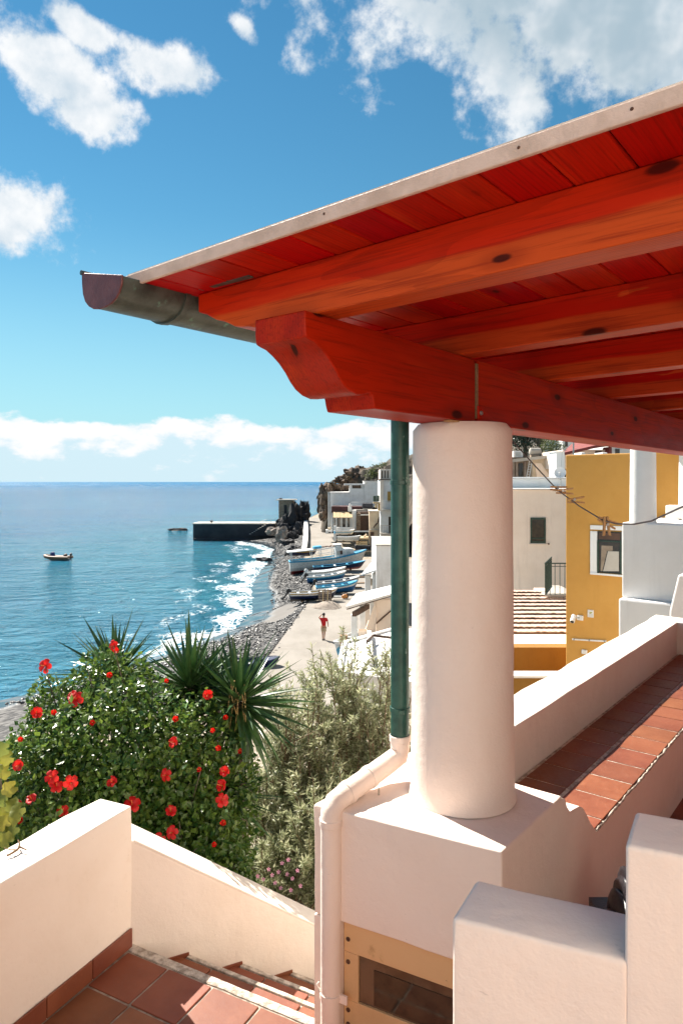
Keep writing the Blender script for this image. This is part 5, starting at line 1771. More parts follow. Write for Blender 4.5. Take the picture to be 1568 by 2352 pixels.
# ================================================================== person walking away along the promenade
def skin_mesh(name, pts, edges, mat, parent, root=0):
    """pts: name -> (x, y, z, radius)"""
    keys = list(pts)
    me = bpy.data.meshes.new(name)
    me.from_pydata([pts[k][:3] for k in keys], [(keys.index(a), keys.index(b)) for a, b in edges], [])
    me.materials.append(mat)
    o = bpy.data.objects.new(name, me)
    COL.objects.link(o)
    o.parent = parent
    sk = o.modifiers.new('skin', 'SKIN')
    sk.use_smooth_shade = True
    ss = o.modifiers.new('sub', 'SUBSURF')
    ss.levels = ss.render_levels = 2
    if not me.skin_vertices:
        me.skin_vertices.new()
    for i, k in enumerate(keys):
        r_ = pts[k][3]
        me.skin_vertices[0].data[i].radius = r_ if isinstance(r_, tuple) else (r_, r_)
        me.skin_vertices[0].data[i].use_root = (i == root)
    return o

pf = on(743.3, 1470, -10.40)
ps = thing('person', 'person in red t-shirt and beige shorts walking away, one hand raised to head', 'person', pf)
B = {'pelvis': (0, 0, 0.92, 0.12), 'waist': (0, 0, 1.08, 0.11), 'chest': (0.0, 0.01, 1.30, 0.135), 'neck': (0, 0.02, 1.47, 0.055), 'head': (0.0, 0.04, 1.60, 0.085), 'crown': (0.0, 0.04, 1.70, 0.075),
     'hl': (-0.09, 0, 0.88, 0.095), 'kl': (-0.08, 0.06, 0.48, 0.06), 'al': (-0.06, -0.10, 0.10, 0.038), 'tl': (-0.065, -0.02, 0.04, 0.035),
     'hr': (0.09, 0, 0.88, 0.095), 'kr': (0.06, 0.02, 0.47, 0.06), 'ar': (0.03, 0.04, 0.09, 0.038), 'tr': (0.03, 0.16, 0.035, 0.035),
     'sl': (-0.18, 0.01, 1.40, 0.058), 'el': (-0.33, 0.08, 1.45, 0.042), 'wl': (-0.17, 0.14, 1.62, 0.030), 'fl': (-0.11, 0.13, 1.68, 0.028),
     'sr': (0.18, 0.01, 1.40, 0.058), 'er': (0.27, -0.04, 1.15, 0.042), 'wr': (0.29, 0.03, 0.93, 0.030), 'fr': (0.285, 0.05, 0.85, 0.030)}
E = [('pelvis', 'waist'), ('waist', 'chest'), ('chest', 'neck'), ('neck', 'head'), ('head', 'crown'), ('pelvis', 'hl'), ('hl', 'kl'), ('kl', 'al'), ('al', 'tl'), ('pelvis', 'hr'), ('hr', 'kr'), ('kr', 'ar'), ('ar', 'tr'),
     ('chest', 'sl'), ('sl', 'el'), ('el', 'wl'), ('wl', 'fl'), ('chest', 'sr'), ('sr', 'er'), ('er', 'wr'), ('wr', 'fr')]
skin_mesh('body', B, E, M['skin'], ps)
SHT = {'a': (0, 0, 0.90, 0.155), 'b': (0, 0, 1.08, 0.145), 'c': (0, 0.01, 1.30, 0.168), 'd': (0, 0.015, 1.43, 0.10), 'sl': (-0.18, 0.01, 1.40, 0.082), 'el': (-0.28, 0.05, 1.435, 0.072), 'sr': (0.18, 0.01, 1.40, 0.082), 'er': (0.245, -0.025, 1.23, 0.072)}
skin_mesh('t_shirt', SHT, [('a', 'b'), ('b', 'c'), ('c', 'd'), ('c', 'sl'), ('sl', 'el'), ('c', 'sr'), ('sr', 'er')], M['tshirt'], ps)
SHO = {'p': (0, 0, 0.93, 0.150), 'hl': (-0.09, 0, 0.82, 0.112), 'kl': (-0.09, 0.05, 0.52, 0.098), 'hr': (0.09, 0, 0.82, 0.112), 'kr': (0.07, 0.02, 0.52, 0.098)}
skin_mesh('shorts', SHO, [('p', 'hl'), ('hl', 'kl'), ('p', 'hr'), ('hr', 'kr')], M['shorts'], ps)
MB().rock(pf + V(0, 0.03, 1.69), (0.098, 0.108, 0.105), 2, 3, 0.03, rough=0.02).build('hair', M['hair'], ps, smooth=60)
for px_, py_, pz_ in ((-0.065, -0.04, 0.04), (0.03, 0.11, 0.035)):
    MB().rock(pf + V(px_, py_, pz_ + 0.012), (0.055, 0.13, 0.045), 3, 2, 0.04, rough=0.02).build('shoe', M['black'], ps, smooth=60)
# ================================================================== neighbouring houses at the right
# --- ochre house; its front, like the whole terrace row, stands square to the beam's direction
EN = Vector((math.cos(TH), -math.sin(TH), 0))
class Face:
    def __init__(s, px, depth):
        s.p0 = at(px, HY, depth)
    def pt(s, px, py, out=0.0):
        k = (px - CX) / F
        # p0 + EN t - U out on the sight line
        b0 = s.p0 - U * out
        t = (k * b0.y - b0.x) / (EN.x - k * EN.y)
        p = b0 + EN * t
        p.z = (HY - py) / F * p.y
        return p
    def box(s, px0, px1, py0, py1, out, th):
        """plate on the face, from out+th in front of it back to out"""
        a, b = s.pt(px0, py0, out + th), s.pt(px1, py1, out + th)
        pl = [Vector((a.x, a.y, b.z)), b, Vector((b.x, b.y, a.z)), a]
        return MB().extr(pl, U * th)
OF = Face(1298, 18.0)
oh = thing('ochre_house', 'ochre yellow house wall with a white framed window', 'house', OF.pt(1380, 1107) + UP * (-8.5))
a, b = OF.pt(1298, 1045), OF.pt(1760, 1030)
MB().extr([Vector((a.x, a.y, -9)), Vector((b.x, b.y, -9)), Vector((b.x, b.y, a.z + 0.02)), a], U * 5).build('wall', M['ochre'], oh, bevel=0.03)
ofs = OF.box
sur = MB()
for r_ in ((1354, 1440, 1206, 1219.5), (1354, 1369.8, 1219.6, 1319), (1426.4, 1440, 1219.6, 1319)):
    t_ = ofs(*r_, 0.002, 0.033)
    sur.add(t_.v, t_.f)
wo = ofs(1370, 1426.2, 1219.8, 1319, 0.004, 0.01).build('window', M['dark_glass'], oh)
sur.build('surround', M['white'], wo, bevel=0.008)
ofs(1354, 1440, 1319.2, 1322, 0.003, 0.06).build('sill', M['white'], wo)
fr1 = MB()
for r_ in ((1370, 1373.5, 1241, 1318), (1423, 1426.2, 1241, 1318), (1373.6, 1422.9, 1241, 1246), (1373.6, 1422.9, 1313.5, 1318), (1370, 1426.2, 1219.8, 1222.5)):
    t_ = ofs(*r_, 0.0145, 0.03)
    fr1.add(t_.v, t_.f)
fr1.build('frame', M['dark_green'], wo, bevel=0.004)
ofs(1374, 1422.8, 1223, 1240.8, 0.016, 0.012).build('shutter_box', M['brown_door'], wo)
MB().extr([OF.pt(1384, 1312, 0.03), OF.pt(1420, 1312, 0.03), OF.pt(1420, 1267, 0.03), OF.pt(1395, 1266, 0.03)], U * 0.008).build('glass_reflection', M['pale_concrete'], wo)  # pale reflection in the glass, put in as a coloured plate
MB().extr([OF.pt(1378, 1312, 0.02), OF.pt(1382, 1312, 0.02), OF.pt(1393, 1266, 0.02), OF.pt(1406, 1265, 0.02), OF.pt(1406, 1254, 0.02), OF.pt(1380, 1253, 0.02)], U * 0.003).build('reflection_edge', M['stone_wall'], wo)  # darker rim of the reflected shapes, likewise a coloured plate
# fittings on the wall
sc_ = thing('security_camera', 'white security camera on the ochre wall', 'camera', OF.pt(1322, 1420))
ofs(1323, 1337.5, 1413, 1426, 0.002, 0.07).build('base', M['pvc'], sc_, bevel=0.015)
MB().tube([OF.pt(1329, 1419, 0.07), OF.pt(1326, 1419, 0.13), OF.pt(1318, 1418, 0.16)], 0.014, 8).build('arm', M['steel'], sc_, smooth=50)
MB().tube([OF.pt(1317, 1414, 0.12), OF.pt(1313, 1428, 0.28)], [0.055, 0.06], 14).build('body', M['pvc'], sc_, smooth=40)
MB().tube([OF.pt(1313, 1428, 0.28), OF.pt(1312.8, 1428.6, 0.288)], 0.042, 14).build('lens', M['black'], sc_, smooth=40)
sg = thing('notice_sign', 'small white notice with a yellow mark beside the security camera', 'sign', OF.pt(1355, 1419))
ofs(1348.3, 1362, 1400, 1419, 0.002, 0.012).build('plate', M['pvc'], sg)
ofs(1349.4, 1361, 1401.2, 1402.8, 0.015, 0.002).build('heading_bar', M['black'], sg)
MB().extr([OF.pt(1351.5, 1408, 0.017), OF.pt(1356, 1405.4, 0.017), OF.pt(1359.5, 1406.8, 0.017), OF.pt(1355, 1410, 0.017)], U * 0.002).build('camera_pictogram', paint('sign_yellow', (0.45, 0.42, 0.05)), sg)
for k in range(3):
    ofs(1350.4, 1360 - 1.5 * k, 1411.6 + 2.0 * k, 1412.5 + 2.0 * k, 0.015, 0.002).build('text_line', M['steel'], sg)
cdt = thing('cable_cover', 'long pale cable cover strip low on the ochre wall', 'cable cover', OF.pt(1352, 1475))
MB().extr([OF.pt(1312.5, 1467, 0.05), OF.pt(1391, 1471.5, 0.05), OF.pt(1391, 1475, 0.05), OF.pt(1312.5, 1470.3, 0.05)], U * 0.048).build('strip', M['pvc'], cdt, bevel=0.006)
for px, py in ((1317, 1468.8), (1352, 1471), (1387, 1473)):
    ofs(px - 1.3, px + 1.3, py - 2.4, py + 2.4, 0.003, 0.055).build('clip', M['steel'], cdt)
jb = ofs(1333.5, 1346.5, 1492, 1504, 0.002, 0.07).build('junction_box', M['pvc'], loc=OF.pt(1340, 1500), bevel=0.02)
tag(jb, 'small grey junction box below the cable cover strip', 'box')

# --- white neighbour terrace in front of the ochre house
YW = 14.5
WF = Face(1427, YW)
nw_ = thing('neighbour_terrace', 'white terrace block with round white columns before the ochre house', 'terrace', WF.pt(1490, 1480))
a, b = WF.pt(1427, 1200), WF.pt(1427, 1372)
MB().obox(Vector((a.x, a.y, b.z)), EN * 5, U * 3.4, UP * (a.z - b.z)).build('block', M['white'], nw_, bevel=0.03)
WF2 = Face(1419, YW - 0.15)
c = WF2.pt(1419, 1374)
MB().obox(Vector((c.x, c.y, -9)), EN * 5, U * 3.6, UP * (c.z - 0.004 + 9)).build('lower_block', M['white'], nw_, bevel=0.04)
def wob_col(px0, px1, ybot, ytop, Y, name='column'):
    p0_, p1_ = at(px0, 1107, Y), at(px1, 1107, Y)
    r_ = (p1_.x - p0_.x) / 2
    cx_ = (p0_.x + p1_.x) / 2
    zb, zt_ = at(0, ybot, Y).z, at(0, ytop, Y).z
    rings_ = []
    for i in range(15):
        t = i / 14
        rings_.append([V(cx_ + math.cos(6.2832 * j / 32) * r_ * (1.05 - 0.07 * t + 0.012 * noise.noise(Vector((j * 0.2, i * 0.5, 0)))), Y + math.sin(6.2832 * j / 32) * r_, zb + (zt_ - zb) * t) for j in range(32)])
    return MB().loft(rings_)
wob_col(1448, 1503, 1203, 980, YW - 0.05).build('column', M['white'], nw_, smooth=50)
wob_col(1561, 1618, 1203, 980, YW + 0.9).build('column', M['white'], nw_, smooth=50)
tb_ = WF.pt(1500, 1200)
MB().obox(WF.pt(1480, 1199) + U * 1.6, EN * 4.0, U * 0.3, UP * 0.30).build('bench_back', M['white'], nw_, bevel=0.02)
MB().obox(WF.pt(1500, 1199) + U * 1.0 + EN * 0.3, EN * 4.0, U * 0.6, UP * 0.10).build('bench_seat', M['pale_pink'], nw_, bevel=0.02)
# sloping white parapet running up at the right edge
PF = Face(1536, 11.5)
s0, s1 = PF.pt(1536, 1404), PF.pt(1556, 1320)
MB().extr([s0 - UP * 4, s0 - UP * 4 + EN * 4, s1 + EN * 4 + UP * 0.3, s1, s0], U * 0.35).build('stair_parapet', M['white'], nw_, bevel=0.03)
MB().obox(WF.pt(1436, 990) + U * 0.2, EN * 6, U * 3.2, UP * 0.3).build('lintel', M['white'], nw_)

# --- pale pink house with the small window
YP = 34.0
ph = thing('pink_house', 'pale pink house with one small dark window and a white parapet', 'house', at(1235, 1360, YP))
def pfs(m, px0, px1, py0, py1, Y, th):
    return fspan(m, px0, px1, py0, py1, Y, th)
pfs(MB(), 1080, 1340, 1124.5, 1380, YP, 8).build('wall', M['pale_pink'], ph, bevel=0.03)
pfs(MB(), 1080, 1340, 1122.0, 1124.2, YP - 0.12, 8.3).build('coping', M['white'], ph)
pfs(MB(), 1080, 1340, 1099, 1121.8, YP + 2.5, 5).build('roof_parapet', M['white'], ph, bevel=0.05)
pfs(MB(), 1080, 1340, 1095.8, 1098.9, YP + 2.3, 5.4).build('roof_coping', M['white'], ph, bevel=0.03)
w_ = pfs(MB(), 1217.5, 1252.5, 1189, 1247.5, YP - 0.015, 0.012).build('window', M['dark_glass'], ph)
m = MB()
for r_ in ((1217.5, 1221, 1189, 1247.5), (1249, 1252.5, 1189, 1247.5), (1221, 1249, 1189, 1193.5), (1221, 1249, 1243, 1247.5), (1221, 1249, 1235, 1238)):
    pfs(m, *r_, YP - 0.05, 0.03)
m.build('frame', M['dark_green'], w_)
pfs(MB(), 1215.5, 1254, 1247.8, 1250, YP - 0.09, 0.085).build('sill', M['pale_concrete'], w_)
pfs(MB(), 1258, 1261, 1248, 1251, YP - 0.08, 0.076).build('wall_pipe', M['rust'], ph)

# --- satellite dish
sdsh = thing('satellite_dish', 'pale round satellite dish on a mast above the pink house', 'satellite dish', at(1287, 1122, YP + 1.2))
dc = at(1285.5, 1087, YP + 1.2)
prof_ = [(0.001, 0.0), (0.10, 0.008), (0.20, 0.03), (0.29, 0.065), (0.295, 0.075), (0.29, 0.078), (0.20, 0.042), (0.10, 0.02), (0.001, 0.012)]
dm = MB().lathe(prof_, (0, 0, 0), 28, False).mesh('reflector', M['white'], 50)
dn = Vector((-0.35, -0.85, 0.40)).normalized()
dx_ = dn.cross(UP).normalized()
place('reflector', dm, sdsh, frame(dc, dx_, dn.cross(dx_), dn))
MB().tube([dc - UP * 0.2 - dn * 0, dc + dn * 0.30 - UP * 0.12], 0.014, 6).build('arm', M['steel'], sdsh, smooth=50)
MB().box(dc + dn * 0.33 - UP * 0.10, (0.06, 0.09, 0.06)).build('receiver', M['pvc'], sdsh)
MB().tube([(dc.x + 0.05, dc.y + 0.08, dc.z + 0.1), (dc.x + 0.05, dc.y + 0.08, at(0, 1123, YP).z)], 0.025, 8).build('mast', M['steel'], sdsh, smooth=50)
MB().tube([dc + V(0.05, 0.05, 0.2), dc + V(0.14, 0.1, 1.1)], 0.008, 5).build('guy_wire', M['steel'], sdsh)

# --- green balcony railing
YB = 28.0
br = thing('balcony', 'small balcony with a dark green iron railing beside the ochre wall', 'balcony', at(1275, 1400, YB))
pfs(MB(), 1262, 1330, 1371, 1388, YB + 0.0, 2.4).build('slab', M['pale_pink'], br, bevel=0.02)
MB().extr([at(1250, 1370.5, YB - 0.05), at(1330, 1370.5, YB - 0.05), at(1330, 1370.5, YB - 0.05) + V(0, 2.6, 0), at(1250, 1370.5, YB - 0.05) + V(1.0, 2.6, 0)], (0, 0, 0.07)).build('floor', M['pale_concrete'], br)
cA, cB, cC = at(1251, 1294, YB), at(1251, 1294, YB) + V(0.95, 2.3, 0.16), at(1330, 1294, YB)
hz = cA.z
m = MB()
ht = (1368 - 1294) / F * YB
for a, b, n_ in ((cA, cC, 8), (cA, V(cA.x + 0.95, cA.y + 2.3, cA.z), 12)):
    m.tube([a, b], 0.028, 6)
    m.tube([a - UP * 0.12, b - UP * 0.12], 0.016, 6)
    m.tube([a - UP * (ht - 0.06), b - UP * (ht - 0.06)], 0.018, 6)
hr_o = m.build('handrail', M['dark_green'], br, smooth=50)
bar = MB().tube([(0, 0, -ht), (0, 0, 0)], 0.014, 6).mesh('baluster', M['dark_green'], 50)
for k in range(8):
    place('baluster', bar, br, Matrix.Translation(cA.lerp(cC, k / 7)))
for k in range(1, 13):
    place('baluster', bar, br, Matrix.Translation(cA.lerp(V(cA.x + 0.95, cA.y + 2.3, cA.z), k / 12)))

# --- tiled lean-to roof below the pink house, each course its own piece, tiles in it
M['ochre_dark'] = plaster('dull_ochre_plaster', (0.30, 0.15, 0.03), (0.22, 0.105, 0.02), 0.6, 0.3, 0.4, 0.2)
YT0, YT1 = 22.5, 30.0
tr_ = thing('tiled_roof', 'sun bleached terracotta tiled lean-to roof below the green balcony', 'roof', at(1240, 1470, YT0))
NCR = 11
zA, zB = at(0, 1457, YT0).z, at(0, 1357, YT1).z
xL, xR = 4.9, 8.6
rt = random.Random(4)
for i in range(NCR):
    t0, t1 = i / NCR, (i + 1) / NCR
    y0, y1 = YT0 + (YT1 - YT0) * t0, YT0 + (YT1 - YT0) * t1
    z0, z1 = zA + (zB - zA) * t0, zA + (zB - zA) * t1
    m = MB()
    n_ = 26
    wti = (xR - xL + 1.2) / n_
    for k in range(n_):
        x0 = xL + k * wti + (i % 2) * 0.0
        xr_ = rt.uniform(-0.012, 0.012)
        prof2 = []
        for j in range(6):
            a = math.pi * j / 5
            prof2.append((x0 + wti / 2 - math.cos(a) * wti * 0.53 + xr_, math.sin(a) * 0.020))
        ov = 0.10
        lift = rt.uniform(0.0, 0.015)
        A_ = [V(px_, y0 - ov, z0 + 0.09 + h + lift) for px_, h in prof2]
        B__ = [V(px_, y1, z1 + 0.02 + h * 0.85) for px_, h in prof2]
        A2 = [p - UP * 0.03 for p in A_]
        m.loft([A2, A_, B__], False, False)
    m.build('tile_course', M['coppo'], tr_)
MB().extr([V(xL, YT0 - 0.05, zA - 0.06), V(xR + 1, YT0 - 0.05, zA - 0.06), V(xR + 1, YT1, zB - 0.06), V(xL, YT1, zB - 0.06)], (0, 0, 0.055)).build('roof_deck', M['brown_door'], tr_)
MB().span(xL - 0.05, xR + 1, YT0 - 0.10, YT0 + 0.25, zA - 0.30, zA - 0.065).build('eave_wall', M['white_far'], tr_, bevel=0.02)
MB().span(xL - 0.02, xR + 1, YT0 + 0.26, YT0 + 0.5, -9.5, zA - 0.07).build('wall', M['ochre_dark'], tr_)
# low ochre yard wall under it
yw = thing('yard_wall', 'low ochre yard wall below the tiled lean-to roof', 'wall', at(1240, 1560, 20))
MB().span(4.2, 8.2, 20.5, 21.0, -9.5, at(0, 1487, 20.5).z).build('wall', M['ochre_dark'], yw, bevel=0.03)
MB().span(4.2, 9.2, 21.005, 22.62, -9.5, at(0, 1487, 20.5).z - 0.02).build('walkway', M['pale_pink'], yw)
MB().span(4.2, 7.6, 18.6, 18.9, -9.5, at(0, 1556, 18.6).z).build('lower_wall', M['ochre_dark'], yw, bevel=0.03)
MB().span(4.15, 7.6, 18.5, 19.0, at(0, 1556, 18.6).z + 0.003, at(0, 1556, 18.6).z + 0.07).build('coping', M['white_far'], yw, bevel=0.02)

# --- ruin with tank and ladder behind
YR = 50.0
ru = thing('ruined_house', 'crumbling beige house with a doorway and small window behind the pink house', 'house', at(1225, 1097, YR))
fspan(MB(), 1150, 1222, 1051, 1112, YR + 0.4, 5).build('wall', M['stone_wall'], ru)
fspan(MB(), 1221, 1280, 1052, 1112, YR, 5).build('wall', M['beige_far'], ru, bevel=0.05)
p0_, p1_ = at(1150, 1058, YR - 0.3), at(1280, 1043, YR - 0.3)
MB().extr([p0_, p1_, p1_ - UP * 0.22, p0_ - UP * 0.22], (0, 6, 0)).build('roof_edge', M['pale_concrete'], ru)
fspan(MB(), 1190, 1200, 1064, 1096, YR + 0.33, 0.06).build('doorway', M['dark_glass'], ru)
fspan(MB(), 1262, 1270.5, 1067, 1087, YR - 0.06, 0.05).build('window', M['dark_green'], ru)
for px in (1176, 1184, 1203):
    fspan(MB(), px, px + 4.5, 1059, 1098, YR + 0.25, 0.14).build('post', M['pale_rock'], ru)
mm = MB().extr([at(1228, 1064, YR - 0.05), at(1242, 1064, YR - 0.05), at(1262, 1094, YR - 0.05), at(1232, 1096, YR - 0.05)], (0, 0.04, 0))
mm.build('peeling_patch', M['pale_pink'], ru)
ld = thing('ladder', 'white wooden ladder leaning on the ruined house', 'ladder', at(1211, 1098, YR - 0.4))
la, lb = at(1208, 1098, YR - 0.5), at(1215, 1058, YR - 0.1)
lw = V(0.2, 0, 0)
MB().tube([la, lb], 0.03, 5).build('rail', M['rail'], ld)
MB().tube([la + lw, lb + lw], 0.03, 5).build('rail', M['rail'], ld)
for k in range(7):
    c_ = la.lerp(lb, (k + 0.5) / 7)
    MB().tube([c_, c_ + lw], 0.022, 5).build('rung', M['rail'], ld)
tk = thing('roof_tank', 'pale cylindrical water tank lying on the ruined house roof', 'tank', at(1228, 1046, YR + 1.2))
a, b = at(1215, 1037, YR + 1.2), at(1241, 1037, YR + 1.2)
MB().tube([a, a + V(0.06, 0, 0), b - V(0.06, 0, 0), b], [0.17, 0.26, 0.26, 0.17], 18).build('body', M['pale_concrete'], tk, smooth=50)
for t_ in (0.2, 0.4, 0.6, 0.8):
    c_ = a.lerp(b, t_)
    MB().tube([c_ - V(0.015, 0, 0), c_ + V(0.015, 0, 0)], 0.268, 18).build('rib', M['pale_concrete'], tk, smooth=50)
fspan(MB(), 1219, 1238, 1045, 1050, YR + 1.0, 0.4).build('cradle', M['stone_wall'], tk)
ac = thing('vented_box', 'pale vented box on the ruined house roof beside the column', 'box', at(1189, 1048, YR + 1))
fspan(MB(), 1179, 1200, 1036, 1050, YR + 1, 0.5).build('case', M['white_far'], ac, bevel=0.02)
for k in range(4):
    fspan(MB(), 1183, 1196, 1038.5 + k * 2.4, 1039.7 + k * 2.4, YR + 0.975, 0.02).build('louvre', M['steel'], ac)
ch = thing('white_chimney_block', 'white block rising behind the satellite dish', 'chimney', at(1284, 1075, 42))
fspan(MB(), 1276.5, 1296, 1038, 1110, 42, 1.5).build('shaft', M['white'], ch, bevel=0.03)
fspan(MB(), 1275, 1297, 1036.6, 1037.9, 41.9, 1.8).build('cap', M['white'], ch)

# --- house with dull red roof
rd = thing('red_roofed_house', 'house with a dull red sloping roof above the ochre wall', 'house', at(1350, 1060, 46))
fspan(MB(), 1292, 1404, 1033, 1075, 46, 5).build('wall', M['pale_pink'], rd)
MB().extr([at(1289, 1047, 45.2), at(1362, 1030, 45.2), at(1398, 1024, 45.2), at(1408, 1014, 50), at(1318, 1020, 50)], (0, 0, 0.18)).build('roof', M['red_roof'], rd)
MB().extr([at(1400, 1026, 45.3), at(1404, 1026, 45.3), at(1404, 1046, 45.3), at(1394, 1046, 45.3)], (0, 1.2, 0)).build('gable', M['red_roof'], rd)
fspan(MB(), 1366, 1380, 1036, 1047, 45.95, 0.04).build('window', M['brown_door'], rd)
for px, w_ in ((1334, 10), (1382, 13)):
    fspan(MB(), px, px + w_, 1039, 1048, 30, 1).build('chimney_pot', M['white'], rd, bevel=0.05)
mm = MB().tube([at(1316, 1048, 44), at(1316, 1000, 44)], 0.05, 6)
mm.build('mast', M['steel'], rd, smooth=50)
uh = thing('upper_white_house', 'white house with a blue grey window above the ochre wall', 'house', at(1430, 1060, 50))
fspan(MB(), 1405, 1490, 1024, 1075, 50, 5).build('wall', M['white_far'], uh)
fspan(MB(), 1412, 1422, 1031, 1042, 49.95, 0.04).build('window', M['dark_glass'], uh)
fspan(MB(), 1400, 1408, 1026, 1050, 49.5, 0.4).build('pier', M['white_far'], uh)
wh2 = thing('ridge_house', 'pale house on the slope behind the red roof', 'house', at(1310, 1040, 58))
fspan(MB(), 1291, 1330, 1008, 1060, 58, 5).build('wall', M['white_far'], wh2)
fspan(MB(), 1297, 1303, 1014, 1026, 57.95, 0.04).build('window', M['dark_glass'], wh2)
fspan(MB(), 1331, 1420, 1012, 1060, 60, 5).build('wing', M['pale_pink'], wh2)
# ================================================================== vegetation
def leaf_mat(name, a, b, rough=0.38, trans=0.25, tcol=None, spec=0.5):
    t = NT(name)
    tn = t.attr('tone')
    c = t.mix(tn, a, b)
    t.done(c, rough, None, Specular_IOR_Level=spec)
    tr = t.n('ShaderNodeBsdfTranslucent')
    h = t.n('ShaderNodeHueSaturation')
    t.l(c, h.inputs['Color'])
    h.inputs['Value'].default_value = 1.5
    h.inputs['Hue'].default_value = 0.485
    t.l(h.outputs[0], tr.inputs['Color'])
    ms = t.n('ShaderNodeMixShader')
    ms.inputs[0].default_value = trans
    t.l(t.b.outputs[0], ms.inputs[1])
    t.l(tr.outputs[0], ms.inputs[2])
    t.l(ms.outputs[0], t.out.inputs['Surface'])
    return t.mat

def leaves(pos, axis, nrm, length, width, cup=0.25, bend=0.2, tone=None, widest=0.45):
    """batch of leaf blades, each of four triangles, cupped along the midrib"""
    n = len(pos)
    axis = axis / np.linalg.norm(axis, axis=1, keepdims=True)
    side = np.cross(axis, nrm)
    side /= np.maximum(np.linalg.norm(side, axis=1, keepdims=True), 1e-6)
    up = np.cross(side, axis)
    L, W_ = length[:, None], width[:, None]
    base = pos
    mid = pos + axis * L * widest - up * W_ * cup
    lft = pos + axis * L * widest + side * W_ * 0.5
    rgt = pos + axis * L * widest - side * W_ * 0.5
    tip = pos + axis * L - up * L * bend
    v = np.stack([base, lft, tip, rgt, mid], 1).reshape(-1, 3)
    f = np.array([(0, 4, 1), (1, 4, 2), (0, 3, 4), (3, 2, 4)])
    idx = (f[None] + (np.arange(n) * 5)[:, None, None]).reshape(-1)
    tn = np.repeat(tone if tone is not None else rng.random(n), 5)
    return v, idx, tn

def unit(n):
    a = rng.standard_normal((n, 3))
    return a / np.linalg.norm(a, axis=1, keepdims=True)

# ---- hibiscus bush
hib_mat = leaf_mat('hibiscus_leaf', (0.028, 0.085, 0.018), (0.12, 0.19, 0.030), 0.28, 0.28)
lobes = [(-2.03, 5.95, -2.40, 0.80, 0.78, 0.78), (-1.38, 6.0, -2.62, 0.64, 0.75, 0.74), (-1.70, 5.9, -2.30, 0.64, 0.66, 0.62), (-1.14, 6.05, -2.95, 0.44, 0.6, 0.66), (-2.55, 6.0, -2.85, 0.62, 0.7, 0.78), (-1.25, 5.55, -3.0, 0.55, 0.45, 0.60), (-1.62, 5.7, -3.0, 0.75, 0.6, 0.75), (-1.10, 5.75, -3.25, 0.38, 0.4, 0.48), (-2.35, 5.6, -2.7, 0.55, 0.5, 0.7), (-2.06, 6.2, -1.84, 0.36, 0.36, 0.36), (-2.7, 5.8, -3.3, 0.6, 0.6, 0.7), (-2.46, 5.95, -1.92, 0.20, 0.2, 0.30)]
def bush_points(lobes, n, shell=0.55, bump=0.25, freq=3.0):
    w = np.array([a[3] * a[4] + a[3] * a[5] for a in lobes])
    ids = rng.choice(len(lobes), n, p=w / w.sum())
    d = unit(n)
    d[:, 1] = np.where(rng.random(n) < 0.45, -np.abs(d[:, 1]), d[:, 1])
    rr = 1 - shell * rng.random(n) ** 2.2
    C = np.array([a[:3] for a in lobes])[ids]
    Rr = np.array([a[3:6] for a in lobes])[ids]
    nz = np.array([noise.noise(Vector(p)) for p in (C + d * Rr) * freq])
    P = C + d * Rr * (rr * (1 + bump * nz))[:, None]
    return P, d
n = 46000
P, D = bush_points(lobes, n)
ax = D * 0.55 + unit(n) * 0.85 + np.array([0, 0, -0.18])
nr = D * 0.5 + unit(n) * 0.7 + np.array([0, 0, 0.55])
ln = rng.uniform(0.034, 0.070, n)
v, idx, tn = leaves(P, ax, nr, ln, ln * rng.uniform(0.55, 0.78, n), 0.12, 0.15)
hb = thing('hibiscus_bush', 'rounded hibiscus bush full of red flowers beyond the stair wall', 'bush', (-1.7, 5.9, -4.3))
o_ = np.array(ORG[hb])
obj('foliage', fast_mesh('foliage', v - o_, 3, idx, hib_mat, {'tone': tn}), hb)['kind'] = 'stuff'
M['bark'] = simple('grey_bark', (0.16, 0.13, 0.10), (0.09, 0.07, 0.05), 20, 0.9, 0.5, 60)
st = MB()
rs = random.Random(5)
for k in range(46):
    c = rs.choice(lobes)
    d = Vector((rs.gauss(0, 1), rs.gauss(-0.4, 1), rs.gauss(0.2, 1))).normalized()
    e = Vector(c[:3]) + Vector((d.x * c[3], d.y * c[4], d.z * c[5])) * rs.uniform(0.75, 1.06)
    s = Vector((-1.7 + rs.uniform(-0.35, 0.35), 5.95 + rs.uniform(-0.2, 0.2), -4.3))
    mdl = s.lerp(e, 0.55) + Vector((rs.uniform(-0.15, 0.15), rs.uniform(-0.1, 0.1), 0.1))
    st.tube([s, mdl, e], [0.018, 0.010, 0.004], 5)
for px_, py_ in ((105, 1532), (262, 1486), (345, 1560), (60, 1640), (200, 1530)):
    e = at(px_, py_, 5.85)
    st.tube([e + V(0.10, 0.05, -0.45), e + V(0.03, 0.02, -0.15), e], [0.007, 0.005, 0.003], 5)
st.build('stem', M['bark'], hb, smooth=60)
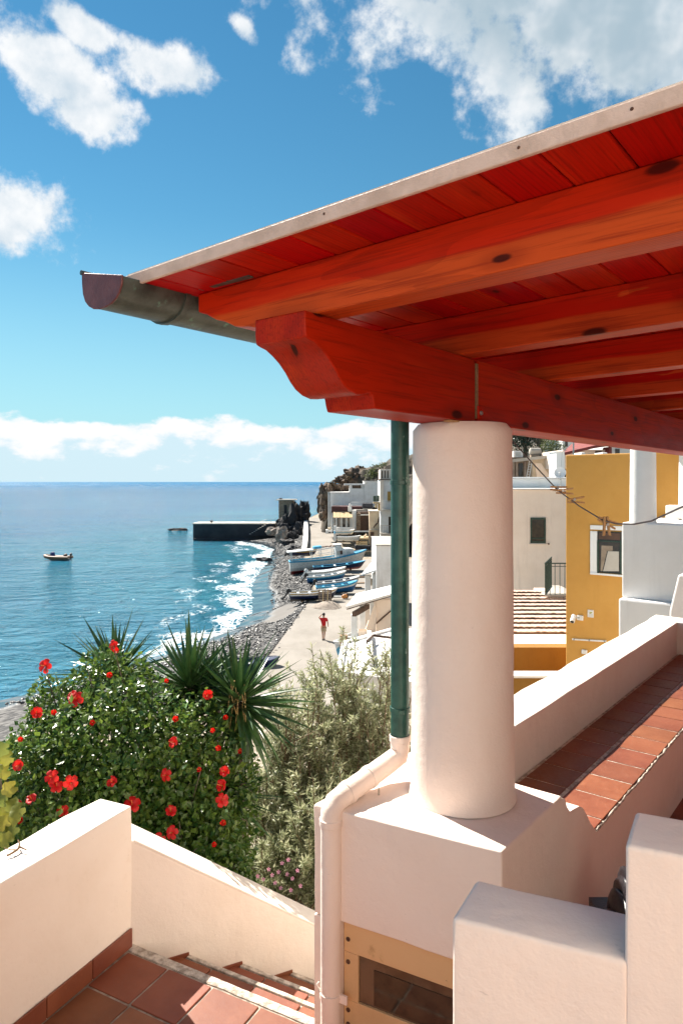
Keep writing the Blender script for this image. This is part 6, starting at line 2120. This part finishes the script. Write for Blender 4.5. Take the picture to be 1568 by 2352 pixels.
# flowers
def petal_mat(name, a, b):
    t = NT(name)
    c = t.mix(t.ramp(t.noise(t.oco(), 30, 3, 0.5), 0.3, 0.7), a, b)
    t.done(c, 0.5)
    tr = t.n('ShaderNodeBsdfTranslucent')
    t.l(c, tr.inputs['Color'])
    ms = t.n('ShaderNodeMixShader')
    ms.inputs[0].default_value = 0.35
    t.l(t.b.outputs[0], ms.inputs[1])
    t.l(tr.outputs[0], ms.inputs[2])
    t.l(ms.outputs[0], t.out.inputs['Surface'])
    return t.mat
M['petal'] = petal_mat('red_petal', (0.72, 0.012, 0.008), (0.60, 0.008, 0.006))
M['stamen'] = simple('red_stamen', (0.45, 0.02, 0.015), (0.6, 0.3, 0.05), 200, 0.6)
def flower_mesh(R_, close=0.0):
    m = MB()
    for k in range(5):
        a0 = 2 * math.pi * k / 5
        rows = []
        for i, (rr_, w_, h_) in enumerate(((0.05, 0.06, 0.0), (0.35, 0.28, 0.16), (0.68, 0.44, 0.20), (0.92, 0.40, 0.10), (1.05, 0.20, 0.0))):
            row = []
            for j in (-1, 0, 1):
                a = a0 + 0.12
                lx, ly = rr_, j * w_
                cl = 1 - close * rr_ * 0.8
                z = (h_ + close * rr_ * 0.9) + (0.06 if j else 0.0) * (1 if (k + j) % 2 else -0.6) + 0.05 * j
                row.append(V((lx * math.cos(a) - ly * math.sin(a)) * R_ * cl, (lx * math.sin(a) + ly * math.cos(a)) * R_ * cl, z * R_))
            rows.append(row)
        m.loft(rows, False, False, 0)
    m.tube([V(0, 0, 0), V(0.02 * R_, 0.05 * R_, 0.5 * R_), V(0.05 * R_, 0.15 * R_, 1.05 * R_)], [0.05 * R_, 0.045 * R_, 0.06 * R_], 6, True, 1)
    return m.mesh('flower', [M['petal'], M['stamen']], 60, recalc=False)
FM = [flower_mesh(0.055), flower_mesh(0.060, 0.35), flower_mesh(0.05, 0.75)]
fl_px = [(105, 1530, 0), (262, 1483, 0), (170, 1600, 1), (176, 1606, 0), (84, 1638, 1), (250, 1549, 2), (478, 1594, 1), (405, 1650, 2), (218, 1660, 2), (402, 1706, 1), (45, 1700, 2), (45, 1757, 1), (120, 1785, 0), (130, 1806, 0), (163, 1797, 0), (260, 1797, 1), (382, 1780, 0), (463, 1768, 2), (517, 1772, 1), (512, 1805, 1), (510, 1838, 0), (75, 1838, 1), (42, 1850, 1), (52, 1885, 2), (304, 1848, 0), (392, 1865, 1), (396, 1912, 0), (362, 1933, 0), (488, 1940, 2), (512, 1895, 2), (145, 1866, 1), (503, 1722, 2), (557, 1727, 2), (519, 1650, 2), (270, 1495, 2), (380, 1565, 2), (492, 1680, 2), (122, 1640, 2)]
Tl = [(Vector(a[:3]), a[3:6]) for a in lobes]
def surf_depth(px, py):
    """where the sight line through (px, py) meets the front of the bush"""
    d = Vector(((px - CX) / F, 1.0, (HY - py) / F))
    best = None
    for c, r_ in Tl:
        dd = Vector((d.x / r_[0], d.y / r_[1], d.z / r_[2]))
        cc_ = Vector((c.x / r_[0], c.y / r_[1], c.z / r_[2]))
        A_, B2, C_ = dd.dot(dd), -2 * dd.dot(cc_), cc_.dot(cc_) - 1.12
        disc = B2 * B2 - 4 * A_ * C_
        if disc > 0:
            t = (-B2 - math.sqrt(disc)) / (2 * A_)
            best = t if best is None or t < best else best
    return best if best else 5.9
for px, py, kd in fl_px:
    dpt = surf_depth(px, py) - 0.02
    p = at(px, py, dpt)
    face = (Vector((0, 0, 0)) - p).normalized() + Vector((rs.uniform(-0.7, 0.5), rs.uniform(-0.2, 0.3), rs.uniform(-0.2, 0.6)))
    face.normalize()
    xx = face.cross(Vector((rs.uniform(-1, 1), rs.uniform(-1, 1), rs.uniform(-1, 1)))).normalized()
    s_ = rs.uniform(0.85, 1.12)
    o = place('flower', FM[kd], hb, frame(p, xx, face.cross(xx), face) @ Matrix.Scale(s_, 4))

# ---- yuccas: every blade is a piece of its own
M['yucca'] = simple('yucca_blade', (0.030, 0.085, 0.025), (0.075, 0.15, 0.045), 9, 0.35, 0.1, 40, rand=0.35)
def blade(L, W_, droop):
    rows = []
    for i in range(6):
        t = i / 5
        w = W_ * (0.75 + 0.5 * math.sin(math.pi * min(t * 1.3, 1))) * (1 - t) ** 0.55 if t < 1 else 0.001
        x = L * t
        z = -droop * L * t * t
        rows.append([V(x, -w / 2, z + w * 0.16), V(x, 0, z - w * 0.10), V(x, w / 2, z + w * 0.16)])
    return MB().loft(rows, False, False).mesh('blade', M['yucca'], 30, recalc=False)
BL = [blade(0.52, 0.050, 0.04), blade(0.58, 0.052, 0.12), blade(0.48, 0.046, 0.0), blade(0.54, 0.050, 0.28)]
def yucca(label, head, base, n, seed, lo=-0.75, scale=1.0, lean=(0, 0, 0), azf=None):
    r_ = random.Random(seed)
    t_ = thing('yucca', label, 'yucca', base, 'yuccas behind the hibiscus')
    head, base = Vector(head), Vector(base)
    MB().tube([base, base.lerp(head, 0.5) + V(0.03, 0.02, 0), head - UP * 0.02], [0.075, 0.065, 0.055], 9).build('trunk', M['bark'], t_, smooth=60)
    for i in range(n):
        t = (i + 0.5) / n
        el = math.asin(lo + (0.99 - lo) * t)
        az = i * 2.39996 + r_.uniform(-0.25, 0.25)
        d = Vector((math.cos(az) * math.cos(el), math.sin(az) * math.cos(el), math.sin(el))) + Vector(lean)
        d.normalize()
        s = scale * r_.uniform(0.82, 1.15)
        yv = UP.cross(d)
        if yv.length < 0.05:
            yv = Vector((0, 1, 0))
        yv.normalize()
        zv = d.cross(yv)
        kd = 3 if el < -0.35 else (1 if el < 0.35 else r_.choice((0, 2)))
        place('blade', BL[kd], t_, frame(head + d * 0.03 - UP * (0.10 * (1 - t)), d, yv, zv) @ Matrix.Rotation(r_.uniform(-0.4, 0.4), 4, 'X') @ Matrix.Scale(s, 4))
    return t_
h1 = at(265, 1548, 6.75)
yucca('leftmost yucca, its blades fanning up behind the top of the hibiscus', h1, (h1.x, h1.y, -4.3), 70, 1, -0.3, 1.12, (0, 0, 0.12))
h2 = at(436, 1572, 6.5)
yucca('middle yucca head between the hibiscus and the largest yucca', h2, (h2.x - 0.1, h2.y, -4.3), 84, 2, -0.35, 1.14, (0, 0, 0.10))
h3 = at(548, 1606, 6.35)
yucca('largest yucca with drooping blades, right of the hibiscus', h3, (h3.x - 0.05, h3.y + 0.1, -4.3), 140, 3, -0.95, 1.16)
h4 = at(520, 1820, 6.1)
yucca('low dark yucca head half buried at the right of the hibiscus', h4, (h4.x, h4.y, -4.3), 46, 4, -0.6, 0.85, (0.3, -0.1, 0.0))
h5 = at(492, 1585, 6.8)
yucca('yucca head crowded between the middle and the largest yucca', h5, (h5.x, h5.y, -4.3), 60, 6, -0.3, 1.1, (0, 0, 0.10))
# dry flower stalk strings on the large yucca
sk_ = MB()
for k in range(9):
    p = h3 + V(rs.uniform(-0.06, 0.08), -0.12, rs.uniform(0.05, 0.22))
    sk_.tube([p, p + V(rs.uniform(-0.05, 0.05), -0.05, -0.12), p + V(rs.uniform(-0.08, 0.08), -0.06, -0.32)], [0.005, 0.004, 0.002], 4)
dst = sk_.build('dry_stalk', simple('dry_stalk', (0.42, 0.28, 0.10), (0.5, 0.36, 0.16), 30, 0.8), loc=h3)
tag(dst, 'dry yellow stalks hanging in the heart of the largest yucca', 'stalks')

# ---- oleander-like shrub with narrow grey green leaves
def shrub(label, name, cat, base, stems, height, spread, nper, lens, wid, mat, seed, bark, zlo=0.15, group=None, lean=0.0):
    r_ = random.Random(seed)
    t_ = thing(name, label, cat, base, group)
    base = Vector(base)
    sm = MB()
    P, A_ = [], []
    for k in range(stems):
        az = r_.uniform(0, 6.283)
        s0 = base + V(math.cos(az) * 0.12, math.sin(az) * 0.12, 0)
        top = base + V(math.cos(az) * spread * r_.uniform(0.2, 1.0) + lean * r_.random(), math.sin(az) * spread * r_.uniform(0.2, 0.9), height * r_.uniform(0.62, 1.05))
        mid = s0.lerp(top, 0.5) + V(r_.uniform(-0.1, 0.1), r_.uniform(-0.1, 0.1), 0.12)
        sm.tube([s0, mid, top], [0.014, 0.009, 0.003], 5)
        twigs = [(s0, mid, top)]
        for q_ in range(r_.randint(3, 5)):
            t = r_.uniform(0.35, 0.85)
            b = s0.lerp(mid, t * 2) if t < 0.5 else mid.lerp(top, t * 2 - 1)
            e = b + V(r_.gauss(0, 0.16), r_.gauss(0, 0.16), r_.uniform(0.15, 0.42)) * (height / 2.0)
            sm.tube([b, e], [0.006, 0.002], 4)
            twigs.append((b, b.lerp(e, 0.5), e))
        for a, m_, e in twigs:
            nn_ = nper if a is s0 else nper // 2
            for q_ in range(nn_):
                t = zlo + (1 - zlo) * (r_.random() ** 0.6)
                p = a.lerp(m_, t * 2) if t < 0.5 else m_.lerp(e, t * 2 - 1)
                g_ = ((e - m_).normalized() * 0.8 + Vector((r_.gauss(0, 1), r_.gauss(0, 1), r_.gauss(0, 0.7))) * 0.75)
                P.append(p[:])
                A_.append(g_[:])
    P, A_ = np.array(P), np.array(A_)
    n = len(P)
    ln = rng.uniform(lens[0], lens[1], n)
    v, idx, tn = leaves(P, A_, unit(n) + np.array([0, 0, 0.6]), ln, ln * wid, 0.1, 0.12)
    obj('foliage', fast_mesh('foliage', v - np.array(ORG[t_]), 3, idx, mat, {'tone': tn}), t_)['kind'] = 'stuff'
    sm.build('stem', bark, t_, smooth=60)
    return t_
ole = leaf_mat('narrow_grey_green_leaf', (0.15, 0.185, 0.085), (0.46, 0.47, 0.31), 0.40, 0.35)
M['pale_bark'] = simple('pale_bark', (0.24, 0.17, 0.11), (0.13, 0.09, 0.06), 20, 0.9, 0.4, 60)
for i, (px, Y, hgt, lab) in enumerate(((690, 7.6, 2.25, 'airy shrub with narrow grey green leaves, nearest the largest yucca'), (780, 7.9, 2.45, 'tall airy shrub with narrow leaves before the flat white roof'), (862, 7.7, 2.45, 'narrow leaved shrub crowding the green downpipe'), (745, 7.0, 1.55, 'lower grey green shrub in front of the taller airy ones'), (640, 7.3, 1.35, 'low silvery shrub filling the gap beside the hibiscus'), (655, 6.7, 0.95, 'knee high silvery shrub above the pink flowered plant'))):
    b = at(px, 1107, Y)
    zb = float(ground_z(b.x, b.y)) - 0.05
    shrub(lab, 'oleander', 'shrub', (b.x, b.y, zb), 30, hgt + (-4.35 - zb), 0.55, 110, (0.050, 0.095), 0.19, ole, 30 + i, M['pale_bark'], 0.22, 'grey green shrubs below the downpipe')
# small flowering plant at the foot of the wall
gl = leaf_mat('small_green_leaf', (0.03, 0.075, 0.02), (0.10, 0.17, 0.045), 0.4, 0.25)
b = at(640, 2010, 6.0)
zb = float(ground_z(b.x, b.y))
pk_ = shrub('low green plant with tiny pink flowers by the sloping wall', 'flowering_plant', 'plant', (b.x, b.y, zb - 0.1), 26, 0.62, 0.40, 60, (0.025, 0.05), 0.55, gl, 51, M['pale_bark'], 0.1)
M['pink_petal'] = simple('pink_petal', (0.70, 0.22, 0.40), (0.85, 0.5, 0.62), 60, 0.6)
fmp = MB()
for k in range(5):
    a = 6.2832 * k / 5
    fmp.add([(0, 0, 0), (0.018 * math.cos(a - 0.5), 0.018 * math.sin(a - 0.5), 0.006), (0.026 * math.cos(a), 0.026 * math.sin(a), 0.004), (0.018 * math.cos(a + 0.5), 0.018 * math.sin(a + 0.5), 0.006)], [(0, 1, 2, 3)])
fpm = fmp.mesh('flower', M['pink_petal'], recalc=False)
for px, py in ((592, 2013), (617, 1997), (625, 2010), (632, 2028), (648, 1983), (662, 1975), (660, 2008), (672, 2018), (683, 2000), (690, 2035), (645, 2040), (668, 2045), (605, 2020), (640, 2003)):
    p = at(px, py, 5.62)
    fd_ = (Vector((0, 0, 0.4)) - p).normalized() + V(rs.uniform(-0.4, 0.4), 0, rs.uniform(-0.2, 0.5))
    fd_.normalize()
    xx = fd_.cross(V(0.3, 0.2, 0.9)).normalized()
    place('flower', fpm, pk_, frame(p, xx, fd_.cross(xx), fd_) @ Matrix.Scale(0.72, 4))
# dry twigs and dead brush beside it
db = thing('dry_brush', 'tangle of dry pale twigs at the foot of the pier', 'brush', (-0.15, 6.1, -4.4))
m = MB()
for k in range(60):
    p = V(-0.35 + rs.uniform(-0.35, 0.4), 6.0 + rs.uniform(-0.4, 0.5), float(ground_z(-0.3, 6.0)) + rs.uniform(0, 0.15))
    q_ = p + V(rs.gauss(0, 0.2), rs.gauss(0, 0.15), rs.uniform(0.0, 0.3))
    m.tube([p, p.lerp(q_, 0.5) + V(0, 0, rs.uniform(0, 0.1)), q_], [0.007, 0.005, 0.002], 4)
m.build('twig', M['pale_bark'], db, smooth=60)
lit = MB()
for k in range(70):
    p = V(-0.75 + rs.uniform(-0.3, 0.3), 5.75 + rs.uniform(-0.25, 0.25), 0)
    p.z = float(ground_z(p.x, p.y)) + 0.14 + rs.uniform(0, 0.1)
    lit.tube([p, p + V(rs.gauss(0, 0.09), rs.gauss(0, 0.08), rs.uniform(-0.02, 0.08))], [0.004, 0.002], 4)
lt = lit.build('leaf_litter', M['bark'], loc=(-0.75, 5.75, -4.3))
tag(lt, 'grey brown dead litter at the right foot of the hibiscus', 'litter', kind='stuff')
for i, (px, py, Y, r_, lab) in enumerate(((590, 1985, 6.4, 0.13, 'pale garden stone under the hibiscus edge'), (665, 1965, 6.9, 0.15, 'beige garden stone behind the pink flowered plant'), (648, 1925, 7.6, 0.16, 'grey garden stone between the shrubs'), (692, 1975, 6.9, 0.13, 'brown garden stone near the pier'), (690, 2068, 5.9, 0.16, 'flat pale stone at the foot of the sloping wall'))):
    p = at(px, py, Y)
    p.z = float(ground_z(p.x, p.y)) + 0.06
    rockthing(lab, [(p, (r_ * 1.3, r_, r_ * 0.75), 60 + i)], M['pale_rock'], 'garden_stone')

# ---- vine with big yellowing leaves at the left edge
vm = leaf_mat('vine_leaf', (0.09, 0.13, 0.022), (0.27, 0.25, 0.03), 0.5, 0.30)
vn2 = thing('vine', 'yellow green vine with broad leaves at the left edge', 'vine', at(-30, 1960, 4.7))
def vine_leaf(R_, seed, tone):
    n_ = 22
    vs = [np.array([0, 0, 0.0])]
    for k in range(n_):
        a = 2 * math.pi * k / n_
        rr_ = R_ * (0.88 + 0.10 * math.cos(5 * a) + 0.05 * math.sin(11 * a + seed)) * (0.55 if abs(a - math.pi) < 0.25 else 1)
        vs.append(np.array([rr_ * math.cos(a), rr_ * math.sin(a), 0.22 * R_ * math.sin(2 * a + seed) - 0.12 * R_]))
    idx = []
    for k in range(n_):
        idx += [0, 1 + k, 1 + (k + 1) % n_]
    return fast_mesh('leaf', np.array(vs), 3, idx, vm, {'tone': np.full(n_ + 1, tone)}, True)
VL = [vine_leaf(0.058, s, 0.15 + 0.2 * s) for s in range(5)]
for i, (px, py) in enumerate(((4, 1722), (-8, 1760), (14, 1742), (8, 1775), (22, 1812), (2, 1838), (28, 1850), (12, 1866), (34, 1878), (6, 1890), (26, 1905), (-4, 1915), (14, 1930), (-20, 1880), (-25, 1820), (-30, 1760), (40, 1862))):
    p = at(px, py, 4.75 + rs.uniform(-0.08, 0.12))
    fd_ = V(rs.uniform(-0.5, 0.4), -1, rs.uniform(0.1, 0.9)).normalized()
    xx = fd_.cross(V(rs.uniform(-1, 1), 0.1, 1)).normalized()
    place('leaf', VL[i % 5], vn2, frame(p, xx, fd_.cross(xx), fd_))
MB().tube([at(-40, 2000, 4.8), at(-10, 1900, 4.82), at(5, 1820, 4.85), at(-5, 1720, 4.85)], [0.012, 0.009, 0.007, 0.003], 6).build('stem', M['bark'], vn2, smooth=60)

# ---- trees and bushes on the slopes behind
def tree(label, base, h, rx, n, mat, seed, name='tree', lf=(0.12, 0.3), cat='tree', group=None):
    r_ = random.Random(seed)
    base = Vector(base)
    t_ = thing(name, label, cat, base, group)
    lob = [(base.x + r_.uniform(-0.5, 0.5) * rx, base.y + r_.uniform(-0.5, 0.5) * rx, base.z + h * r_.uniform(0.45, 0.85), rx * r_.uniform(0.45, 0.7), rx * r_.uniform(0.45, 0.7), h * r_.uniform(0.18, 0.32)) for _ in range(8)]
    P, D = bush_points(lob, n, 0.6, 0.35, 0.9)
    ln = rng.uniform(lf[0], lf[1], n)
    v, idx, tn = leaves(P, D + unit(n) * 0.9, D + unit(n) * 0.8, ln, ln * 0.55, 0.1, 0.1)
    obj('crown', fast_mesh('crown', v - np.array(base), 3, idx, mat, {'tone': tn}), t_)
    tk_ = MB().tube([base - UP * 0.6, base + UP * h * 0.5], [0.16 * h / 4, 0.08 * h / 4], 7)
    for l in lob:
        tk_.tube([base + UP * h * 0.3, Vector(l[:3])], [0.06 * h / 4, 0.02 * h / 4], 5)
    tk_.build('trunk', M['bark'], t_, smooth=60)
    return t_
dkm = leaf_mat('dark_pine_leaf', (0.008, 0.022, 0.012), (0.022, 0.045, 0.020), 0.5, 0.1)
lgm = leaf_mat('light_scrub_leaf', (0.05, 0.075, 0.02), (0.13, 0.15, 0.05), 0.5, 0.2)
for i, (px, Y, zt_, lab) in enumerate(((1165, 64, 8.2, 'dark tree behind the ruined house, nearest the column'), (1205, 66, 8.6, 'dark tree behind the cylindrical roof tank'), (1240, 63, 8.4, 'dark tree between the roof tank and the satellite dish'), (1280, 68, 8.6, 'dark tree above the white chimney block'))):
    b = at(px, 1060, Y)
    tree(lab, (b.x, b.y, b.z - 1), zt_ - (b.z - 1), 2.3, 3000, dkm, 70 + i, group='dark trees on the slope')
b = at(1268, 1048, 56)
tree('light green scrub bush right of the roof tank', (b.x, b.y, b.z - 0.6), 1.9, 1.1, 1600, lgm, 80, 'scrub_bush', (0.07, 0.16), 'bush')
b = at(858, 1104, 126)
tree('green bush on the skyline beside the brown crag', (b.x, b.y, b.z - 0.5), 2.8, 1.9, 1500, lgm, 81, 'scrub_bush', (0.18, 0.4), 'bush')
b = at(875, 1098, 128)
tree('second green bush at the edge of the tall balconied house', (b.x, b.y, b.z - 0.5), 3.2, 1.9, 1200, lgm, 82, 'scrub_bush', (0.18, 0.4), 'bush')
for i, (px, py, Y, lab) in enumerate(((800, 1103, 126, 'brown dry tuft on the low end of the crag'), (812, 1094, 127, 'brown dry tuft on the middle of the crag'), (836, 1084, 128.5, 'brown dry tuft on the top of the crag'), (763, 1117, 122.5, 'dry tuft above the overhanging cliff'))):
    b = at(px, py, Y)
    tree(lab, (b.x, b.y, b.z - 0.6), 1.25, 0.8, 380, leaf_mat('dry_scrub_%d' % i, (0.08, 0.05, 0.025), (0.14, 0.11, 0.05), 0.6, 0.1), 90 + i, 'dry_tuft', (0.15, 0.35), 'tuft')
